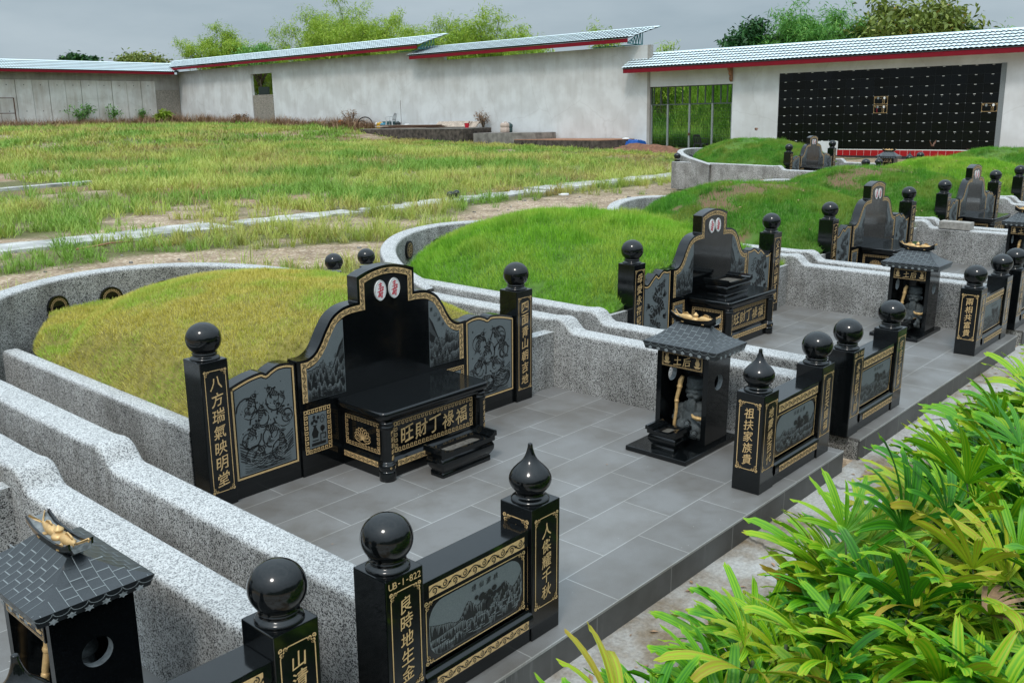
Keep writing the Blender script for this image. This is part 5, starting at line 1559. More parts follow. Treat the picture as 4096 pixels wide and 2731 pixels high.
def clayf(X, Y):
    a = sstep(.55, .66, fbm(X * .35 + 40, Y * .6 + 12, 71)) * sstep(15, 20, Y) * .8
    b_ = np.exp(-(((X - 3.0) / 1.9) ** 2 + ((Y - 9.0 - .05 * X) / .75) ** 2)) * 1.3
    c = np.exp(-(((X - 13.5) / 1.2) ** 2 + ((Y - 23.0) / 1.3) ** 2)) * 1.2
    return np.clip(np.maximum(np.maximum(a * .6, b_), c), 0, 1)
def mk_ground():
    xs = np.unique(np.concatenate([np.linspace(-900, -60, 15), np.linspace(-60, -4, 40), np.linspace(-4, 42, 210), np.linspace(42, 110, 40), np.linspace(110, 1500, 18)]))
    ys = np.unique(np.concatenate([np.linspace(-900, -20, 15), np.linspace(-20, 7, 30), np.linspace(7, 72, 260), np.linspace(72, 150, 30), np.linspace(150, 1500, 18)]))
    X, Y = np.meshgrid(xs, ys, indexing='ij'); nx, ny = X.shape
    Z = ground_z(X, Y); fade = sstep(70, 90, np.abs(X)) + sstep(80, 120, np.abs(Y)); Z = np.where(fade > 0, Z * (1 - np.clip(fade, 0, 1)) - .155 * np.clip(fade, 0, 1), Z)
    i, j = np.meshgrid(np.arange(nx - 1), np.arange(ny - 1), indexing='ij'); a = i * ny + j
    me = npmesh('ground', np.stack([X, Y, Z], 2).reshape(-1, 3), np.stack([a, a + ny, a + ny + 1, a + 1], 2).reshape(-1, 4), None, 'ground', 4, True)
    for nm, v in (('turf', turf(X, Y)), ('clay', clayf(X, Y))):
        at = me.attributes.new(nm, 'FLOAT', 'POINT'); at.data.foreach_set('value', (np.where(Y > 74, .9, v) if nm == 'turf' else v).astype(np.float32).ravel())
    return me
tag(link('ground', mk_ground()), kind='structure')
# wooded slope on the near side of the cemetery: the polished stones mirror its dark edge
X, Y = np.meshgrid(np.linspace(-70, 80, 76), np.linspace(-60, -11, 26), indexing='ij')
Z = -.3 + 7.5 * sstep(-11, -24, Y) * (.55 + .9 * fbm(X * .09, Y * .09, 141)) + 2.2 * (fbm(X * .55, Y * .55, 145) - .5) * sstep(-11, -15, Y)
i, j = np.meshgrid(np.arange(75), np.arange(25), indexing='ij'); a = i * 26 + j
tag(link('wooded_hill', npmesh('wooded_hill', np.stack([X, Y, Z], 2).reshape(-1, 3), np.stack([a, a + 26, a + 27, a + 1], 2).reshape(-1, 4), None, 'far_wood', 4, True)), kind='structure')

# path of poured concrete in front of the graves, and the broken strip in the field
mb = MB('concrete'); mb.box(-4, 40, -2.6, 2.20, -.40, -.146)
tag(mb.build('concrete_path'), kind='structure')
mb = MB('slab_white'); q = random.Random(4); x = 3.4
while x < 27:
    L_ = q.uniform(1.1, 3.4); y0 = 15.85 + q.uniform(-.12, .15); w = q.uniform(.65, 1.0); k = 9
    up = [(x + L_ * i / k, y0 + w + q.uniform(-.12, .12)) for i in range(k + 1)]; lo = [(x + L_ * i / k, y0 + q.uniform(-.12, .12)) for i in range(k + 1)]
    mb.prism(lo + list(reversed(up)), topface(), -.35, -.135 + q.uniform(-.01, .02)); x += L_ + (q.uniform(-.1, .1) if q.random() < .75 else q.uniform(.1, .45))
mb.use(0); mb.prism([(9.2, 27.2), (12.9, 28.0), (12.9, 28.3), (9.2, 27.6)], topface(), -.4, -.10)
tag(mb.build('broken_concrete_strip'), kind='structure')
# rubble along the strip
def rubble():
    mb = MB('slab_stained'); q = random.Random(12)
    for i in range(420):
        x = q.uniform(3, 26); y = 15.8 + q.gauss(0, .55) if q.random() < .5 else q.uniform(8.4, 16)
        r_ = q.uniform(.012, .045) * (1.7 if q.random() < .1 else 1); z = float(ground_z(np.array(x), np.array(y)))
        n_ = 6; vs = [(x + r_ * q.uniform(.6, 1.2) * cos(2 * pi * k / n_), y + r_ * q.uniform(.6, 1.2) * sin(2 * pi * k / n_), z - .01) for k in range(n_)]
        vs += [(a[0] * .75 + x * .25, a[1] * .75 + y * .25, z + r_ * q.uniform(.3, .8)) for a in vs]
        mb.add(vs, [(k, (k + 1) % n_, n_ + (k + 1) % n_, n_ + k) for k in range(n_)] + [tuple(range(n_, 2 * n_))])
    return mb
tag(rubble().build('rubble'), kind='stuff')

def litter():
    mb = MB('dead_leaf'); q = random.Random(31)
    for i in range(150):
        x, y = (q.uniform(2.2, 10), 2.16 - abs(q.gauss(0, .30))) if q.random() < .8 else (q.uniform(2.4, 9), q.uniform(2.7, 3.9))
        z = -.142 if y < 2.17 else .004; a = q.uniform(0, 6.3); L_ = q.uniform(.008, .026) * (1 if y < 2.17 else .55); c_, s_ = cos(a) * L_, sin(a) * L_
        mb.add([(x - c_, y - s_, z), (x - s_ * .4, y + c_ * .4, z + L_ * .25), (x + c_, y + s_, z + .002), (x + s_ * .4, y - c_ * .4, z + L_ * .2)], [(0, 1, 2, 3)])
    return mb
tag(litter().build('leaf_litter'), kind='stuff')

# ---------------------------------------------------------------- field grass
def field():
    parts = []
    def scatter(n_, x0, x1, y0, y1, hr, wr, tuft=1, rad=.05, two=True, dens=None, gate=.0):
        x = NR.uniform(x0, x1, n_); y = NR.uniform(y0, y1, n_)
        # keep what the place in front of the walls can show
        ang = x * .724 + y * .643; lat = x * .663 - y * .748
        k = (NR.uniform(0, 1, n_) < np.maximum(turf(x, y), gate)) & (ang > 3) & (np.abs(lat) < ang * .62 + 2)
        k &= ~((x > 20.6) & (y < 14.2)); k &= ~((np.abs(y - 16.25) < .40) & (NR.uniform(0, 1, n_) > .14) & (x < 27))
        x, y = x[k], y[k]; m_ = len(x)
        hh = NR.uniform(*hr, m_) * (.55 + .9 * fbm(x * .5, y * .5, 77)) * (1 - .5 * sstep(28, 33, x) * sstep(46, 42, y)); base_t = np.clip(.5 + 1.3 * (fbm(x * .35, y * .35, 83) - .5) + NR.normal(0, .10, m_) - .35 * sstep(.52, .62, fbm(x * .28 + 9, y * .5, 87)), 0, 1)
        x = np.repeat(x, tuft) + NR.normal(0, rad, m_ * tuft); y = np.repeat(y, tuft) + NR.normal(0, rad, m_ * tuft); h = np.repeat(hh, tuft) * NR.uniform(.5, 1.15, m_ * tuft)
        tint = np.clip(np.repeat(base_t, tuft) + NR.normal(0, .14, m_ * tuft), 0, 1); n2 = m_ * tuft
        z = ground_z(x, y)
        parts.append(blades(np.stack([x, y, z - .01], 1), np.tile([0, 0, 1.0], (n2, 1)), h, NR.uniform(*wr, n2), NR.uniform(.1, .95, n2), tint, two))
    scatter(3000, 2, 26, 8.3, 15.9, (.14, .46), (.007, .013), 24, .045)
    scatter(9000, 2, 34, 8.3, 16.0, (.04, .12), (.006, .010), 4, .05)
    scatter(3600, 5, 36, 16.6, 26, (.16, .40), (.012, .020), 22, .08)
    scatter(5200, 12, 39, 24, 40, (.22, .46), (.018, .03), 20, .12)
    scatter(4600, 14, 39, 38, 69, (.22, .42), (.03, .05), 16, .2)
    off = 0; C, F, T = [], [], []
    for c, f, t in parts: C.append(c); F.append(f + off); T.append(t); off += len(c)
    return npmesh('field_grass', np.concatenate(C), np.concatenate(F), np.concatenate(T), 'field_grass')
tag(link('field_grass', field()), kind='stuff')
def dry():
    n_ = 26000; x = np.concatenate([NR.uniform(22, 39, n_ // 2), NR.normal(38.7, .5, n_ // 2)]); y = np.concatenate([69 - np.abs(NR.normal(0, 1.3, n_ // 2)), NR.uniform(45, 69, n_ // 2)])
    k = (x < 39.2) & (fbm(x * .7, y * .5, 91) > .36); x, y = x[k], y[k]; m_ = len(x); z = ground_z(x, y)
    c, f, t = blades(np.stack([x, y, z - .02], 1), np.tile([0, 0, 1.0], (m_, 1)), NR.uniform(.25, 1.0, m_) * (.3 + 1.2 * fbm(x * .6, y * .4, 93)), NR.uniform(.02, .04, m_), NR.uniform(.1, 1.1, m_), NR.uniform(0, 1, m_), True)
    return npmesh('dry_grass', c, f, t, 'dry_grass')
tag(link('dry_grass', dry()), kind='stuff')

# ---------------------------------------------------------------- graves along the front row
CX = [-.213, 3.787, 7.80, 11.775, 15.76, 19.77, 23.77]
for c in CX[:6]: platform((c, 0, 0))
# grave A, cut by the left edge: right wall, shrine, right fence
enclosure((CX[0], 0, 0), 'speckled plaster wall stepping down beside the nearest shrine in the lower left corner', sides=(1,), arc=False, balls=())
shrine((CX[0] + .942, 2.787, 0), 'black granite shrine nearest the camera with round side hole and gilded fish on its roof', statue_in=True,
       label_statue='dark stone seated deity inside the nearest black shrine at lower left', label_trough=None, pitch=.80)
fence((CX[0], 2.247, 0), 0, 0, dict(x=(.866, 1.040), fin='onion', face='地靈榮百代', side='祖扶家族貴'), dict(x=(1.640, 1.812), fin='ball', face='山清水秀明'),
      .587, 'black granite fence cut by the bottom edge, ball pillar lettered from mountain downwards', seed=3, title='湖山成光')
# grave B, the main one
enclosure((CX[1], 0, 0), 'speckled plaster wall round the olive grass mound with key patterned plaques on its arc', inner=True,
          discs=((106, .560, None), (89, .555, None), (73, .555, None), (60, .50, None), (46, .56, None)))
mound((CX[1], 0, 0), 'clipped olive yellow grass mound behind the nearest complete headstone', 'olive', 'lawn_olive', 'mound_soil_olive')
headstone((CX[1], 4.405, 0), 'black headstone carved with leaping carp, in front of the olive mound', '八方瑞氣映明堂', '四面青山朝吉地', 'koi')
altar((CX[1], 4.405, 0), 'black granite altar table with gilded characters before the carp headstone')
incense_trough((CX[1] + .045, 3.822, 0), 'black oblong incense trough on the tiles before the nearest altar table', .45, .145, .19)
shrine((CX[1] + .942, 2.787, 0), 'black granite shrine with a grey statue, beside the olive mound grave', label_statue='grey stone bearded deity with golden staff in the middle shrine',
       label_trough='small square black incense trough on the plinth of the middle shrine')
fence((CX[1], 2.247, 0), 0, 0, dict(x=(-1.909, -1.734), fin='ball', face='良時地生金', code='UB-1-822'), dict(x=(-1.140, -.962), fin='onion', face='人傑耀千秋', side='人傑耀千秋'),
      .587, 'black granite fence in the foreground numbered 822 with oval landscape', seed=2, title='境仙源桃')
fence((CX[1], 2.247, 0), 0, 0, dict(x=(.838, 1.012), fin='onion', face='地靈榮百代', side='祖扶家族貴'), dict(x=(1.597, 1.772), fin='ball', face='吉日天賜福'),
      .587, 'black granite fence with one teardrop finial, in front of the middle shrine', seed=4, title='光成山湖')
# grave C
enclosure((CX[2], 0, 0), 'speckled plaster wall round the bright green mound with one gilded character disc', discs=((117, .60, '招'), (95, .55, '財')))
mound((CX[2], 0, 0), 'thick bright green grass mound, second from the left', 'low', 'lawn_green', 'mound_soil_green')
headstone((CX[2], 4.405, 0), 'black dragon headstone in front of the bright green second mound', '母愛永存兒孫念', '父恩如山酬不盡', 'dragon', ('江山如畫', '山明水秀'))
altar((CX[2], 4.405, 0), 'black altar table carrying a heavy stone incense burner, second grave')
incense_trough((CX[2] - .06, 4.20, .429), 'stepped black stone incense burner standing on the second altar table', .44, .235, .165, 0, 'incense burner', 'incense burners', False)
shrine((CX[2] + .942, 2.787, 0), 'black granite shrine with white lined roof tiles behind the paired ball pillars', label_statue='grey stone deity holding golden ingot in the second shrine from the camera row',
       label_trough='small black incense trough in front of the white lined shrine')
fence((CX[2], 2.247, 0), 0, 0, dict(x=(-1.945, -1.772), fin='ball', face='水秀旺丁財', code='UB-1-823'), dict(x=(-1.172, -.998), fin='ball', face='宗佑子孫賢'),
      .587, 'black granite fence numbered 823 with rectangular landscape panel', seed=6, title='縣水奇天', shape='rect')
fence((CX[2], 2.247, 0), 0, 0, dict(x=(.775, .948), fin='ball', face='祖扶家族貴', side='兩相共富貴'), dict(x=(1.56, 1.735), fin='ball', face='山清主富貴'),
      .587, 'black granite fence with two ball pillars at the right edge', seed=8, title='湖山成光', shape='rect')
# grave D
enclosure((CX[3], 0, 0), 'speckled plaster wall round the third mound with patchy bare soil', discs=((126, .60, '進'), (108, .57, '寶')))
mound((CX[3], 0, 0), 'green grass mound with brown bare patches, third from the left', 'tall', 'lawn_dense', 'mound_soil_bare', 5)
headstone((CX[3], 4.405, 0), 'black dragon headstone before the third mound, left of the loose brick', '子孝孫賢世澤長', '宗功祖德源流遠', 'dragon', ('江山如畫', '山明水秀'))
altar((CX[3], 4.405, 0), 'black altar table partly hidden by the white lined shrine roof')
incense_trough((CX[3] + .045, 3.80, 0), 'black incense trough showing past the eaves of the white lined shrine', .45, .145, .19)
shrine((CX[3] + .942, 2.787, 0), 'black granite shrine cut by the right edge of the photo', label_statue='stone deity with golden staff in the shrine at the right edge', label_trough=None)
fence((CX[3], 2.247, 0), 0, 0, dict(x=(-1.945, -1.772), fin='ball', face='良時地生金', code='UB-1-824'), dict(x=(-1.172, -.998), fin='ball', face='人傑耀千秋'),
      .587, 'black granite fence numbered 824 at the right edge', seed=12, title='境仙源桃', shape='rect')
# graves E, F and the mound beyond
enclosure((CX[4], 0, 0), 'speckled plaster wall round the fourth grave at the right')
mound((CX[4], 0, 0), 'green mound with reddish scrape on its crest, fourth from the left', 'tall', 'lawn_dense', 'mound_soil_bare', 6)
headstone((CX[4], 4.405, 0), 'black dragon headstone farthest right in full view, before the fourth mound', '山靈聚會人丁旺', '龍真脈清宜子孫', 'dragon', ('江山如畫', '山明水秀'))
altar((CX[4], 4.405, 0), 'black altar table in front of the farthest headstone at right')
enclosure((CX[5], 0, 0), 'speckled plaster wall of the fifth grave at the right edge')
mound((CX[5], 0, 0), 'yellowish green mound, fifth from the left, below the white end wall', 'low', 'lawn_green', 'mound_soil_green', 6)
headstone((CX[5], 4.405, 0), 'black headstone of the fifth grave, only its ball pillar inside the right edge', '福地龍真旺子孫', '佳城氣聚發丁財', 'dragon', ('江山如畫', '山明水秀'))
mound((CX[6], 0, 0), 'small green mound crest at the far right edge', 'tall', 'lawn_dense', 'mound_soil_green')
enclosure((CX[6], 0, 0), 'speckled plaster wall of the sixth grave behind the right edge', balls=())
# grave G, first of the row behind
GX, GY, GZ = 23.2, 6.0, .09
platform((GX, GY, GZ)); enclosure((GX, GY, GZ), 'long pale plaster wall of the lone grave below the columbarium', discs=((150, .62, '招'), (128, .6, '財')))
mound((GX, GY, GZ), 'bright green mound of the lone grave in front of the white pier', 'tall', 'lawn_dense', 'mound_soil_green')
headstone((GX, 4.405 + GY, GZ), 'small distant black headstone of the lone grave in front of the columbarium', '母愛永存兒孫念', '父恩如山酬不盡', 'dragon', ('江山如畫', '山明水秀'))
altar((GX, 4.405 + GY, GZ), 'distant black altar table behind the pale plaster wall')
shrine((GX + .942, 2.787 + GY, GZ), 'tiny distant shrine roof in front of the red tiled plinth', plaque='土后', statue_in=False)
fence((GX, 2.247 + GY, GZ), 0, 0, dict(x=(-1.909, -1.734), fin='ball', face='良時地生金'), dict(x=(-1.140, -.962), fin='onion', face='人傑耀千秋'), .587, 'distant fence tops with ball and teardrop left of the tiny shrine', seed=2)
fence((GX, 2.247 + GY, GZ), 0, 0, dict(x=(.838, 1.012), fin='onion', face='地靈榮百代'), dict(x=(1.597, 1.772), fin='ball', face='吉日天賜福'), .587, 'distant fence tops with teardrop and ball right of the tiny shrine', seed=4, title='光成山湖')
# two spare ball finials standing on the broken strip
for k_, (bx, by, lab) in enumerate(((16.0, 16.15, 'nearer of two loose black ball finials standing on the broken concrete strip'), (16.33, 16.28, 'farther of two loose black ball finials standing on the broken concrete strip'))):
    mb = MB('granite_black').use(0, True); mb.lathe(ball_profile(), seg=30)
    tag(mb.build('ball_finial', None, 0, (bx, by, -.125)), lab, 'finial')
# loose brick left on a wall
mb = MB('brick_loose'); mb.box(-.095, .095, -.20, .20, 0, .10)
tag(mb.build('loose_brick', None, .006, (CX[3] + 1.806, 3.98, .456)), 'pale loose brick lying on top of a speckled plaster wall', 'brick')

# ---------------------------------------------------------------- the long wall and the columbarium (their floors run level, the graves' floors fall 2 % to the front)
WX, TILT = 39.38, -.022
FM = Matrix.Translation((WX, 0, 0)) @ Matrix.Rotation(TILT, 4, 'X')
def place(o, y=0.0, x=0.0, z=0.0):
    o.matrix_world = FM @ Matrix.Translation((x, y, z)); return o
def fthing(name, label, cat, y=0.0, x=0.0, z=0.0, group=None):
    return place(thing(name, label, cat, (0, 0, 0), group), y, x, z)
def tile_roof(y0, y1, xe, ze, xr, zr, rows=6, pitch=.19, mat='roof_sheet', parent=None, name='roof_sheet', back=True, skew0=0.0):
    """pressed tile sheet: waves along y, stepped rows up the slope; ridge cap; back slope"""
    n_ = max(2, int(round((y1 - y0) / pitch))); sub = 8; ys = np.linspace(y0, y1, n_ * sub + 1)
    wave = .034 * np.abs(np.sin(pi * (ys - y0) / pitch)) ** .8
    L_ = math.hypot(xr - xe, zr - ze); ux, uz = (xr - xe) / L_, (zr - ze) / L_; nx_, nz_ = -uz, ux
    C = []
    for r_ in range(rows):
        for f_, lift in ((r_ / rows, .060), ((r_ + 1.10) / rows, .010)):
            sh = skew0 * f_
            C.append(np.stack([xe + ux * L_ * f_ + nx_ * (wave + lift), ys + sh * (1 - (ys - y0) / (y1 - y0)), ze + uz * L_ * f_ + nz_ * (wave + lift)], 1))
    k = len(ys); co_ = np.concatenate(C); F = []
    i = np.arange(k - 1)
    for r_ in range(0, 2 * rows, 2):                 # the rows lap over each other, open underneath
        F.append(np.stack([r_ * k + i, r_ * k + i + 1, (r_ + 1) * k + i + 1, (r_ + 1) * k + i], 1))
    me = npmesh(name, co_, np.concatenate(F), None, mat, 4)
    o = link(name, me, parent)
    b_ = MB('roof_under', mat)
    b_.add([(xe, y0, ze - .01), (xe, y1, ze - .01), (xr, y1, zr - .01), (xr, y0 + skew0, zr - .01)], [(0, 1, 2, 3)])
    b_.use(1)
    b_.add([(xr - .10, y0 + skew0, zr + .005), (xr - .10, y1, zr + .005), (xr + .0, y1, zr + .055), (xr, y0 + skew0, zr + .055), (xr + .12, y1, zr - .005), (xr + .12, y0 + skew0, zr - .005)], [(0, 1, 2, 3), (3, 2, 4, 5)])
    if back: b_.add([(xr + .10, y0 + skew0, zr + .001), (xr + .10, y1, zr + .001), (xr + 1.2, y1, ze), (xr + 1.2, y0 + skew0, ze)], [(0, 1, 2, 3)])
    b_.build('ridge_cap', o)
    return o
def fascia(y0, y1, x, z0, z1, parent):
    b_ = MB('fascia_red'); b_.box(x, x + .03, y0, y1, z0, z1); return b_.build('fascia_board', parent, .004)

# columbarium building
qn0 = random.Random(9)
cb = fthing('columbarium', 'white columbarium with a grid of black niche plates under a grey tiled roof', 'building')
w = MB('wall_paint'); Z0 = -.6
w.box(0, .30, 19.37, 21.60, Z0, 4.22); w.box(0, .30, 2.5, 10.35, Z0, 4.22); w.box(.004, .30, 10.35, 19.37, 3.672, 4.22)
w.box(.004, .30, 21.60, 26.15, 3.325, 4.22); w.box(.06, .30, 10.35, 19.37, Z0, 3.672)
w.build('wall', cb)
b_ = MB('niche_black', 'niche_joint', 'white_label', 'rosette_steel')
NY0, NP, NZ = 19.37, .592, .3535
b_.use(1); b_.box(.034, .058, 10.50, 19.37, .50, 3.67); b_.use(0)
for j in range(9):
    for i in range(15):
        y1 = 19.37 - i * .592 - .003; y0 = y1 - .586; z0 = .50 + j * .3523 + .003; z1 = z0 + .3463
        ta, tb_ = qn0.uniform(-.0022, .0022), qn0.uniform(-.0016, .0016)
        b_.add([(.029 + ta + tb_, y0, z0), (.029 - ta + tb_, y1, z0), (.029 - ta - tb_, y1, z1), (.029 + ta - tb_, y0, z1), (.036, y0, z0), (.036, y1, z0), (.036, y1, z1), (.036, y0, z1)],
               [(0, 1, 2, 3), (0, 4, 5, 1), (1, 5, 6, 2), (2, 6, 7, 3), (3, 7, 4, 0)])
qn = random.Random(3)
for i in range(15):
    y_ = NY0 - i * NP
for j in range(10):
    z_ = .50 + j * NZ * .9965
    for i in range(15):
        y_ = NY0 - i * NP
        b_.use(3)
        if j and j < 7: b_.box(.018, .030, y_ - .014, y_ + .014, z_ - .014, z_ + .014)
        if i < 15 and j < 9 and not (i in (7,) and j in (5, 4)) and not (i == 14 and j == 4):
            if y_ - NP * .5 > 10.5:
                b_.use(2); b_.box(.022, .028, y_ - NP * .5 - .045, y_ - NP * .5 + .045, z_ + NZ - .035, z_ + NZ - .016)
                if j in (1, 5) and (i > 5 or j == 5): b_.box(.023, .028, y_ - NP * .5 - .006, y_ - NP * .5 + .006, z_ + NZ - .085, z_ + NZ - .072)
b_.build('niche_plates', cb)
for (yc, zc, two) in ((14.91, 2.44, False), (14.91, 2.09, True), (10.80, 2.08, False)):
    g = MB('niche_black', 'gold', 'porcelain', 'etched_line', 'red_paint')
    g.box(.014, .03, yc - .285, yc + .285, zc - .165, zc + .165)
    fn = leftface(.014, yc + .285, zc - .165)
    g.use(1); fancy_frame(g, .01, .56, .012, .318, fn, .002, .010, .05)
    el = lambda cx_, cz_: [(cx_ + .042 * cos(a), cz_ + .055 * sin(a)) for a in [2 * pi * i / 16 for i in range(16)]]
    g.use(2); g.flat(el(.42, .255), fn, .003); g.use(3); g.flat(el(.17, .255), fn, .003)
    g.use(1); column(g, '福壽安康', fn, .42, .20, .03, .038, .003); column(g, '長樂永寧', fn, .36, .20, .03, .032, .003)
    row(g, '永懷', fn, .24, .34, .235, .03, .003); row(g, '佛', fn, .04, .10, .26, .05, .003); row(g, '心', fn, .48, .54, .26, .05, .003)
    if two: g.use(4); column(g, '福壽安康', fn, .15, .20, .03, .036, .003)
    g.build('inscribed_plate', cb)
g = MB('cut_stone', 'white_label', 'red_tile', 'plastic_dark'); g.use(0); g.box(-.02, .06, 10.32, 10.50, .3, 3.68)
g.use(1); g.box(-.012, .06, 10.36, 16.55, .468, .498); g.use(2); g.box(-.010, .06, 10.36, 16.6, .235, .468); g.use(3); g.box(-.05, .06, 10.36, 17.6, -.6, .232)
g.use(1)
for i in range(21): g.box(-.0115, -.009, 10.45 + i * .295, 10.456 + i * .295, .24, .466)
g.build('plinth', cb)
g = MB('wall_paint'); g.box(.02, .06, 16.6, 17.85, .235, .82); g.build('plinth_panel', cb)
ro = tile_roof(2.2, 27.15, -.72, 4.19, .62, 4.89, 6, .19, parent=cb, name='roof', skew0=0.0)
fascia(2.2, 27.10, -.70, 3.99, 4.19, cb)
sf = MB('wall_paint'); sf.box(-.66, .0, 2.2, 26.9, 4.06, 4.09); sf.build('soffit', cb)
br = MB('timber'); br.prism([(-.34, 4.05), (-.02, 4.05), (-.02, 3.42), (-.10, 3.46), (-.16, 3.55), (-.12, 3.65), (-.22, 3.76), (-.20, 3.86), (-.32, 3.94)], lambda u, v, d: (u, d, v), 21.60, 21.72); br.build('bracket', cb)

# long rendered wall, right stretch and left stretch with an opening
wl_ = fthing('boundary_wall', 'long rain streaked white wall between the gate and the mid wall seam', 'wall')
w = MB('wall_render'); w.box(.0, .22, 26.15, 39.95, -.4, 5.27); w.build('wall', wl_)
w = MB('wall_beam'); w.box(-.012, .23, 26.00, 26.16, -.4, 5.27); w.build('end_column', wl_)
tile_roof(26.75, 42.35, -.72, 5.60, .62, 6.10, 6, .19, parent=wl_, name='roof', back=False, skew0=-.85)
fascia(26.85, 42.15, -.70, 5.40, 5.585, wl_)
def truss(y, z0, z1, xe, xr):
    t_ = MB('truss_teal'); s = .045
    def bar(a, b_): t_.tube([(a[0], y, a[1]), (b_[0], y, b_[1])], s / 2, 4)
    bar((xe, z0), (xr + .10, z0)); bar((xr + .10, z0), (xr + .10, z1 - .06)); bar((xe, z0 + .03), (xr + .1, z1 - .05))
    for k in range(5):
        f0 = k / 5; f1 = (k + .55) / 5
        bar((xe + (xr - xe) * f0, z0), (xe + (xr - xe) * f1, z0 + (z1 - z0 - .05) * f1)); bar((xe + (xr - xe) * f1, z0 + (z1 - z0 - .05) * f1), (xe + (xr - xe) * (k + 1) / 5, z0))
    t_.tube([(xr - .1, y, z0), (xr - .1, y + 3.0, z0)], s / 2, 4); t_.tube([(xr + .1, y, z0), (xr + .1, y + 3.0, z0)], s / 2, 4)
    return t_
truss(26.95, 5.36, 6.08, -.55, .62).build('roof_truss', wl_)
wr = fthing('boundary_wall', 'far white wall with a square window hole, from mid wall seam to the back corner', 'wall')
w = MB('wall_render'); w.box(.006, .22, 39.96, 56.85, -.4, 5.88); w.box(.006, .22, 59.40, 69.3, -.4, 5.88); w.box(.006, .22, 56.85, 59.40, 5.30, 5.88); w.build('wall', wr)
w = MB('brick_grey', 'wall_precast')
w.use(0)
for k in range(23): 
    for i in range(9):
        z_ = 1.9 + k * .086; y_ = 56.86 + i * .29 + (.14 if k % 2 else 0); w.box(.05 + qn.uniform(0, .012), .18, y_, min(y_ + .275, 59.39), z_, z_ + .078)
w.use(1); w.box(.06, .17, 56.86, 59.39, -.4, 1.9); w.build('brick_infill', wr)
tile_roof(41.35, 70.6, -.72, 6.16, .62, 6.74, 6, .19, parent=wr, name='roof', back=False, skew0=-1.1)
fascia(41.45, 69.9, -.70, 5.97, 6.145, wr)
truss(41.5, 5.98, 6.72, -.55, .62).build('roof_truss', wr)

# gate with bars and mesh
gt = fthing('gate', 'dark steel bar gate with wire mesh between the white wall and white pier', 'gate', 23.85)
g = MB('gate_grey', 'gate_steel')
for i, y_ in enumerate((25.98, 25.07, 23.88, 22.67, 21.66)):
    yy = y_ - 23.85; g.use(0); g.box(.10, .17, yy - .04, yy + .04, -.3, 2.5); g.use(1); g.box(.10, .17, yy - .04, yy + .04, 2.5, 3.33)
g.use(1); g.box(.11, .16, -2.2, 2.2, 2.46, 2.52); g.box(.11, .16, -2.2, 2.2, 3.29, 3.33)
for y_ in (25.85, 25.46, 24.67, 24.27, 23.46, 23.06, 22.26, 21.92): yy = y_ - 23.85; g.box(.115, .155, yy - .028, yy + .028, 2.52, 3.30)
g.build('bars', gt)
g = MB('gate_steel')
for i in range(44): yy = -2.15 + 4.3 * i / 43; g.box(.133, .137, yy - .002, yy + .002, -.3, 2.46)
for i in range(18): z_ = -.25 + i * .15; g.box(.1325, .1375, -2.15, 2.15, z_ - .004, z_ + .004)
g.build('wire_mesh', gt); g = MB('rusty_steel'); g.box(.08, .10, -.05, .07, 1.06, 1.18); g.build('lock', gt)

# left wall of precast panels
lw = thing('precast_wall', 'stained precast panel wall with tie holes along the left edge', 'wall', (30, 69.2, 0))
for k in range(12):
    x1 = 37.35 - k * 1.125 - 30; x0 = x1 - 1.095
    m_ = MB('wall_precast', 'plastic_dark'); y_ = .03 * (k % 2) - .015
    m_.box(x0, x1, y_, .25, -.3, 3.64); m_.use(1)
    for z_ in (3.30, 1.55): m_.prism([((x0 + x1) / 2 + .035 * cos(a), z_ + .035 * sin(a)) for a in [2 * pi * i / 10 for i in range(10)]], front(0, y_, 0), .003, -.01)
    m_.build('precast_panel', lw)
m_ = MB('wall_beam', 'brick_grey'); m_.box(-6.5, 7.345, -.02, .27, 3.645, 4.16); m_.use(0); m_.box(7.35, 9.36, .01, .27, 3.0, 4.16); m_.use(1); m_.box(7.36, 9.36, .03, .26, -.3, 3.0)
m_.build('head_beam', lw)
def left_roof():
    r_ = bpy.data.objects.new('roof', None)
    o = tile_roof(-10.6, 9.1, -.72, 4.30, .62, 4.95, 6, .19, parent=lw, name='roof')
    o.rotation_euler = (0, 0, radians(90)); o.location = (0, 0, 0)
    return o
o = left_roof(); o.scale = (1, -1, 1); o.rotation_euler = (0, 0, radians(90))
b2 = MB('fascia_red'); b2.box(-7.0, 8.66, -.72, -.69, 4.13, 4.30); b2.build('fascia_board', lw, .004)
rk = MB('rusty_steel')
for z_ in (1.0, 2.0): rk.box(-6.2, -3.05, -.30, -.25, z_, z_ + .05)
rk.box(-3.1, -3.04, -.30, -.24, -.2, 2.05); rk.build('rail_frame', None, 0, (30, 69.2, .4)); tag(bpy.data.objects['rail_frame'], 'rusty rail frame leaning at the left end of the precast wall', 'frame')

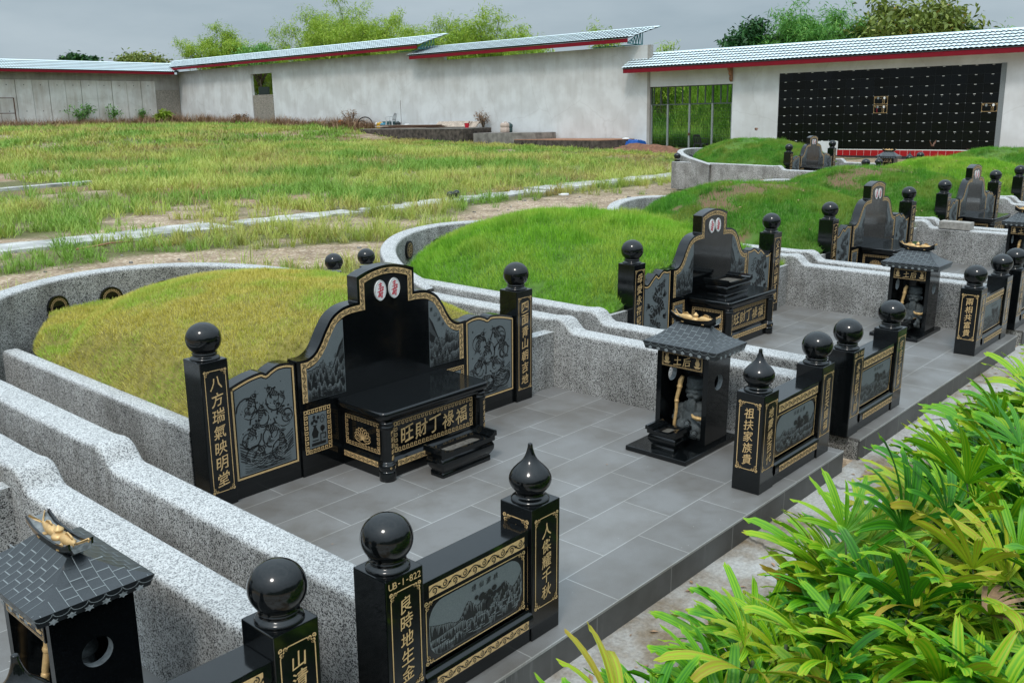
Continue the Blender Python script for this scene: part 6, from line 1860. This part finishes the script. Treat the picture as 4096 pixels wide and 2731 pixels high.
# ---------------------------------------------------------------- things lying along the long wall (y along the wall, z level)
def slab_thing(name, label, cat, poly, z0, z1, mats=('slab_stained', 'slab_black'), kind=None):
    m_ = MB(*mats); m_.use(1); m_.prism(poly, topface(), z0, z1 - .03); m_.use(0); m_.prism([(p[0] * 1.0, p[1]) for p in poly], topface(), z1 - .03, z1)
    o = m_.build(name); place(o); tag(o, label, cat); return o
slab_thing('concrete_slab', 'mossy black edged concrete slab carrying the planks by the wall', 'slab', [(-2.6, 36.1), (-.05, 36.4), (-.05, 45.2), (-2.3, 45.0)], .3, 1.52)
slab_thing('concrete_slab', 'pale rounded concrete slab beside the tan jerrycan', 'slab', [(-1.6, 31.9), (-.6, 31.6), (-.05, 31.8), (-.05, 36.2), (-2.0, 35.9), (-2.1, 33.0)], .2, 1.25, ('slab_stained', 'slab_stained'))
slab_thing('concrete_slab', 'long low brown topped slab near the blue tarp', 'slab', [(-2.7, 27.0), (-.7, 26.4), (-.05, 27.2), (-.05, 34.0), (-2.0, 33.6)], .0, .93, ('timber', 'slab_black'))
def chair(label, y, x, z, rot, mat, h=.82):
    t = fthing('plastic_chair', label, 'chair', y, x, z); t.matrix_world = t.matrix_world @ Matrix.Rotation(rot, 4, 'Z')
    k = h / .82
    m_ = MB(mat); m_.prism(rounded_rect(-.22 * k, .22 * k, -.21 * k, .22 * k, .06), topface(), .42 * k, .445 * k); m_.build('seat', t, .004)
    m_ = MB(mat)
    ow = [(-.21, .44), (.21, .44), (.22, .62), (.18, .80), (.10, .83), (-.10, .83), (-.18, .80), (-.22, .62)]
    holes = [[(-.14 + .11 * i, .50), (-.14 + .11 * i, .74), (-.08 + .11 * i, .74), (-.08 + .11 * i, .50)] for i in range(3)]
    m_.prism([[(a * k, b_ * k) for a, b_ in ow]] + [[(a * k, b_ * k) for a, b_ in hh] for hh in holes], lambda u, v, d: (u, .19 * k + d + (v - .44 * k) * .25, v), 0, .022)
    m_.build('backrest', t)
    for sx in (-1, 1):
        for sy in (-1, 1):
            m_ = MB(mat); m_.frustum((sx * .23 * k - .025, sx * .23 * k + .025, sy * .22 * k - .025, sy * .22 * k + .025), 0, (sx * .19 * k - .03, sx * .19 * k + .03, sy * .18 * k - .03, sy * .18 * k + .03), .43 * k); m_.build('leg', t)
        m_ = MB(mat); m_.tube([(sx * .21 * k, .20 * k, .66 * k), (sx * .25 * k, 0, .65 * k), (sx * .24 * k, -.20 * k, .62 * k), (sx * .22 * k, -.21 * k, .43 * k)], .018, 5); m_.build('armrest', t)
    return t
chair('pale grey plastic chair standing among the jerrycans by the wall', 43.75, -.9, 1.53, radians(200), 'plastic_grey', .86)
chair('dark plastic chair standing in front of the mesh gate', 22.95, -.35, .25, radians(80), 'plastic_dark', .86)
def jerry(label, y, x, z, h, w, mat, tilt=0, cat='jerrycan'):
    t = fthing('jerrycan', label, cat, y, x, z); t.matrix_world = t.matrix_world @ Matrix.Rotation(tilt, 4, 'X')
    m_ = MB(mat).use(0, True)
    rr = lambda g: rounded_rect(-w * .36 + g, w * .36 - g, -w / 2 + g, w / 2 - g, w * .16 - g * .3, 4)
    loft(m_, [(rr(.02), 0), (rr(0), .03), (rr(0), h * .42), (rr(.012), h * .45), (rr(.012), h * .52), (rr(0), h * .55), (rr(0), h * .80), (rr(w * .12), h * .92)]); m_.build('body', t)
    m_ = MB(mat); m_.tube([(0, -w * .30, h * .86), (0, -w * .28, h * 1.0), (0, w * .02, h * 1.0), (0, w * .06, h * .88)], w * .045, 6); m_.build('handle', t)
    m_ = MB('plastic_white'); m_.lathe([(w * .09, 0), (w * .09, h * .09), (w * .07, h * .10)], (0, w * .30, h * .88), 12); m_.build('cap', t)
jerry('yellow jerrycan left of the pale chair', 44.75, -.9, 1.53, .37, .40, 'plastic_yellow')
jerry('small white jerrycan behind the yellow one', 45.25, -.7, 1.53, .36, .26, 'plastic_white')
jerry('blue jerrycan in front of the pale chair', 44.15, -1.15, 1.53, .34, .36, 'plastic_blue')
jerry('black jerrycan right of the pale chair', 43.25, -.8, 1.53, .38, .32, 'plastic_dark')
jerry('dark green drum leaning against the wall at the pale slab', 34.78, -.45, 1.26, .50, .42, 'plastic_green', radians(8), 'drum')
jerry('tan jerrycan beside the dark green drum', 34.20, -1.35, 1.26, .55, .44, 'plastic_tan')
m_ = MB('plastic_teal'); m_.frustum((-.18, .18, -.42, .42), 0, (-.20, .20, -.45, .45), .34); m_.box(-.23, .23, -.48, .48, .34, .40)
o = m_.build('storage_box'); place(o, 44.3, -.45, 1.53); tag(o, 'teal lidded box behind the pale chair', 'box')
m_ = MB('rusty_steel'); m_.tube([(0, 0, 0), (0.02, .03, 1.6)], .012, 5); o = m_.build('steel_rod'); place(o, 43.38, -.4, 1.53); tag(o, 'thin upright steel rod by the pale chair', 'rod')
m_ = MB('plastic_white'); m_.lathe([(.14, 0), (.15, .05), (.16, .20), (.10, .24)], (0, 0, 0), 14); o = m_.build('bucket'); place(o, 42.7, -.6, 1.53); tag(o, 'small white bucket on the slab right of the black jerrycan', 'bucket')
m_ = MB('plastic_red'); m_.lathe([(.10, 0), (.14, .24), (.15, .25)], (0, 0, 0), 14); o = m_.build('bucket'); place(o, 36.75, -1.6, 1.53); tag(o, 'red bucket at the right end of the leaning sheets', 'bucket')
for lab, y0, rad_, sq in (('larger black hose loop standing on the slab end', 46.25, .66, .95), ('smaller black hose loop inside the larger one', 46.55, .42, 1.0)):
    m_ = MB('rubber_hose').use(0, True); m_.tube([(-.8 - .1 * sin(a * 2), y0 + rad_ * cos(a), .1 + rad_ * sq * 1.1 * sin(a)) for a in [pi * i / 16 for i in range(17)]], .035, 7)
    o = m_.build('hose'); place(o, 0, 0, 1.42); tag(o, lab, 'hose', 'hose loops by the wall')
def planks(name, label, y0, x0, z0, n_, L_, wv, mat, seed, cat='plank', lean=0):
    q = random.Random(seed)
    for i in range(n_):
        m_ = MB(mat); a = q.uniform(-.08, .08); m_.box(-wv / 2, wv / 2, -L_ / 2, L_ / 2, 0, .035)
        o = m_.build(name); place(o, y0 + q.uniform(-.2, .2), x0 + q.uniform(-.15, .15), z0 + .037 * i); o.matrix_world = o.matrix_world @ Matrix.Rotation(a, 4, 'Z') @ Matrix.Rotation(lean, 4, 'Y')
        tag(o, label, cat, label)
planks('timber_plank', 'reddish timber plank in the low stack left of the orange reel', 51.0, -.8, 1.62, 5, 1.9, .16, 'timber', 3)
planks('timber_plank', 'pale weathered plank laid along the mossy slab', 41.5, -1.5, 1.54, 5, 5.4, .20, 'timber_pale', 4)
planks('steel_bar', 'rusty steel bar lying across the mossy slab edge', 40.6, -2.0, 1.57, 4, 5.0, .06, 'rusty_steel', 5, 'bar')
for i in range(4):
    m_ = MB('timber_pale'); L_ = (2.8, 2.2, 2.5, 1.6)[i]; m_.box(-.02, .02, -L_ / 2, L_ / 2, 0, .50)
    o = m_.build('board'); place(o, 38.7 + .25 * (i % 3 - 1), -.62 - .07 * i, 1.53 + .01 * i); o.matrix_world = o.matrix_world @ Matrix.Rotation(radians(52), 4, 'Y'); tag(o, 'pale board leaning in the heap against the wall', 'board', 'pale boards leaning on the wall')
t = fthing('cable_reel', 'orange reel with black hose lying by the wall', 'reel', 48.9, -.6, 1.62)
m_ = MB('plastic_orange').use(0, True); m_.lathe([(.05, -.1), (.22, -.1), (.22, -.06), (.12, -.05), (.12, .05), (.22, .06), (.22, .1), (.05, .1)], (0, 0, 0), 18); oo = m_.build('drum', t); oo.rotation_euler = (0, radians(75), 0); oo.location = (0, 0, .22)
m_ = MB('rubber_hose').use(0, True); m_.tube([(-.1, .45 * cos(a) - .1, .36 * abs(sin(a))) for a in [pi * i / 14 for i in range(15)]], .03, 6); m_.build('hose', t)
m_ = MB('tarp_blue'); q = random.Random(8); gx, gy = 9, 9; vs = []
for i in range(gx):
    for j in range(gy):
        u, v = i / (gx - 1), j / (gy - 1); e = 1 - (2 * u - 1) ** 2; e2 = 1 - (2 * v - 1) ** 2
        vs.append((-.5 + u * .9, -.55 + 1.1 * v, .06 + .50 * min(1, 3.0 * e) * min(1, 2.5 * e2) + q.uniform(-.06, .06)))
m_.use(0, False); m_.add(vs, [(i * gy + j, (i + 1) * gy + j, (i + 1) * gy + j + 1, i * gy + j + 1) for i in range(gx - 1) for j in range(gy - 1)])
o = m_.build('tarpaulin'); place(o, 26.3, -.8, .30); tag(o, 'crumpled blue tarpaulin heap at the wall corner by the gate', 'tarpaulin')
m_ = MB('plastic_white').use(0, True); m_.ball((0, 0, .12), (.17, .24, .13), 10, 6); o = m_.build('sack'); place(o, 26.75, -.9, .75); tag(o, 'white sack lying on the blue tarpaulin', 'sack')
def heap(name, label, cx_, cy_, rx, ry, h, mat, seed, mw=False):
    q = random.Random(seed); n_ = 40; m_ = 14; vs = []
    X, Y = np.meshgrid(np.linspace(-1, 1, n_), np.linspace(-1, 1, m_), indexing='ij')
    Z = h * np.clip(1 - X ** 2 - Y ** 2, 0, 1) * (.5 + fbm(X * 4 + seed, Y * 3, seed)) - .08
    zz = ground_z(cx_ + X * rx, cy_ + Y * ry)
    co_ = np.stack([cx_ + X * rx, cy_ + Y * ry, zz + Z], 2).reshape(-1, 3); i, j = np.meshgrid(np.arange(n_ - 1), np.arange(m_ - 1), indexing='ij'); a = i * m_ + j
    me = npmesh(name, co_, np.stack([a, a + m_, a + m_ + 1, a + 1], 2).reshape(-1, 4), None, mat, 4, True)
    return tag(link(name, me), label, 'soil heap')
heap('soil_heap', 'low heap of red soil in front of the mesh gate', 37.0, 24.6, 1.0, 2.3, .40, 'red_soil', 3)
m_ = MB('plastic_white').use(0, True); m_.tube([(0, 0, 0), (.02, .17, .0), (.03, .21, .005), (.035, .25, .007)], [.036, .036, .014, .013], 9); o = m_.build('bottle', None, 0, (18.7, 14.7, -.12)); o.rotation_euler = (0, 0, 1.0); tag(o, 'empty clear bottle lying on the gravel beyond the mounds', 'bottle')
m_ = MB('timber').use(0, True); m_.tube([(0, 0, 0), (.3, .02, .01), (.6, .05, .03), (1.1, .12, .0)], [.02, .018, .014, .006], 6); o = m_.build('stick', None, 0, (6.6, 15.2, -.12)); tag(o, 'weathered timber stick lying beside the broken concrete strip', 'stick')

# dry palm leaf on the path
m_ = MB('dead_leaf'); q = random.Random(2)
for i in range(5): m_.ribbon([(.0 + .01 * i, .006 * i), (.2, .01 + .008 * i), (.40, .015 + .002 * i), (.70, -.05 + .004 * i)], [.006, .010, .006, .002], topface(0, 0, .004 * i + .004), 0)
o = m_.build('dry_leaf', None, 0, (5.62, 2.05, -.14)); o.rotation_euler = (0, 0, radians(-40)); tag(o, 'dry brown palm leaf lying on the path below the kerb gap', 'leaf')

# shrubs and vines against the far walls
def weed(loc, h, seed, label, leaf=.16, mat='dark_leaf', n_=8, spread=.6):
    q = random.Random(seed); t = thing('weed_shrub', label, 'shrub', loc, 'weeds against the far walls'); st = MB('bark').use(0, True); pts = []
    for i in range(n_):
        a = q.uniform(0, 6.3); p = [Vector((0, 0, -.1)), Vector((cos(a) * spread * .3, sin(a) * .2 * spread, h * .5)), Vector((cos(a) * spread * q.uniform(.5, 1), sin(a) * .3 * spread, h * q.uniform(.6, 1)))]
        p = smooth_path([tuple(x_) for x_ in p], 4); st.tube(p, .012, 4)
        for j in range(3, len(p)):
            for k in range(9): pts.append((p[j][0] + q.gauss(0, .12), p[j][1] + q.gauss(0, .08), p[j][2] + q.gauss(0, .10)))
    link('leaves', leaf_cloud('leaves', pts, leaf, .5, mat, seed, .4), t); st.build('stems', t)
weed((31.3, 68.7, .5), 1.6, 1, 'leafy shrub sprawling against the stained precast panels', .18, 'bamboo_leaf_cool', 9, 1.2)
weed((33.6, 68.8, .5), 1.5, 2, 'thin climbing weed between two precast panels', .15, 'bamboo_leaf_cool', 6, .7)
weed((36.0, 68.9, .5), 1.2, 3, 'small dark weed near the back corner of the walls', .15, 'bamboo_leaf_cool', 5, .4)
weed((36.6, 67.2, .5), .9, 4, 'bright yellow green grass clump near the back corner', .35, 'bamboo_leaf', 14, .6)
weed((38.9, 60.3, .5), .8, 5, 'dark dry weed at the foot of the window hole', .14, 'dry_grass', 12, .5)
weed((38.8, 44.8 + 3.2, .5), 1.1, 6, 'bare dry weed against the white wall near the hose loops', .10, 'dry_grass', 10, .7)
weed((38.9, 36.6, .6), 1.0, 7, 'bare dry weed behind the leaning boards', .10, 'dry_grass', 10, .6)

# ---------------------------------------------------------------- behind the wall: grassy bank, trees
def bank():
    n_ = 52000; x = NR.uniform(42, 53, n_); y = NR.uniform(18, 31, n_); z = ground_z(x, y) + bank_z(x, y)
    c, f, t = blades(np.stack([x, y, z - .05], 1), np.tile([-.25, 0, 1.0], (n_, 1)), NR.uniform(.35, 1.0, n_), NR.uniform(.03, .06, n_), NR.uniform(.1, 1.1, n_), np.clip(fbm(x * .6, y * .6, 99) + NR.normal(0, .2, n_), 0, 1), True)
    return npmesh('bank_grass', c, f, t, 'bank_grass')
def bank_z(x, y): return 3.9 * sstep(43.0, 50.0, x) + .5 * (fbm(x * .4, y * .4, 61) - .5)
tag(link('bank_grass', bank()), kind='stuff')
X, Y = np.meshgrid(np.linspace(40.3, 62, 40), np.linspace(10, 90, 80), indexing='ij'); Z = ground_z(X, Y) + bank_z(X, Y) * np.clip(1 - np.abs(Y - 27) / 17, 0, 1) ** .5 - .1
i, j = np.meshgrid(np.arange(39), np.arange(79), indexing='ij'); a = i * 80 + j
tag(link('grass_bank', npmesh('grass_bank', np.stack([X, Y, Z], 2).reshape(-1, 3), np.stack([a, a + 80, a + 81, a + 1], 2).reshape(-1, 4), None, 'mound_soil_green', 4, True)), kind='structure')

def at(px, depth_x):
    """ground point at distance depth_x beyond the wall plane, in the direction of photo column px (in 1024 px width, at horizon height)"""
    d = R @ np.array([px * 4 - 2048, 400 - 1365.5, F_PX]); k = (WX + depth_x) / d[0]
    return float(d[0] * k), float(d[1] * k)
def top_z(py, px, depth_x):
    d = R @ np.array([px * 4 - 2048, py * 4 - 1365.5, F_PX]); k = (WX + depth_x) / d[0]
    return float(CAM_H + d[2] * k)
def bam(px, py, dx, rad, n_, seed, label, **kw):
    x, y = at(px, dx); zt = top_z(py, px, dx); bamboo((x, y, .2), zt - .2, rad, n_, seed, label, **kw)
bam(222, 26, 8, 3.6, 36, 11, 'low wide yellow green bamboo, leftmost clump above the wall')
bam(264, 41, 9, 2.4, 18, 12, 'low bamboo fringe right of the leftmost clump')
bam(362, -6, 9, 4.0, 46, 13, 'tallest yellow green bamboo clump above the stepped roof')
bam(325, 6, 10, 3.4, 34, 14, 'dense bamboo shoulder on the left of the tallest clump')
bam(404, 12, 8, 2.2, 14, 15, 'thin bamboo sprays right of the tallest clump', dens=.6)
bam(447, 4, 8, 3.0, 26, 16, 'bamboo clump behind the teal roof truss', dens=.8)
bam(490, -5, 8, 2.0, 16, 17, 'upright bamboo spray over the right hand roof', dens=.7)
bam(474, 13, 9, 3.6, 30, 18, 'low bamboo mass filling between two taller sprays')
bam(530, 11, 8, 1.7, 10, 19, 'small lone bamboo spray above the right hand roof', dens=.7)
bam(603, 13, 8, .7, 5, 20, 'narrow bamboo tip sticking up over the roof end', dens=.6)
bam(661, 38, 6, .9, 5, 21, 'little bamboo sprig above the gate roof corner', dens=.5)
bam(812, -16, 6, 2.5, 26, 22, 'tall cool green bamboo left of the broadleaf tree', mat='bamboo_leaf_cool', dens=1.1)
bam(784, 14, 6, 2.2, 12, 23, 'drooping bamboo mass below the tall cool green one', mat='bamboo_leaf_cool')
bam(850, 26, 7, 1.0, 6, 24, 'small bamboo wisps between the two big trees', mat='bamboo_leaf_cool', dens=.6)
bam(972, 2, 9, 1.3, 7, 25, 'sparse grey green bamboo right of the broadleaf tree', mat='bamboo_leaf_cool', dens=.5)
x, y = at(750, 5); broad_tree((x, y, .2), top_z(25, 750, 5) - .2, 1.25, 31, 'dark glossy leaved tree at the left foot of the tall bamboo', 'dark_leaf', 40, 80, .30, .38)
x, y = at(908, 6); broad_tree((x, y, .2), top_z(2, 908, 6) - .2, 2.35, 32, 'olive broadleaf tree with drooping leaves above the columbarium roof', 'broad_leaf', 80, 80, .30, .46, .65)
x, y = at(958, 6.5); broad_tree((x, y, .2), top_z(26, 958, 6.5) - .2, 1.3, 33, 'lower green right shoulder tree beside the olive broadleaf', 'dark_leaf', 34, 60, .26, .42)
def far_tree(px, py, dist, rad, seed, label, mat, **kw):
    d = R @ np.array([px * 4 - 2048, 400 - 1365.5, F_PX]); k = dist / math.hypot(d[0], d[1]); d2 = R @ np.array([px * 4 - 2048, py * 4 - 1365.5, F_PX]); k2 = dist / math.hypot(d2[0], d2[1])
    z = CAM_H + d2[2] * k2; broad_tree((float(d[0] * k), float(d[1] * k), 0), float(z), rad, seed, label, mat, **kw)
far_tree(75, 56, 110, 1.1, 41, 'small dark leaning tree crown, left one above the precast wall', 'dark_leaf', nclump=18, perclump=60, leaf=.45, flat=.35)
far_tree(91, 57, 110, 1.1, 42, 'small dark tree crown, right twin above the precast wall', 'dark_leaf', nclump=18, perclump=60, leaf=.45, flat=.4)
far_tree(146, 57, 105, 2.4, 43, 'flat topped tree peeping over the precast wall corner', 'broad_leaf', nclump=46, perclump=60, leaf=.4, flat=.35)
x, y = at(262, 7); broad_tree((x, y, .2), 6.4, 1.8, 44, 'leafy tree seen through the square window hole', 'bamboo_leaf_cool', 40, 60, .3, .3)
m_ = MB('sheet_dark'); m_.box(-.05, .05, -.8, .5, 0, 3.0); x, y = at(262, 3); o = m_.build('fence_panel', None, 0, (x, y - .2, .2)); tag(o, 'dark sheet panel seen through the square window hole', 'panel')

# ---------------------------------------------------------------- birds
def bird(loc, yaw, flap, label):
    m_ = MB('bird_brown').use(0, True); q = Matrix.Rotation(yaw, 3, 'Z')
    V = lambda *p: tuple(q @ Vector(p))
    secs = [(.085, .004), (.07, .016), (.045, .024), (.0, .026), (-.04, .018), (-.07, .010)]
    vs = [V(x_, r_ * cos(a), r_ * sin(a)) for x_, r_ in secs for a in [2 * pi * k / 10 for k in range(10)]]
    m_.add(vs, [(i * 10 + k, i * 10 + (k + 1) % 10, (i + 1) * 10 + (k + 1) % 10, (i + 1) * 10 + k) for i in range(5) for k in range(10)] + [tuple(range(10)), tuple(range(50, 60))])
    m_.add([V(.085, .004, .002), V(.085, -.004, .002), V(.105, 0, -.001)], [(0, 1, 2)])
    for sg in (1, -1):
        w_ = [(.04, .02, .01), (.055, .09, .02 + .06 * flap), (.02, .17, .02 + .13 * flap), (-.03, .10, .015 + .06 * flap), (-.035, .02, .008)]
        p = [V(a, sg * b_, c) for a, b_, c in w_]; p2 = [V(a, sg * b_, c - .006) for a, b_, c in w_]
        m_.add(p + p2, [(0, 1, 2, 3, 4), (9, 8, 7, 6, 5)] + [(i, (i + 1) % 5, 5 + (i + 1) % 5, 5 + i) for i in range(5)])
    tl = [(-.065, .008, 0), (-.12, .022, .002), (-.118, -.022, .002), (-.065, -.008, 0)]
    m_.add([V(*p) for p in tl] + [V(p[0], p[1], p[2] - .005) for p in tl], [(0, 1, 2, 3), (7, 6, 5, 4), (0, 1, 5, 4), (1, 2, 6, 5), (2, 3, 7, 6), (3, 0, 4, 7)])
    o = m_.build('bird', None, 0, loc); o.scale = (.75,) * 3; tag(o, label, 'bird', 'birds flying over the graves')
def ray_pt(px, py, dist):
    d = R @ np.array([px * 4 - 2048, py * 4 - 1365.5, F_PX]); d /= np.linalg.norm(d); return tuple(float(v) for v in d * dist + np.array([0, 0, CAM_H]))
bird(ray_pt(756.5, 128.5, 31), radians(130), -.9, 'small brown bird with lowered wings flying before the white pier')
bird(ray_pt(932.5, 146, 30), radians(60), 1.6, 'pale brown bird with raised wings in front of the black niche plates')
bird(ray_pt(972, 151, 26), radians(20), .4, 'small brown bird low over the fifth mound crest')

# ---------------------------------------------------------------- lady palms in the bed along the path
q = random.Random(21)
for i, (x_, y_, h_, n_) in enumerate([(2.62, .98, .42, 11), (3.05, .55, .50, 12), (2.55, .45, .45, 10), (3.25, 1.05, .52, 13), (3.7, .62, .58, 13), (3.62, 1.22, .55, 14), (4.15, 1.02, .62, 14), (4.3, .45, .60, 12),
        (4.62, 1.22, .60, 14), (4.85, .72, .62, 13), (5.15, 1.15, .62, 14), (5.5, .70, .62, 12), (5.7, 1.2, .60, 13), (6.15, .95, .60, 13), (6.35, 1.35, .56, 12), (6.8, 1.1, .60, 13), (7.1, 1.45, .55, 12), (7.6, 1.2, .58, 12), (8.1, 1.5, .5, 10),
        (3.55, .15, .5, 12), (5.05, .25, .55, 12), (2.95, 1.25, .44, 11), (3.95, .25, .60, 12), (4.45, .85, .70, 14), (3.4, .8, .60, 13), (4.0, 1.35, .55, 12), (5.0, 1.4, .52, 12), (5.9, 1.5, .5, 11), (5.35, .95, .70, 13), (6.6, .75, .66, 12), (7.3, .95, .62, 12), (8.6, 1.35, .55, 11), (2.28, 1.0, .36, 9), (2.2, .62, .40, 9), (2.72, 1.2, .38, 10), (2.15, 1.36, .28, 8), (2.5, 1.42, .30, 9), (2.95, 1.46, .34, 9), (3.4, 1.44, .38, 10), (1.95, 1.12, .30, 8), (1.85, 1.42, .26, 8), (2.3, 1.25, .34, 10), (3.2, .85, .62, 14), (3.85, .85, .66, 14), (2.75, .75, .52, 13), (4.55, .55, .68, 14), (3.45, .5, .60, 13), (9.3, 1.3, .6, 10)]):
    y_ = min(y_, 1.45 if x_ < 2.6 else 1.30 if x_ < 3.5 else 1.22 if x_ < 4 else (1.08 if x_ < 6 else 1.15)) - .02
    lady_palm((x_, y_, -.15), 100 + i, h_ * 1.08, n_ + 5, 'green fan leaved lady palm bush in the bed along the path')
# withered fan leaf among them
out = ([], [], []); qq = random.Random(77); palm_fan((0, 0, 0), (.5, -.8, .1), .24, 12, 2.4, qq, out)
me = npmesh('withered_leaf', np.array(out[0]), np.array(out[1]), None, 'dead_leaf', 4)
tag(link('withered_leaf', me, None, 0, (3.32, .74, .42)), 'withered brown fan leaf lying among the green lady palms', 'leaf')
